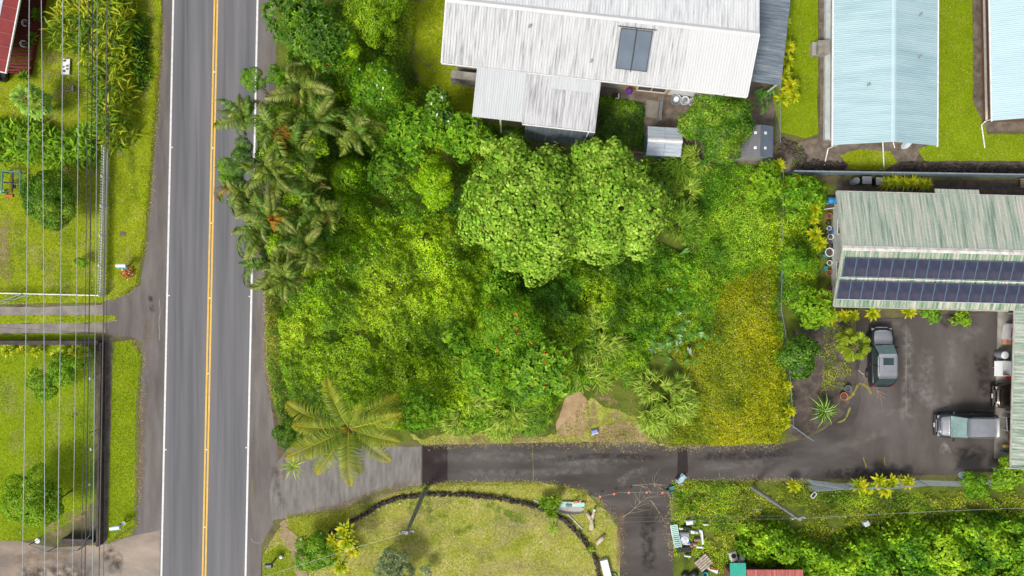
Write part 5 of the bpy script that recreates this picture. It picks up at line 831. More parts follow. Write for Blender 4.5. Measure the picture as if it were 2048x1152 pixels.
def wheel(parent, x, y, r=.35):
    for_ = MB(); s = 1 if y > 0 else -1
    for_.lathe([(r * .62, -.1), (r * .95, -.11), (r, -.06), (r, .06), (r * .95, .11), (r * .62, .1)], n=20); w_ = for_.build('wheel', TYRE, parent, loc=(x, y, r), rot=(R(-90 * s), 0, 0))
    q = MB(); q.lathe([(r * .6, 0), (r * .62, .09), (r * .5, .07), (r * .12, .1), (.01, .1)], n=20); q.build('rim', RIM, w_)
    q = MB()
    for k in range(5): q.box((math.cos(k * 1.2566) * r * .34, math.sin(k * 1.2566) * r * .34, .1), (r * .5, .05, .03), k * 1.2566)
    q.build('spokes', CHR, w_)
def loft(m, rings):
    n = len(rings[0]); k = len(m.v)
    for r_ in rings: m.v += [tuple(p) for p in r_]
    for i in range(len(rings) - 1): m.f += [(k + i * n + j, k + i * n + j + 1, k + (i + 1) * n + j + 1, k + (i + 1) * n + j) for j in range(n - 1)]
    m.f.append(tuple(k + j for j in range(n))); m.f.append(tuple(k + (len(rings) - 1) * n + j for j in range(n))[::-1])
def car(name, label, x, y, rz, paint, roofm, st, belt, cab, roofz, wb, wd=.92, sunroof=False, wsm=None, plate=True):
    """st: stations (x, halfwidth, top z) from front (+x) to rear; cab: x of windscreen foot, roof front, roof rear, rear foot"""
    t = thing(name, label, 'car', (x, y, 0), rz); m = MB(); rings = []
    for sx, w_, z in st:
        rings.append([(sx, yy * w_, zz) for yy, zz in ((-.86, .24), (-.97, .34), (-1.0, .58), (-.985, z - .14), (-.9, z - .025), (-.45, z + .02), (.45, z + .02), (.9, z - .025), (.985, z - .14), (1.0, .58), (.97, .34), (.86, .24))])
    loft(m, rings); m.build('body', paint, t, True)
    q = MB(); hs_ = [s_ for s_ in st if s_[0] > cab[0] + .05]; xs_ = [(hs_[1][0] - .06, hs_[1][1] * .72, hs_[1][2])] + [(s_[0], s_[1] * .8, s_[2]) for s_ in hs_[2:]] + [(cab[0] + .06, wd * .8, belt)]
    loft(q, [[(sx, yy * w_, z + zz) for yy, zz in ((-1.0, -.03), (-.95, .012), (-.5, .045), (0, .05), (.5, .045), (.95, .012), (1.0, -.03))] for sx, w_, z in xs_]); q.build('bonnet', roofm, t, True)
    a, b, c, d = cab; zb = belt; w0, w1 = wd * .92, wd * .8
    pt = {'fl': (a, w0 * .96, zb), 'fr': (a, -w0 * .96, zb), 'rl': (d, w0 * .93, zb), 'rr': (d, -w0 * .93, zb), 'Fl': (b, w1, roofz), 'Fr': (b, -w1, roofz), 'Rl': (c, w1 * .98, roofz - .03), 'Rr': (c, -w1 * .98, roofz - .03)}
    def pane(nm, ks, mt, push):
        q = MB(); P = [Vector(pt[k]) for k in ks]; n = (P[1] - P[0]).cross(P[2] - P[0]).normalized() * .02; ce = sum(P, Vector()) / 4
        if n.dot(ce - Vector(((a + d) / 2, 0, (zb + roofz) / 2))) < 0: n = -n
        q.add([p + n for p in P] + [p - n * 2 for p in P], [(0, 1, 2, 3), (7, 6, 5, 4), (0, 4, 5, 1), (1, 5, 6, 2), (2, 6, 7, 3), (3, 7, 4, 0)]); return q.build(nm, mt, t)
    pane('windscreen', ('fl', 'fr', 'Fr', 'Fl'), wsm or WSH, 0); pane('rear_window', ('rl', 'rr', 'Rr', 'Rl'), CGL, 0); pane('side_window', ('fl', 'rl', 'Rl', 'Fl'), CGL, 0); pane('side_window', ('fr', 'rr', 'Rr', 'Fr'), CGL, 0)
    q = MB(); xs = np.linspace(b + .06, c - .04, 7); rings = []
    for i, xx in enumerate(xs):
        f = 1 if 0 < i < 6 else .94; dz = 0 if 0 < i < 6 else -.035
        rings.append([(xx, yy * w1 * 1.06 * f, roofz + zz + dz) for yy, zz in ((-1.0, -.06), (-.98, .0), (-.8, .035), (-.3, .055), (.3, .055), (.8, .035), (.98, 0), (1.0, -.06))])
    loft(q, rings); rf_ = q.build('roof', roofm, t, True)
    q = MB()
    for yy in (-.5, -.25, 0, .25, .5): q.box(((b + c) / 2 - .25, yy * w1, roofz + .056), (abs(c - b) * .62, .035, .012))
    q.build('roof_ribs', roofm, rf_)
    if sunroof: q = MB(); q.cbox((b - .55, 0, roofz + .06), (.55, w1 * 1.1, .03), .01); q.build('sunroof', CGL, rf_)
    for s in (-1, 1): q = MB(); q.tube([(b - .15, s * w1 * .98, roofz + .07), (c + .3, s * w1 * .96, roofz + .06)], .02, 5); q.build('roof_rail', DARKFR, t)
    for s in (-1, 1):   # pillars
        for u, v in (('f', 'F'), ('r', 'R')): q = MB(); k = 'l' if s > 0 else 'r'; q.tube([pt[u + k], pt[v + k]], .045, 6); q.build('pillar', paint, t)
        mx = ((a + d) / 2, s * w0 * .95, zb); q = MB(); q.tube([(mx[0], mx[1], zb), ((b + c) / 2, s * w1, roofz)], .05, 6); q.build('pillar', paint, t)
        q = MB(); q.cbox((a - .2, s * (wd + .1), zb + .08), (.12, .22, .14), .03); q.build('mirror', paint, t)
        q = MB(); q.cbox((st[1][0] - .02, s * wd * .74, st[1][2] - .1), (.22, .22, .1), .04); q.build('headlight', LENS, t)
        q = MB(); q.cbox((st[-1][0] + .05, s * wd * .8, belt - .12), (.1, .16, .22), .03); q.build('taillight', REDL, t)
        for wx_ in wb: wheel(t, wx_, s * (wd - .09))
        q = MB(); q.box(((a + d) / 2, s * wd * 1.0, belt - .2), (.22, .03, .04)); q.build('door_handle', CHR, t)
    q = MB(); q.cbox((st[0][0] + .02, 0, .48), (.14, wd * 1.72, .22), .04); q.build('front_bumper', paint, t)
    q = MB(); q.cbox((st[-1][0] - .02, 0, .5), (.14, wd * 1.7, .24), .04); q.build('rear_bumper', paint, t)
    q = MB(); q.box((st[0][0] + .06, 0, .72), (.06, wd * 1.05, .12)); q.build('grille', CHR, t)
    if plate: q = MB(); q.box((st[0][0] + .1, 0, .52), (.02, .34, .14)); q.build('number_plate', PLATE, t)
    q = MB(); q.tube([(a + .05, -.1, zb + .04), (a - .1, .45, zb + .14)], .012, 4); q.tube([(a + .05, .3, zb + .04), (a - .1, .75, zb + .13)], .012, 4); q.build('wiper', DARKFR, t); return t
suv = [(2.28, .6, .8), (2.2, .76, .9), (2.0, .86, .98), (1.5, .92, 1.05), (1.0, .93, 1.08), (0, .93, 1.08), (-1.2, .93, 1.08), (-1.9, .9, 1.06), (-2.2, .84, 1.0), (-2.3, .74, .92)]
car('sports_utility_car', 'black sports utility car with sky-greyed roof and sunroof parked under the fan palm', 29.15, -5.45, R(90), CARB, SKYSHEEN, suv, 1.06, (1.0, .3, -1.55, -2.1), 1.72, (1.42, -1.38), sunroof=True)
van = [(2.3, .62, .78), (2.22, .8, .9), (2.0, .9, .98), (1.6, .96, 1.04), (1.1, .97, 1.08), (0, .97, 1.1), (-1.2, .97, 1.1), (-2.0, .95, 1.08), (-2.25, .9, 1.02), (-2.32, .8, .95)]
car('minivan', 'dark grey minivan with long ribbed roof parked nose-left by the carport', 35.85, -10.85, PI, CARG, SKYSHEEN, van, 1.08, (1.45, .55, -1.85, -2.2), 1.76, (1.5, -1.45), .96)
car('hatchback_car', 'dark brown car with chrome nose mostly hidden under the carport', 40.45, -8.55, PI, CARBR, CARBR, van, 1.06, (1.2, .4, -1.6, -2.1), 1.6, (1.45, -1.4), .94)
# ================================================================ FENCES AND WALLS
WHT = flat('white_picket_paint', (.78, .79, .8), .6, 0, .05); GALV = pm('galvanised_steel', [lin(136, 146, 154), lin(168, 176, 182)], 2, .4, metal=.4); DWALL = pm('dark_wall', [lin(50, 44, 43), lin(68, 60, 58), lin(88, 80, 75)], 1.2, .85, .1, fine=.15)
pa, pb = Vector(W2(220, 298)), Vector(W2(212, 590)); L_ = (pb - pa).length; PF = thing('picket_fence', 'white picket fence along the lawn left of the road', 'fence', (pa.x, pa.y, 0), math.atan2(pb.y - pa.y, pb.x - pa.x))
pk = MB(); pk.add([(-.062, 0, .06), (.062, 0, .06), (.062, .03, .06), (-.062, .03, .06), (-.062, 0, 1.02), (.062, 0, 1.02), (.062, .03, 1.02), (-.062, .03, 1.02), (0, 0, 1.12), (0, .03, 1.12)], [(0, 1, 5, 8, 4), (3, 7, 9, 6, 2), (0, 4, 7, 3), (1, 2, 6, 5), (4, 8, 9, 7), (5, 6, 9, 8)]); PK = pk.mesh('picket', WHT)
n_ = int(L_ / .21)
for i in range(n_): link('picket', PK, PF, (.1 + i * L_ / n_, -.03, 0))
for z in (.3, .78): q = MB(); q.box((L_ / 2, .035, z + .06), (L_, .06, .1)); q.build('rail', WHT, PF)
for i in range(6): q = MB(); q.box((i * L_ / 5, .06, .55), (.1, .1, 1.1)); q.lathe([(.05, 0), (.07, .04), (.04, .09), (.01, .1)], (i * L_ / 5, .06, 1.1), 8); q.build('post', WHT, PF)
ga, gb = Vector(W2(212, 591)), Vector(W2(0, 586)); G = thing('white_rail_gate', 'long low white rail closing the lawn beside the left drive', 'gate', (ga.x, ga.y, 0), math.atan2(gb.y - ga.y, gb.x - ga.x)); gl = (gb - ga).length + 3
for z in (.25, .55, .9): q = MB(); q.box((gl / 2, 0, z), (gl, .05, .06)); q.build('rail', WHT, G)
for i in range(6): q = MB(); q.box((.03 + i * gl / 5, .04, .47), (.06, .06, .94)); q.build('post', WHT, G)
G2 = thing('mesh_gate', 'open galvanised mesh gate leaf at the left edge by the white rail', 'gate', W(62, 588), R(199)); q = MB(); q.tube([(0, 0, 1.1), (3.2, 0, 1.1)], .025); q.tube([(0, 0, .15), (3.2, 0, .15)], .025)
for k in range(3): q.tube([(k * 1.6, 0, .0), (k * 1.6, 0, 1.1)], .025)
q.build('frame', GALV, G2)
def chain(m, L, h, z0=.05, sp=.1, w_=.0035):
    n = int((L + h) / sp)
    for s in (1, -1):
        for i in range(n):
            a = -h + i * sp; p = [(a, z0), (a + h, z0 + h)]
            if p[0][0] < 0: p[0] = (0, z0 - a)
            if p[1][0] > L: p[1] = (L, z0 + L - a)
            if p[1][0] <= p[0][0]: continue
            if s < 0: p = [(L - u, v) for u, v in p]
            m.add([(p[0][0], w_, p[0][1]), (p[1][0], w_, p[1][1]), (p[1][0], -w_, p[1][1] + w_), (p[0][0], -w_, p[0][1] + w_)], [(0, 1, 2, 3)])
def mesh_fence(label, pts, h=1.3, name='mesh_fence', mat=GALV, sp=.1, z=0.0, ww=.004, cat='fence'):
    P = WP(pts); t = thing(name, label, cat, (*P[0], z))
    for a, b in zip(P, P[1:]):
        L = math.hypot(b[0] - a[0], b[1] - a[1]); an = math.atan2(b[1] - a[1], b[0] - a[0]); lo = (a[0] - P[0][0], a[1] - P[0][1], 0)
        q = MB(); chain(q, L, h - .1, .05, sp, ww); q.build('mesh_panel', mat, t, loc=lo, rot=(0, 0, an)); q = MB(); q.tube([(0, 0, h), (L, 0, h)], .022); q.build('top_rail', mat, t, loc=lo, rot=(0, 0, an))
    for a in P: q = MB(); q.tube([(0, 0, 0), (0, 0, h + .06)], .03, 8); q.build('post', mat, t, loc=(a[0] - P[0][0], a[1] - P[0][1], 0))
    return t
mesh_fence('galvanised mesh fence along the south side of the drive', [(1612, 972), (1690, 966), (1768, 966), (1834, 960), (1910, 962), (1998, 960)], 1.5, ww=.006)
mesh_fence('overgrown mesh fence between the lot and the green-roofed house', [(1556, 345), (1556, 430), (1554, 520), (1552, 620), (1560, 660), (1570, 760), (1576, 850)], 1.1, sp=.14)
mesh_fence('mesh gate leaf folded open beside the fence south of the drive', [(1607, 958), (1684, 968)], 1.45, 'mesh_gate', ww=.007, cat='gate')
mesh_fence('galvanised gate leaf standing open at the bend of the drive', [(1568, 842), (1612, 874)], 1.3, 'mesh_gate', sp=.07, ww=.008, cat='gate')
mesh_fence('thin mesh fence beside the ti plants along the carport', [(1549, 175), (1549, 290)], 1.2, sp=.16)
mesh_fence('short galvanised railing between patio slab and concrete yard', [(1320, 205), (1316, 246)], 1.1, 'metal_railing', sp=.12, ww=.012)
mesh_fence('thin dark mesh fence just inside the dark wall at lower left', [(197, 700), (194, 860), (196, 1060), (170, 1092), (112, 1094), (76, 1080)], 1.0, sp=.16, mat=pm('dark_green_wire', [lin(60, 84, 78), lin(84, 108, 100)], 2, .6))
q = MB(); P = WP([(210, 684), (214, 684), (208, 1086), (204, 1086)]); q.prism(P[::-1], 0, .8); P2 = WP([(-200, 680), (208, 680), (208, 688), (-200, 688)]); q.prism(P2[::-1], 0, .799); P3 = WP([(136, 1070), (198, 1072), (198, 1080), (136, 1080)]); q.prism(P3[::-1], 0, .8)
tag(q.build('dark_wall', DWALL), 'dark stained wall enclosing the bright lawn at lower left', 'wall')
BW = thing('metal_boundary_wall', 'long blue-grey sheet metal boundary wall behind the green-roofed house', 'wall', W(1572, 349)); BLM = pm('blue_grey_sheet', [lin(92, 112, 122), lin(122, 140, 148)], 1.0, .5, 0, (5, 1, 1)); bl = Vector(W2(2300, 360)) - Vector(W2(1572, 349)); an = math.atan2(bl.y, bl.x)
for k in range(15): q = MB(); corrug(q, 0, 1.93, 0, 0, 1.5, 0, .24, .02); q.build('wall_sheet', BLM, BW, loc=(bl.x * k / 15, bl.y * k / 15, .05), rot=(R(90), 0, an))
q = MB(); q.box((bl.length / 2, .02, 1.56), (bl.length, .1, .03)); q.build('coping', GALV, BW, rot=(0, 0, an))
# rock walls: real stones, too small to pick apart
ROCK = pm('lava_rock', [lin(46, 40, 36), lin(70, 62, 56), lin(100, 90, 80)], 3, .95, .4, fine=.2); _ico = [(0, 0, 1), (.89, 0, .45), (.28, .85, .45), (-.72, .53, .45), (-.72, -.53, .45), (.28, -.85, .45), (.72, .53, -.45), (-.28, .85, -.45), (-.89, 0, -.45), (-.28, -.85, -.45), (.72, -.53, -.45), (0, 0, -1)]
_icf = [(0, 1, 2), (0, 2, 3), (0, 3, 4), (0, 4, 5), (0, 5, 1), (1, 6, 2), (2, 7, 3), (3, 8, 4), (4, 9, 5), (5, 10, 1), (6, 7, 2), (7, 8, 3), (8, 9, 4), (9, 10, 5), (10, 6, 1), (11, 7, 6), (11, 8, 7), (11, 9, 8), (11, 10, 9), (11, 6, 10)]
def rocks(m, pts, n, r, wd, hgt):
    P = [Vector((*p, 0)) for p in WP(pts)]; seg = [(b - a).length for a, b in zip(P, P[1:])]; T = sum(seg)
    for i in range(n):
        d = U(0, T); k = 0
        while d > seg[k]: d -= seg[k]; k += 1
        dr = (P[k + 1] - P[k]).normalized(); c = P[k] + dr * d + Vector((-dr.y, dr.x, 0)) * U(-wd, wd); c.z = U(0, hgt); s = r * U(.5, 1.3); rot = Matrix.Rotation(U(0, 6), 3, (U(-1, 1), U(-1, 1), 1)); sc = Vector((U(.7, 1.3), U(.7, 1.2), U(.6, 1)))
        m.add([c + rot @ Vector((a * sc.x, b * sc.y, e * sc.z)) * s * U(.85, 1.1) for a, b, e in _ico], _icf)
curve = [(660, 1065), (690, 1048), (725, 1030), (760, 1008), (800, 994), (850, 988), (930, 988), (1000, 996), (1050, 1006), (1100, 1022), (1130, 1040), (1165, 1075), (1190, 1115), (1200, 1160)]
WL = thing('rock_wall', 'low curved wall of dark lava rocks around the dry lawn', 'wall', (0, 0, 0)); q = MB(); rocks(q, curve, 1300, .1, .13, .34); o = q.build('stones', ROCK, WL); o['kind'] = 'stuff'
fringe('weeds growing over the curved rock wall', curve, .16, 70, 'lawndry', .2)
RP = thing('rock_pile', 'heap of dark lava rubble beside the grey garden shed', 'rock pile', (0, 0, 0)); q = MB(); rocks(q, [(1560, 290), (1590, 300), (1605, 325), (1640, 335), (1690, 340)], 420, .13, .5, .16); o = q.build('stones', ROCK, RP); o['kind'] = 'stuff'
RP = thing('rock_pile', 'band of dark lava rubble along the boundary wall on the right', 'rock pile', (0, 0, 0)); q = MB(); rocks(q, [(1800, 332), (1880, 336), (1960, 338), (2060, 340)], 520, .12, .3, .14); o = q.build('stones', ROCK, RP); o['kind'] = 'stuff'
PALE = pm('pale_stone', [lin(190, 180, 170), lin(216, 208, 198)], 3, .8)
for i, (px, py) in enumerate([(774, 1009), (758, 1018), (748, 1024), (734, 1034), (800, 1006)]): x, y = W2(px, py); q = MB(); q.add([(a * .1, b * .09, c * .06 + .06) for a, b, c in _ico], _icf); o = q.build('pale_stone', PALE, None, loc=(x, y, .42 if i < 0 else .01)); tag(o, ['rightmost but one', 'middle', 'second from left', 'leftmost', 'rightmost'][i] + ' of the pale stones lying along the curved rock wall', 'stone', 'pale stones along the rock wall')
# stepping path of rough pavers at the road corner
PAV = pm('dry_turf_paver', [lin(130, 112, 84), lin(160, 142, 110)], 4, .95, .2, fine=.2)
for i, (px, py, w_, h_, a) in enumerate([(568, 1048, .55, .55, .6), (576, 1072, 1.0, 1.3, .9), (588, 1090, 1.3, .9, -.7), (596, 1115, 1.2, .8, -1.1), (602, 1140, 1.2, .9, -1.3)]): x, y = W2(px, py); q = MB(); q.cbox((0, 0, .03), (w_, h_, .06), .02); o = q.build('paver', PAV, None, loc=(x, y, -.02 + .007 * i), rot=(0, 0, a)); tag(o, ['small square', 'broad topmost', 'second', 'third', 'lowest'][i] + ' paver of the rough path at the road corner', 'paver', 'pavers of the corner path')
# ================================================================ UTILITY POLES AND CABLES
POLE = pm('grey_pole_wood', [lin(112, 112, 110), lin(140, 140, 136), lin(158, 156, 150)], 2, .85, .1, (3, 3, .5))
def pole(label, x, y, h, arm=1.2, az=0.0, lean=(0, 0)):
    t = thing('utility_pole', label, 'utility pole', (x, y, 0)); q = MB(); q.tube([(0, 0, 0), (lean[0] * .5, lean[1] * .5, h * .5), (lean[0], lean[1], h)], [.17, .15, .12], 10); q.build('pole', POLE, t)
    q = MB(); q.box((lean[0], lean[1], h - .35), (arm, .1, .12), az); q.build('crossarm', POLE, t)
    for s in (-1, 1): q = MB(); q.lathe([(.03, 0), (.06, .04), (.04, .1), (.06, .14), (.02, .2)], (lean[0] + s * math.cos(az) * arm * .45, lean[1] + s * math.sin(az) * arm * .45, h - .29), 8); q.build('insulator', flat('insulator_grey', (.5, .52, .54), .3), t)
    return t
x, y = W2(850, 980); pole('grey utility pole leaning over the dry lawn, its foot at the curved wall', x, y, 9.6, 1.0, .1); A = Vector((x, y, 9.5)); x, y = W2(1503, 973); pole('grey utility pole standing in the weeds south of the drive', x, y, 8.6, .9, .1, (.25, .3)); B = Vector((x + .25, y + .3, 8.5))
WIRE = flat('pale_cable', (.42, .46, .46), .5); WIRED = flat('dark_cable', (.05, .06, .065), .6); WIREG = flat('grey_cable', (.2, .22, .2), .6); WIREB = flat('bronze_cable', (.13, .1, .085), .6)
def cable(label, a, b, r=.02, sag=.4, mat=WIRE, group=None):
    a, b = Vector(a), Vector(b); q = MB(); q.tube([a.lerp(b, k / 20) - Vector((0, 0, sag * 4 * (k / 20) * (1 - k / 20))) for k in range(21)], r, 5, False); return tag(q.build('overhead_cable', mat), label, 'cable', group)
lab = ['leftmost overhead cable above the left lawn', 'second overhead cable from the left', 'third overhead cable from the left', 'fourth overhead cable from the left, thin', 'fifth overhead cable from the left, greenish', 'sixth overhead cable from the left, dark', 'seventh overhead cable from the left, beside the picket fence', 'rightmost overhead cable above the dark wall']
YE = 40.0; arms = {}
for i, (xt, xb, z, r, mt) in enumerate([(60, 46, 9.4, .023, WIRE), (84, 91, 9.4, .023, WIRE), (127, 116, 9.4, .023, WIRE), (160, 146, 7.0, .018, WIRE), (178, 164, 6.6, .022, WIRED), (187, 171, 6.3, .035, WIRED), (196, 186, 6.0, .025, WIRE), (216, 199, 5.7, .04, WIREB)]):
    k = (1 - z / CAM_H) / PPM; f = lambda Y: (xt + (xb - xt) * (576 - Y / k) / 1152 - 1024) * k
    cable(lab[i], (f(YE), YE, z + .3), (f(-YE), -YE, z + .3), r, .3, mt, 'overhead cables along the road'); arms[i] = (f(YE), f(-YE), z + .3)
q = MB(); q.tube([(arms[7][0] + .02, 26, 5.85), (arms[7][0] - .55, -26, 5.9)], .016, 4, False); tag(q.build('overhead_cable', WIRED), 'thin dark cable lashed beside the rightmost overhead cable', 'cable', 'overhead cables along the road')
for s, Y in ((0, YE), (1, -YE)):
    t = thing('utility_pole', ['utility pole beyond the top edge carrying the roadside cables', 'utility pole beyond the bottom edge carrying the roadside cables'][s], 'utility pole', (arms[7][s] + .2, Y, 0)); q = MB(); q.tube([(0, 0, 0), (0, 0, 10.2)], [.2, .14], 10); q.build('pole', POLE, t); q = MB(); q.box((-2.3, 0, 9.62), (5.6, .12, .14)); q.box((-.9, 0, 7.2), (2.6, .1, .1)); q.build('crossarm', POLE, t)
cable('upper service cable between the two grey poles above the dry lawn', A, B, .007, .5, WIREG); cable('lower service cable between the two grey poles above the dry lawn', A + Vector((.1, 0, -.5)), B + Vector((0, 0, -.5)), .006, .9, WIREG); cable('service cable running from the leaning grey pole down to the lower left', A, (*W2(420, 1190, 6), 6.0), .01, .3)
cable('service cable running from the right grey pole out past the bottom right', B, (*W2(2300, 1010, 6.5), 6.5), .009, .4); cable('thin service wire crossing above the left drive', (arms[5][0], -3.2, 6.5), (*W2(-60, 652, 4), 4.0), .012, .2, WIRED)
# ================================================================ YARD THINGS
WP_ = flat('white_plastic', (.75, .77, .78), .45, 0, .05); TEALM = flat('teal_paint', (.03, .22, .2), .5); TERRA = pm('terracotta', [lin(168, 84, 56), lin(196, 108, 76)], 3, .8); BLUEP = flat('blue_plastic', (.02, .22, .5), .45); BLK = flat('black_plastic', (.015, .016, .018), .5); GREYP = flat('grey_plastic', (.2, .22, .24), .6); SOILM = M_CINDER; WOOD = pm('weathered_wood', [lin(120, 104, 84), lin(160, 144, 120)], 3, .85, .1, (1, 8, 1))
def pot(label, px, py, r=.18, h=.3, mat=TERRA, name='plant_pot', fill=True, z=0.0, cat='pot'):
    x, y = W2(px, py); t = thing(name, label, cat, (x, y, z)); q = MB(); q.lathe([(r * .7, 0), (r, h * .9), (r * 1.08, h * .9), (r * 1.08, h), (r * .9, h), (r * .86, h * .75), (.01, h * .72)], n=16); q.build('rim_and_body', mat, t)
    if fill: q = MB(); q.lathe([(.01, 0), (r * .84, 0), (r * .6, .03), (.01, .04)], (0, 0, h * .76), 12); q.build('soil', SOILM, t)
    return t
pts_ = [(1655, 432, TERRA, 'terracotta pot, topmost along the west wall'), (1654, 446, BLK, 'black pot below the topmost terracotta one on the west wall'), (1655, 457, WP_, 'white pot third from the top along the west wall'), (1652, 466, BLK, 'black tub beside the blue and white pots on the west wall'), (1657, 463, BLUEP, 'small blue pot along the west wall'), (1658, 474, WP_, 'white bucket in the middle of the west wall row'), (1656, 482, GREYP, 'grey pot in the middle of the west wall row'), (1657, 492, BLK, 'black pot above the white-rimmed tub on the west wall'), (1656, 526, WP_, 'white jug below the white-rimmed tub'), (1655, 546, TERRA, 'terracotta pot in the lower half of the west wall row'), (1660, 577, TERRA, 'lowest terracotta pot by the south-west house corner'), (1655, 585, GREYP, 'grey pot below the lowest terracotta one')]
for px, py, mt, lb in pts_: pot(lb, px, py, .17 + .03 * ((px + py) % 3), .32, mt)
pot('white-rimmed black tub in the row along the west wall', 1655, 505, .34, .4, WP_, 'round_tub')
x, y = W2(1664, 402); t = thing('blue_drum', 'bright blue plastic drum lying at the north-west corner of the green-roofed house', 'drum', (x, y, 0)); q = MB(); q.lathe([(.25, 0), (.29, .04), (.29, .3), (.305, .33), (.29, .36), (.29, .62), (.305, .65), (.29, .68), (.29, .95), (.25, 1.0)], n=18); q.build('shell', BLUEP, t, True, loc=(-.5, 0, .3), rot=(0, R(90), 0))
x, y = W2(1655, 413); t = thing('lounge_frame', 'white-framed slatted panel leaning by the blue drum', 'panel', (x, y, 0), R(8)); q = MB()
for s in (-1, 1): q.box((0, s * .2, .3), (.95, .05, .05)); q.box((s * .46, 0, .3), (.05, .35, .05)); q.box((s * .44, s * .2, .14), (.05, .05, .28)); q.box((-s * .44, s * .2, .14), (.05, .05, .28))
q.build('frame', WP_, t)
for k in range(5): q = MB(); q.box((-.34 + k * .17, 0, .315), (.12, .34, .02)); q.build('slat', pm('dark_brown_slat', [lin(76, 54, 50), lin(96, 70, 62)], 3, .7), t)
for i, (px, py) in enumerate([(1646, 512), (1648, 537)]): x, y = W2(px, py); t = thing('folding_stool', ['upper', 'lower'][i] + ' small green folding frame among the pots by the west wall', 'stool', (x, y, 0), .4 + i); q = MB(); [q.tube([(-.18, s * .14, 0), (.18, s * .14, .36)], .02) or q.tube([(.18, s * .1, 0), (-.18, s * .1, .36)], .02) for s in (-1, 1)]; q.build('legs', TEALM, t); q = MB(); q.box((0, 0, .37), (.36, .28, .02)); q.build('seat', TEALM, t)
# bins north of the green roof
for i, (px, py, kind) in enumerate([(1704, 364, 'b'), (1725, 363, 'c'), (1752, 365, 'c')]):
    x, y = W2(px, py)
    if kind == 'b': t = thing('dark_barrel', 'dark grey barrel beside the square crate north of the green roof', 'barrel', (x, y, 0)); q = MB(); q.lathe([(.24, 0), (.28, .1), (.29, .4), (.27, .75), (.24, .78), (.2, .74), (.01, .74)], n=16); q.build('body', GREYP, t)
    else: t = thing('square_crate', ['large grey lidded crate north of the green roof', 'grey lidded crate half hidden by the spiky yellow hedge'][i - 1], 'crate', (x, y, 0)); q = MB(); q.cbox((0, 0, .33), (.68, .56, .66), .03); q.build('box', BLK, t); q = MB(); q.cbox((0, 0, .69), (.74, .62, .06), .02); q.build('lid', GREYP, t)
x, y = W2(2042, 368); t = thing('wooden_chair', 'pale wooden chair against the boundary wall at the right edge', 'chair', (x, y, 0)); q = MB(); [q.box((0, -.3 + .15 * k, .42), (.7, .12, .03)) for k in range(5)]; q.build('seat', WOOD, t); q = MB(); [q.box((-.32 + .16 * k, .36, .72), (.12, .03, .6)) for k in range(5)]; q.build('backrest', WOOD, t)
for sx in (-.32, .32):
    for sy in (-.3, .34): q = MB(); q.box((sx, sy, .2), (.06, .06, .4)); q.build('leg', WOOD, t)
# carport clutter
def cooler(label, px, py, mat, lidm, sx, sy, h, rz=0.0, z=.12, open_=True):
    x, y = W2(px, py); t = thing('cool_box', label, 'cool box', (x, y, z), rz); q = MB(); w_ = .05
    q.box((0, 0, .03), (sx, sy, .06)); [q.box((s * (sx / 2 - w_ / 2), 0, h / 2), (w_, sy, h)) for s in (-1, 1)]; [q.box((0, s * (sy / 2 - w_ / 2), h / 2 + .001), (sx - 2 * w_ + .004, w_, h)) for s in (-1, 1)]; q.build('box', mat, t)
    q = MB()
    if open_: q.cbox((-sx * .9, 0, h - .02), (sx * .8, sy, .05), .015); q.box((-sx * .5, 0, h - .03), (.05, sy * .7, .03)); q.box((-sx*.9, 0, h/2-.03), (.05,.05,h-.06))
    else: q.cbox((0, 0, h + .03), (sx * 1.02, sy * 1.02, .06), .02)
    q.build('lid', lidm, t); return t
cooler('large white cool box with its lid open at the carport edge', 2001, 735, WP_, WP_, .75, 1.2, .6, 0, .12)
x, y = W2(2001, 708); t = thing('dark_barrel', 'dark barrel with white lid standing at the carport edge', 'barrel', (x - .3, y, .02)); q = MB(); q.lathe([(.26, 0), (.3, .1), (.31, .5), (.28, .86)], n=18); q.build('body', GREYP, t); q = MB(); q.lathe([(.29, 0), (.3, .05), (.26, .08), (.02, .09)], (0, 0, .86), 18); q.build('lid', WP_, t)
x, y = W2(2012, 738); t = thing('blue_tub', 'round blue tub beside the white cool box in the carport', 'tub', (x + .3, y, .12)); q = MB(); q.lathe([(.3, 0), (.38, .4), (.4, .4), (.4, .43), (.02, .44)], n=20); q.build('body', BLUEP, t)
x, y = W2(2011, 752); t = thing('red_basket', 'orange-red basket below the white cool box in the carport', 'basket', (x, y, .12)); q = MB(); q.lathe([(.18, 0), (.24, .26), (.26, .26), (.26, .29), (.2, .26), (.15, .06), (.01, .06)], n=14); q.build('body', pm('orange_plastic', [lin(200, 72, 40), lin(220, 96, 60)], 3, .5), t)
x, y = W2(2014, 665); t = thing('carton_stack', 'white carton with illegible red print inside the carport', 'carton', (x, y, .12), R(-8)); q = MB(); q.box((0, 0, .3), (.9, 1.1, .6)); q.build('box', pm('white_carton', [lin(212, 214, 216), lin(232, 232, 232)], 2, .7), t); q = MB()
q.box((.08, .62, .31), (.95, .14, .58)); q.build('flap', WP_, t)
RL = flat('red_lettering', (.6, .04, .07), .6)
for k in range(2): q = MB(); q.tube([(.1 * k * 2 - .15 + .07 * math.sin(u * 2.6), -.42 + u * .03, .606) for u in range(28)], .022, 5); q.build('red_print', RL, t)
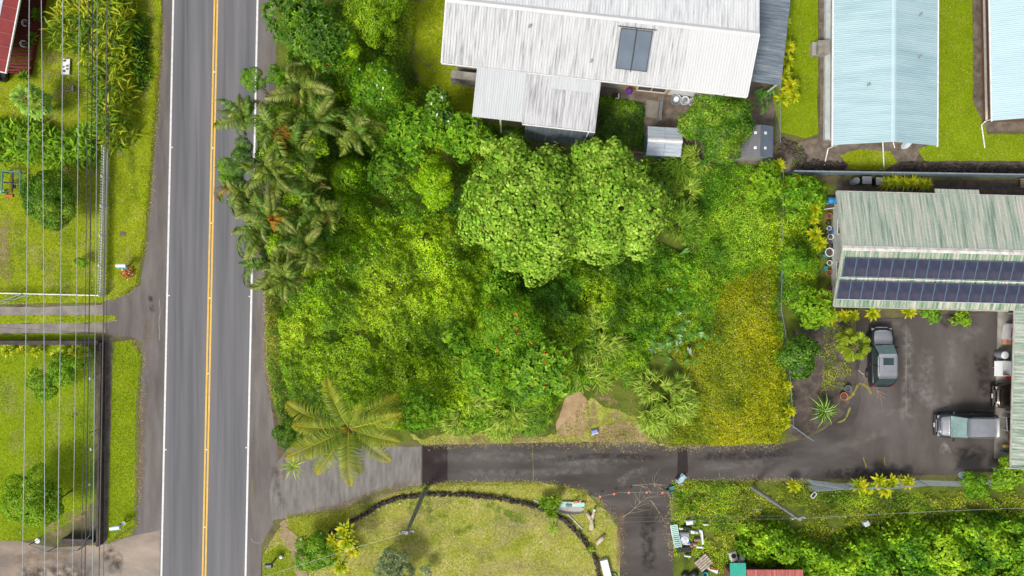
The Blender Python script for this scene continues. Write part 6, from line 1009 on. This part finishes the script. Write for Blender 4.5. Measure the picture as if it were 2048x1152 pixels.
x, y = W2(2012, 682); t = thing('fruit_carton', 'small pink carton with round fruit prints below the white carton', 'carton', (x, y, .12)); q = MB(); q.box((0, 0, .16), (.7, .5, .32)); q.build('box', pm('pink_carton', [lin(214, 150, 120), lin(232, 176, 140)], 3, .7), t); q = MB(); [q.lathe([(.07, 0), (.07, .006)], (a, 0, .321), 12) for a in (-.18, .16)]; q.build('fruit_print', flat('fruit_red', (.5, .1, .03), .6), t)
x, y = W2(2010, 690 + 155); t = thing('white_bench', 'white frame bench with dark seat inside the carport behind the minivan', 'bench', (x, y, .12), R(4)); q = MB(); [q.box((s * .3, 0, .5), (.06, 1.1, .05)) for s in (-1, 1)]; [q.box((a, b, .25), (.05, .05, .5)) for a in (-.3, .3) for b in (-.5, .5)]; q.build('frame', WP_, t); q = MB(); [q.box((0, -.4 + k * .2, .52), (.5, .17, .03)) for k in range(5)]; q.build('seat', BLK, t)
x, y = W2(2016, 876); t = thing('lattice_panel', 'brown lattice panel leaning inside the carport', 'panel', (x, y, .12)); q = MB(); [q.box((0, -.45 + .1 * k, .3), (.6, .03, .03)) for k in range(10)]; [q.box((-.3 + .1 * k, 0, .332), (.03, .95, .03)) for k in range(7)]; [q.box((a, b, .14), (.04, .04, .28)) for a in (-.28, .28) for b in (-.44, .44)]; q.build('lattice', pm('brown_lattice', [lin(128, 72, 52), lin(150, 92, 68)], 3, .8), t)
x, y = W2(2006, 890); t = thing('buoy', 'yellow and pink fishing buoy at the carport edge', 'buoy', (x, y, .12)); q = MB(); q.lathe([(.02, -.3), (.14, -.2), (.19, 0)], (0, 0, 0), 12); q.build('front_half', pm('buoy_yellow', [lin(206, 180, 80), lin(222, 200, 110)], 3, .5), t, True, loc=(0, 0, .2), rot=(0, R(90), 0)); q = MB(); q.lathe([(.19, 0), (.17, .16), (.02, .28)], (0, 0, 0), 12); q.build('rear_half', pm('buoy_pink', [lin(206, 100, 100), lin(220, 130, 124)], 3, .5), t, True, loc=(0, 0, .2), rot=(0, R(90), 0))
x, y = W2(2010, 912); t = thing('trash_bin', 'dark bin with pale label under the corner of the wing roof', 'bin', (x, y, 0)); q = MB(); q.cbox((0, 0, .45), (1.0, .9, .9), .04); q.build('box', GREYP, t); q = MB(); q.box((.1, 0, .91), (.16, .4, .012)); q.build('label_sheet', PLATE, t)
for i, (px, py) in enumerate([(1909, 942), (1978, 932)]): x, y = W2(px, py); t = thing('satellite_dish', ['grey dish aerial standing in the shrub at the yard corner', 'grey dish aerial by the shrub below the carport corner'][i], 'dish', (x, y, 0)); q = MB(); q.tube([(0, 0, 0), (0, 0, 1.0)], .03); q.build('mast', GALV, t); q = MB(); q.lathe([(.03, -.04), (.25, 0), (.36, .06), (.35, .08), (.03, -.02)], n=18); q.build('dish', pm('dish_blue_grey', [lin(108, 130, 146), lin(138, 158, 172)], 2, .5), t, True, loc=(0, 0, 1.05), rot=(R(25), R(-20), 0))
# pots by the strap-leaved plant
pot('dark blue-green bucket beside the terracotta pot at the yard edge', 1691, 776, .25, .42, flat('blue_green_pot', (.1, .2, .22), .5), 'bucket', cat='bucket'); pot('large terracotta pot beside the dark blue-green bucket', 1684, 791, .3, .36, TERRA)
# fallen branches
TW = pm('dry_twig', [lin(150, 134, 116), lin(184, 170, 150)], 4, .9)
def branch(label, px, py, ang, L, n=16, seed=0, mat=TW, name='fallen_branch', z=.03, r=.03):
    rng = random.Random(seed); x, y = W2(px, py); q = MB(); a = ang; p = Vector((0, 0, z)); P = [p.copy()]
    for k in range(6): a += rng.uniform(-.25, .25); p = p + Vector((math.cos(a), math.sin(a), rng.uniform(-.04, .08))) * L / 6; p.z = max(p.z, z); P.append(p.copy())
    q.tube(P, [r * (1 - .13 * k) for k in range(7)], 5)
    for k in range(n):
        s = P[rng.randint(1, 6)]; b = a + rng.uniform(-1.5, 1.5); l = L * rng.uniform(.15, .45); m_ = s + Vector((math.cos(b), math.sin(b), rng.uniform(.0, .5))) * l * .5; b += rng.uniform(-.6, .6); e = m_ + Vector((math.cos(b), math.sin(b), rng.uniform(-.3, .3))) * l * .5; m_.z = max(m_.z, z); e.z = max(e.z, z); q.tube([s, m_, e], [r * .35, r * .25, r * .12], 4, False)
    return tag(q.build(name, mat, None, loc=(x, y, 0)), label, 'branch')
branch('pale bare branch lying behind the black sports utility car', 1716, 740, R(-32), 2.6, 40, 3); branch('longest dry branch lying across the side drive', 1245, 1034, R(30), 3.6, 26, 5); branch('dry branch across the top of the side drive', 1265, 970, R(6), 3.2, 18, 7); branch('dry branch at the junction beside the flag rope', 1300, 1000, R(-40), 1.8, 16, 9); branch('curled dry stick on the dark drive', 972, 952, R(-60), .7, 1, 11, r=.02)
branch('bleached stick near the pots at the yard edge', 1660, 732, R(-8), .8, 1, 13); branch('dry stick below the bleached one near the yard edge', 1664, 762, R(25), .7, 1, 15)
for i, (px, py, a, L) in enumerate([(800, 30, 1.2, 2.6), (815, 60, -1.1, 2.2), (808, 100, -.6, 2.4), (820, 120, -1.5, 1.8), (806, 10, .4, 1.8)]): branch(['topmost bent grey branch', 'second grey branch', 'middle grey branch', 'lowest grey branch', 'small grey branch at the very top'][i] + ' in the brush heap left of the grass strip', px, py, a, L, 22, 20 + i, pm('grey_twig', [lin(110, 98, 86), lin(150, 138, 124)], 4, .9))
# rope with orange flags
q = MB(); P = [W(1145, 1004, .5), W(1165, 1000, .55), W(1240, 985, .6), W(1333, 984, .5)]; FR = thing('flag_rope', 'thin rope strung with small orange flags across the side drive', 'rope', P[0][:2] + (0,)); Pl = [Vector(p) - Vector((P[0][0], P[0][1], 0)) for p in P]; q.tube(Pl, .008, 4, False); q.build('rope', WIRE, FR); [MB().tube([(v.x, v.y, 0), (v.x, v.y, v.z + .03)], .02).build('stake', WOOD, FR) for v in (Pl[0], Pl[2], Pl[3])]
FO = flat('orange_flag', (.8, .16, .05), .7); ps = smooth_path([tuple(p) for p in Pl], 6)
for k in range(1, len(ps) - 1, 2): c = Vector(ps[k]); q = MB(); q.add([c, c + Vector((.2, .04, -.04)), c + Vector((.16, -.18, -.1)), c + Vector((.02, -.16, -.12)), c + Vector((0, 0, .01)), c + Vector((.2, .04, -.03)), c + Vector((.16, -.18, -.09)), c + Vector((.02, -.16, -.11))], [(3, 2, 1, 0), (4, 5, 6, 7), (0, 1, 5, 4), (1, 2, 6, 5), (2, 3, 7, 6), (3, 0, 4, 7)]); q.build('flag', FO, FR)
# broken hull, stump log, tub
x, y = W2(1143, 1015); t = thing('broken_boat_hull', 'broken pale green boat hull turned up on the grass by the curved wall', 'boat', (x, y, 0), R(-2)); HU = pm('mint_fibreglass', [lin(166, 208, 196), lin(190, 224, 214)], 2, .5); q = MB()
q.add([(-1.0, .1, .3), (1.0, .2, .34), (1.0, .5, .3), (-.9, .5, .22), (-1.0, .1, .26), (1.0, .2, .3), (1.0, .5, .26), (-.9, .5, .18), (1.0, .5, 0), (-.9, .5, 0)], [(0, 1, 2, 3), (7, 6, 5, 4), (0, 4, 5, 1), (1, 5, 6, 2), (3, 2, 8, 9)]); q.build('side', HU, t); q = MB(); rings = []
for k in range(9): u = -1 + 2 * k / 8; wd_ = .34 * math.sqrt(max(.04, 1 - .7 * (abs(u) ** 2.5))); rings.append([(u, -.12 - wd_, .28), (u, -.12 - wd_ * .7, .04), (u, -.12 + wd_ * .7, .04), (u, -.12 + wd_, .28)])
k0 = 0
for i in range(8): q.v += [] ; 
loft(q, rings); q.f = q.f[:-2]; q.build('hull', pm('grey_hull', [lin(150, 148, 142), lin(176, 172, 166)], 2, .7), t)
q = MB(); [q.box((-.45 + .12 * k, .24, .37), (.1, .2, .06), U(-.4, .4)) for k in range(4)]; q.build('fittings', GREYP, t)
x, y = W2(1182, 1036); t = thing('tree_stump', 'forked bleached tree stump lying on the grass', 'stump', (x, y, 0), R(95)); BLE = pm('bleached_wood', [lin(140, 122, 104), lin(190, 174, 154), lin(206, 194, 178)], 3, .9, .3, (1, 1, 1)); q = MB(); q.tube([(-.85, .05, .17), (-.3, 0, .19), (.1, .0, .2)], [.2, .17, .18], 9); q.tube([(.0, .05, .2), (.35, .22, .22), (.55, .3, .24)], [.16, .14, .12], 8); q.tube([(0, -.05, .2), (.4, -.22, .22), (.75, -.28, .24)], [.16, .12, .1], 8); q.build('wood', BLE, t, True); q = MB(); q.lathe([(.09, 0), (.1, .14), (.01, .15)], (.72, -.28, .3), 10); q.build('mint_cup', HU, t)
x, y = W2(1200, 1080); t = thing('tree_stump', 'small grey broken stump at the end of the curved wall', 'stump', (x, y, 0), .7); q = MB(); q.tube([(-.4, 0, .14), (.2, .05, .2), (.55, .15, .16)], [.16, .18, .1], 8); q.build('wood', BLE, t, True)
x, y = W2(1212, 1140); t = thing('white_tub', 'long white trough standing on end at the bottom edge by the side drive', 'trough', (x, y, 0), R(104)); q = MB(); [q.box((0, s * .27, .2), (1.9, .05, .4)) for s in (-1, 1)]; q.box((0, 0, .38), (1.9, .5, .05)); q.box((.93, 0, .19), (.05, .5, .33)); q.build('body', WP_, t)
x, y = W2(1226, 1152); t = thing('wound_hose', 'coiled teal hose beside the white trough', 'hose', (x, y, 0)); q = MB(); q.tube([(.3 * math.cos(a * .5), .3 * math.sin(a * .5), .03 + .012 * a * .3) for a in range(40)], .025, 5); q.build('coil', TEALM, t)
q = MB(); q.tube([W(1135, 1028, .06), W(1165, 1058, .08)], .03, 6); tag(q.build('pipe', WP_), 'white pipe lying on the grass below the boat hull', 'pipe'); q = MB(); q.tube([W(1067, 1000, .05), W(1080, 1006, .06)], .03, 6); tag(q.build('pipe', WP_), 'short white pipe left of the planter rosettes', 'pipe'); q = MB(); q.tube([W(908, 1063, .0), W(908, 1073, .5)], .035, 6); tag(q.build('marker_stake', WP_), 'white marker stake standing in the dry lawn', 'stake')
# mailboxes, meter lid, name board
def mailbox(label, px, py, rz, flowers=False):
    x, y = W2(px, py); t = thing('mailbox', label, 'mailbox', (x, y, 0), rz); q = MB(); q.box((0, 0, .5), (.1, .1, 1.0)); q.build('post', TEALM, t); q = MB(); rg = [[(sx, .15 * math.cos(a), 1.0 + .1 + .14 * math.sin(a) if a <= PI else 1.0) for a in np.linspace(0, PI, 9)] for sx in (-.38, .38)]; rg = [[(p[0], .15, 1.0)] + r_ + [(p[0], -.15, 1.0)] for r_ in rg for p in [r_[0]]]; loft(q, rg); q.add([(-.38, .15, 1.0), (.38, .15, 1.0), (.38, -.15, 1.0), (-.38, -.15, 1.0)], [(0, 1, 2, 3)]); q.build('box', WP_, t); q = MB(); q.box((0, -.1, .97), (.8, .3, .04)); q.build('shelf', TEALM, t)
mailbox('white mailbox on green post above the red flower bed on the verge', 258, 532, 0); mailbox('white mailbox on green post near the lower left drive', 246, 1046, R(8))
x, y = W2(263, 1040); t = thing('round_reflector', 'small round white reflector on a post beside the lower mailbox', 'reflector', (x - .1, y, 0)); q = MB(); q.tube([(0, 0, 0), (-.1, 0, .75)], .03); q.build('post', DARKFR, t); q = MB(); q.lathe([(.02, 0), (.16, .01), (.16, .03), (.02, .03)], (-.1, 0, .76), 14); q.build('disc', WP_, t)
Lv = Leaves(); n = 260; x, y = W2(258, 546); P = np.c_[x + RNG.normal(0, .22, n), y + RNG.normal(0, .22, n), RNG.uniform(.05, .35, n)]; cc = np.where((RNG.random(n) < .55)[:, None], pal([(196, 60, 40), (206, 96, 70)], n), np.where((RNG.random(n) < .5)[:, None], pal([(220, 216, 206)] * 2, n), pal(PALETTES['mid'], n))); Lv.add(P, rnd_dirs(n, -.1), rnd_dirs(n, .2), .13, .1, cc, 'oval'); tag(Lv.build('flower_bed', LEAFM), 'small bed of red and white flowers under the upper mailbox', 'flower bed', None, 'stuff')
x, y = W2(246, 468); q = MB(); q.cbox((0, 0, .02), (.5, .36, .05), .01); q.cbox((0, 0, .05), (.34, .22, .03), .01); tag(q.build('meter_lid', pm('brown_meter_lid', [lin(96, 80, 64), lin(120, 102, 84)], 4, .8), None, loc=(x, y, 0)), 'small brown utility box lid in the verge', 'utility lid')
x, y = W2(548, 1120); t = thing('mailbox', 'dark blue-black mailbox on a post at the bottom road corner', 'mailbox', (x, y, 0), R(2)); q = MB(); q.box((.15, .1, .5), (.1, .1, 1.0)); q.build('post', DARKFR, t); q = MB(); q.cbox((0, 0, 1.15), (.56, .3, .3), .06); q.build('box', flat('navy_paint', (.03, .05, .1), .4), t); q = MB(); q.lathe([(.1, 0), (.14, .2), (.12, .24), (.02, .25)], (.62, .28, .0), 12); q.build('bucket', WP_, t)
# things on the left lawn
x, y = W2(135, 135); t = thing('stone_display_board', 'white board carrying a few brown stones on the lawn', 'board', (x, y, 0), R(-3)); q = MB(); q.cbox((0, 0, .2), (.62, 1.25, .05), .01); q.build('board', WP_, t); q = MB(); [q.box((a, b, .09), (.06, .06, .18)) for a in (-.24, .24) for b in (-.55, .55)]; q.build('foot', WP_, t)
for i, (a, b, s) in enumerate([(-.12, -.38, .14), (-.16, -.05, .09), (.14, .05, .11), (.16, -.2, .1), (-.1, .45, .13)]): q = MB(); q.add([(a + c[0] * s, b + c[1] * s * .8, .24 + c[2] * s * .5 + s * .3) for c in _ico], _icf); q.build('stone', pm('brown_stone', [lin(96, 84, 52), lin(124, 108, 72)], 4, .9), t)
def chair_px(label, px, py, rz):
    x, y = W2(px, py); t = thing('plastic_chair', label, 'chair', (x, y, 0), rz, 'white plastic chairs'); q = MB(); q.cbox((0, 0, .42), (.46, .46, .04), .02); q.build('seat', WP_, t)
    for sx in (-.2, .2):
        for sy in (-.2, .2): q = MB(); q.tube([(sx * 1.15, sy * 1.15, 0), (sx, sy, .41)], [.03, .025], 6); q.build('leg', WP_, t)
    q = MB(); q.tube([(.24 * math.cos(a), .24 * math.sin(a), .64 + .16 * abs(math.sin(a / 2 + PI/4))) for a in np.linspace(R(-30), R(210), 12)], .03, 6); [q.tube([(u * .23, .12, .42), (u * .24, .1, .72)], .02) for u in (-1, 1)]; [q.box((u * .09, .235, .6), (.05, .02, .34)) for u in (-1, 0, 1)]; q.build('backrest', WP_, t)
chair_px('white plastic chair beside the red deck, upper one', 63, 53, R(80)); chair_px('white plastic chair beside the red deck, lower one', 60, 94, R(85))
x, y = W2(138, 182); t = thing('curved_handle', 'bent white metal hoop lying on the lawn', 'hoop', (x, y, 0)); q = MB(); q.tube([(-.3, 0, .06), (0, -.02, .08), (.25, .05, .1), (.35, .2, .22), (.36, .3, .04)], .03, 6); q.box((.42, .18, .12), (.08, .4, .2)); q.build('bar', GALV, t)
x, y = W2(10, 155); t = thing('black_tub', 'large black round tub below the corner of the red-trimmed house', 'tub', (x, y, 0)); q = MB(); q.lathe([(.4, 0), (.48, .6), (.5, .6), (.5, .64), (.45, .62), (.38, .2), (.01, .2)], n=20); q.build('body', BLK, t)
x, y = W2(33, 367); t = thing('teal_frame', 'teal rectangular frame with dark cross bars on the lawn', 'frame', (x, y, 0), R(-2)); q = MB(); [q.box((s * .72, 0, .6), (.1, 1.7, .08)) for s in (-1, 1)]; q.box((0, .85, .6), (1.54, .1, .08)); [q.box((a, b, .28), (.08, .08, .56)) for a in (-.7, .7) for b in (-.8, .8)]; q.build('frame', TEALM, t); q = MB(); q.box((.05, 0, .5), (.1, 1.6, .06)); q.box((0, .0, .44), (1.4, .1, .06)); q.box((.1, -.3, .4), (.25, .3, .1)); q.build('cross_bar', BLK, t)
x, y = W2(20, 392); t = thing('brick_block', 'pale brick block lying below the teal frame', 'block', (x, y, 0)); q = MB(); q.cbox((0, 0, .08), (.62, .2, .16), .02); q.build('block', TERRA, t)
x, y = W2(8, 384); t = thing('step_stool', 'small pale green stool beside the teal frame', 'stool', (x, y, 0), .3); q = MB(); q.box((0, 0, .3), (.4, .14, .03)); [q.box((s * .15, 0, .14), (.03, .12, .28)) for s in (-1, 1)]; q.build('seat', HU, t)
for i, (px, py) in enumerate([(189, 755), (190, 895), (188, 965)]): x, y = W2(px, py); t = thing('garden_light', ['upper', 'middle', 'lower'][i] + ' small solar garden light inside the dark wall', 'garden light', (x, y, 0), 0, 'garden lights inside the dark wall'); q = MB(); q.tube([(0, 0, 0), (0, 0, .5)], .02); q.build('stake', BLK, t); q = MB(); q.lathe([(.04, 0), (.12, .06), (.1, .1), (.01, .11)], (0, 0, .5), 10); q.build('cap', pm('light_cap', [lin(150, 176, 190), lin(180, 200, 210)], 3, .4), t)
x, y = W2(76, 1081); t = thing('white_disc', 'white oval lid lying at the edge of the lower left drive', 'lid', (x, y, 0)); q = MB(); q.lathe([(.02, .02), (.2, .02), (.22, .05), (.18, .09), (.02, .1)], n=14); q.build('lid', WP_, t)
# behind the white-roofed house
x, y = W2(1362, 203); t = thing('pale_blue_lid', 'round pale blue lid on the concrete yard', 'lid', (x, y, .006)); q = MB(); q.lathe([(.02, 0), (.13, 0), (.14, .03), (.1, .05), (.02, .05)], n=14); q.build('lid', pm('pale_blue_plastic', [lin(140, 186, 208), lin(160, 202, 220)], 3, .5), t)
for i, (px, py, r) in enumerate([(1352, 199, .42), (1370, 201, .34), (1386, 203, .32)]): x, y = W2(px, py, .5); t = thing('wash_basin', ['heap of metal basins', 'dark-centred white basin', 'rightmost pale basin'][i] + ' against the back wall of the white-roofed house', 'basin', (x, y, .0), 0, 'basins by the back wall'); q = MB(); q.lathe([(r * .7, 0), (r, .5), (r * 1.03, .52), (r * .92, .5), (r * .5, .25), (.01, .24)], n=16); q.build('bowl', GALV if i == 0 else WP_, t); q = MB(); q.lathe([(r * .4, 0), (r * .5, .3), (.01, .32)], (.02, .03, .26), 12); q.build('pan', WP_ if i == 0 else GREYP, t)
x, y = W2(1230, 194); t = thing('white_crate', 'small black and white box in the weeds by the back wall', 'box', (x, y, 0)); q = MB(); q.cbox((0, 0, .2), (.4, .34, .4), .02); q.build('box', BLK, t); q = MB(); q.box((.24, 0, .22), (.06, .36, .44)); q.box((.1, -.2, .2), (.3, .04, .4)); q.build('panel', WP_, t)
x, y = W2(1252, 192); t = thing('purple_umbrella', 'folded purple umbrella leaning on the back wall', 'umbrella', (x, y, 0)); q = MB(); q.lathe([(.02, 0), (.3, .9), (.22, 1.0), (.02, 1.02)], (0, 0, .5), 8); q.build('canopy', flat('purple_cloth', (.1, .02, .2), .7), t); q = MB(); q.tube([(0, 0, 0), (0, 0, 1.7)], .02); q.build('shaft', GALV, t)
q = MB(); q.box((0, 0, .28), (2.2, .12, .1), R(-4)); [q.box((s * .9, -s * .06, .12), (.1, .1, .24)) for s in (-1, 1)]; x, y = W2(1270, 306); tag(q.build('wooden_rail', WOOD, None, loc=(x, y, 0)), 'weathered timber rail left of the pale blue garden shed', 'rail')
x, y = W2(1189, 862); t = thing('blue_can', 'small blue and white container lying on the dry grass by the drive', 'container', (x, y, 0), R(15)); q = MB(); q.cbox((0, 0, .15), (.5, .3, .26), .05); q.build('body', pm('lilac_plastic', [lin(96, 116, 196), lin(150, 164, 220)], 2, .5), t); q = MB(); q.cbox((0, -.17, .1), (.52, .08, .18), .02); q.build('base', WP_, t)
# junk pile at the side drive
x, y = W2(1349, 1066); t = thing('sun_lounger', 'pale mint reclining sun lounger at the left of the junk pile', 'sun lounger', (x, y, 0), R(-80)); q = MB(); [q.tube([(-.75, s * .26, .3), (.1, s * .26, .3), (.95, s * .26, .62)], .03) for s in (-1, 1)]; [q.tube([(a, s * .26, 0), (a, s * .26, .3)], .03) for a in (-.6, .05) for s in (-1, 1)]; q.build('frame', WP_, t)
for k in range(12): u = -.72 + k * .145; q = MB(); q.box((u, 0, .32 + max(0, u - .1) * .38), (.1, .5, .025), 0, -R(20) if u > .1 else 0); q.build('slat', HU, t)
BK = [(1378, 1043, .55, .34, WP_, 'white foam box lid on top of the junk pile', 'foam_box', 'box'), (1368, 1070, .75, .6, flat('grey_board', (.28, .3, .34), .6), 'grey board lying in the junk pile', 'grey_board', 'board'), (1358, 1072, .25, .6, flat('blue_tarp', (.07, .1, .25), .6), 'folded blue tarpaulin at the left of the junk pile', 'folded_tarpaulin', 'tarpaulin'), (1372, 1054, .7, .25, BLK, 'black tray behind the grey board in the junk pile', 'black_tray', 'tray'), (1393, 1078, .5, .22, WOOD, 'tan timber offcut in the junk pile', 'timber_offcut', 'timber'), (1366, 1096, 1.1, .42, BLK, 'black padded seat at the foot of the junk pile', 'padded_seat', 'seat'), (1384, 1062, .3, .25, WP_, 'small white box in the junk pile', 'white_box', 'box'), (1392, 1063, .2, .2, flat('pale_lavender', (.5, .52, .62), .6), 'pale lavender pail in the junk pile', 'pail', 'pail'), (1388, 1084, .4, .18, flat('dark_red_cloth', (.16, .04, .05), .8), 'dark red bundle in the junk pile', 'cloth_bundle', 'bundle')]
BK += [(1400, 1060, .22, .2, WP_, 'small white jar at the right of the junk pile', 'white_jar', 'jar'), (1361, 1055, .3, .14, WP_, 'white plank end left of the black tray', 'plank_end', 'plank'), (1381, 1090, .26, .2, TERRA, 'orange-brown pot shard in the junk pile', 'pot_shard', 'shard'), (1398, 1092, .5, .16, WP_, 'white gutter piece at the lower right of the junk pile', 'gutter_piece', 'gutter'), (1352, 1090, .3, .3, GREYP, 'grey cube box at the lower left of the junk pile', 'grey_box', 'box'), (1387, 1040, .3, .2, GREYP, 'grey scrap beside the foam box lid', 'grey_scrap', 'scrap'), (1374, 1110, .5, .12, WP_, 'white bar lying below the black padded seat', 'white_bar', 'bar'), (1410, 1047, .4, .1, WP_, 'white timber offcut lying in the weeds right of the foam box lid', 'timber_offcut', 'timber'), (1376, 1083, .22, .18, BLUEP, 'blue tin in the middle of the junk pile', 'blue_tin', 'tin')]
for px, py, sx, sy, mt, lb, nm, ct in BK: x, y = W2(px, py); t = thing(nm, lb, ct, (x, y, 0), U(-.2, .2)); q = MB(); q.cbox((0, 0, .16), (sx, sy, .32), .05); q.build('body', mt, t); q = MB(); q.cbox((0, 0, .335), (sx * .8, sy * .75, .03), .01); q.build('top', mt, t)
x, y = W2(1368, 1086); t = thing('mattress_edge', 'grey-white roll edging the black padded seat', 'roll', (x, y, 0), R(-6)); q = MB(); q.tube([(-.9, 0, .12), (-.3, .02, .14), (.3, 0, .13), (.95, -.02, .12)], .1, 9); q.build('roll', pm('pale_grey_cloth', [lin(176, 184, 190), lin(204, 210, 214)], 3, .8), t, True)
x, y = W2(1367, 1077); t = thing('fan_guard', 'round white fan guard on top of the junk pile', 'fan', (x, y, .35)); q = MB(); [q.tube([(r_ * math.cos(a), r_ * math.sin(a), .04 + .02 * (r_ < .2)) for a in np.linspace(0, 2 * PI, 17)], .015, 5, False) for r_ in (.08, .16, .24, .31)]; q.lathe([(.07, 0), (.07, .08), (.01, .1)], n=10); [q.tube([(.05 * math.cos(a), .05 * math.sin(a), .05), (.31 * math.cos(a), .31 * math.sin(a), .03)], .01, 4) for a in np.linspace(0, 2 * PI, 13)]; q.lathe([(.28, -.02), (.3, .01), (.01, .012)], n=18); q.build('guard', WP_, t)
x, y = W2(1403, 1074); t = thing('torn_white_panel', 'curved torn white panel at the right of the junk pile', 'panel', (x, y, 0), R(95)); q = MB(); rg = [[(u, -.1, .02), (u, -.06, .3 - .1 * u * u), (u, .06, .3 - .1 * u * u), (u, .1, .02)] for u in np.linspace(-.5, .5, 6)]; loft(q, rg); q.build('shell', WP_, t)
x, y = W2(1362, 958); t = thing('washing_heap', 'pale blue plastic sheet bundle at the drive edge above the tufts', 'bundle', (x, y, 0), .8); q = MB(); rg = [[(u, -.26 + .05 * math.sin(u * 9), .02), (u, -.16, .2 + .08 * math.cos(u * 7)), (u, .02, .3), (u, .18, .2 + .06 * math.sin(u * 8)), (u, .28, .02)] for u in np.linspace(-.42, .42, 8)]; loft(q, rg); q.build('sheet', pm('pale_blue_sheet', [lin(140, 176, 186), lin(190, 214, 218)], 4, .5), t); q = MB(); q.cbox((-.1, .3, .12), (.34, .2, .24), .05); q.build('black_bag', BLK, t)
x, y = W2(1343, 976); t = thing('wheelbarrow', 'small green garden cart lying at the drive edge beside the tufts', 'cart', (x, y, 0), .2); q = MB(); rg = [[(u, -.2, .3), (u, -.14, .14), (u, .14, .14), (u, .2, .3)] for u in (-.3, .3)]; loft(q, rg); q.build('tray', TEALM, t); q = MB(); [q.tube([(-.2, s * .15, .12), (.9, s * .22, .34)], .02) for s in (-1, 1)]; [q.tube([(.1, s * .16, .15), (.12, s * .16, 0)], .02) for s in (-1, 1)]; q.build('handle', GALV, t); q = MB(); q.lathe([(.13, -.04), (.16, 0), (.13, .04)], n=14); q.build('wheel', TYRE, t, loc=(-.36, 0, .16), rot=(R(90), 0, 0))
x, y = W2(1405, 1122); t = thing('wooden_pallet', 'pale slatted panel with red edge leaning near the bottom of the side drive', 'pallet', (x, y, 0), R(-50))
for k in range(5): q = MB(); q.box((-.4 + k * .2, 0, .36), (.15, 1.15, .04)); q.build('slat', pm('pale_board', [lin(150, 134, 128), lin(186, 172, 166)], 3, .8), t)
q = MB(); [q.box((0, s * .5, .31), (.98, .08, .06)) for s in (-1, 1)]; [q.box((a, b, .14), (.06, .06, .28)) for a in (-.42, .42) for b in (-.5, .5)]; q.build('bearer', RED, t)
x, y = W2(1424, 1140); t = thing('leaning_boards', 'loose pale green boards beside the pale slatted panel', 'boards', (x, y, 0), R(-25)); [MB().box((0, .1 * k, .06 + .05 * k), (.95 - .15 * k, .2, .03), .15 * k).build('board', [HU, WP_, RED][k], t) for k in range(3)]; q = MB(); [q.box((a, .1, .022), (.08, .4, .044)) for a in (-.25, .25)]; q.build('bearer', WOOD, t)
x, y = W2(1408, 1146); t = thing('blue_bucket', 'blue-green bucket at the foot of the loose boards', 'bucket', (x, y, 0)); q = MB(); q.lathe([(.15, 0), (.2, .36), (.22, .36), (.22, .4), (.17, .38), (.13, .06), (.01, .06)], n=14); q.build('body', flat('sea_blue', (.04, .3, .36), .5), t)
for i, (px, py) in enumerate([(1370, 1148), (1388, 1146)]): x, y = W2(px, py); t = thing('black_bag', ['left', 'right'][i] + ' black rubbish bag at the bottom of the side drive', 'bag', (x, y, 0)); q = MB(); q.add([(a * .42 * U(.8, 1.1), b * .36 * U(.8, 1.1), max(0, c * .26 + .2)) for a, b, c in _ico], _icf); q.build('bag', BLK, t, True)
for i, (px, py, a) in enumerate([(1463, 1108, .3), (1480, 1112, -.2)]): x, y = W2(px, py); t = thing('discarded_appliance', ['left white', 'right grey'][i] + ' discarded appliance shell half overgrown above the red roof', 'appliance', (x, y, 0), a); q = MB(); q.cbox((0, 0, .3), (.6 - .1 * i, .75, .6), .05); q.build('shell', pm('grimy_white', [lin(150, 146, 138), lin(206, 204, 198)], 3, .7) if i == 0 else GREYP, t); q = MB(); q.lathe([(.2, 0), (.2, .02), (.01, .02)], (0, .08, .6), 14); q.build('lid_ring', BLK if i == 0 else WP_, t)
q = MB(); q.tube([W(1505, 1019, .08), W(1523, 1019, .08)], .05, 6); tag(q.build('pipe', WP_), 'short white pipe lying in the weeds below the right grey pole', 'pipe')
x, y = W2(1727, 1043); t = thing('white_box', 'pale square box standing in the weeds south of the mesh fence', 'box', (x, y, 0), .4); q = MB(); q.cbox((0, 0, .3), (.4, .4, .6), .03); q.build('box', pm('pale_box', [lin(176, 188, 184), lin(204, 212, 208)], 3, .7), t); q = MB(); q.box((-.21, .02, .3), (.03, .34, .5)); q.build('flap', HU, t)
x, y = W2(1624, 988); t = thing('white_tray', 'small white framed tray at the end of the mesh fence', 'tray', (x, y, 0), .9); q = MB(); [q.box((s * .22, 0, .3), (.05, .3, .05)) for s in (-1, 1)]; [q.box((0, s * .14, .301), (.4, .05, .05)) for s in (-1, 1)]; [q.box((s * .2, 0, .14), (.04, .04, .28)) for s in (-1, 1)]; q.build('frame', WP_, t); q = MB(); q.box((0, 0, .29), (.4, .24, .02)); q.build('base', BLK, t)
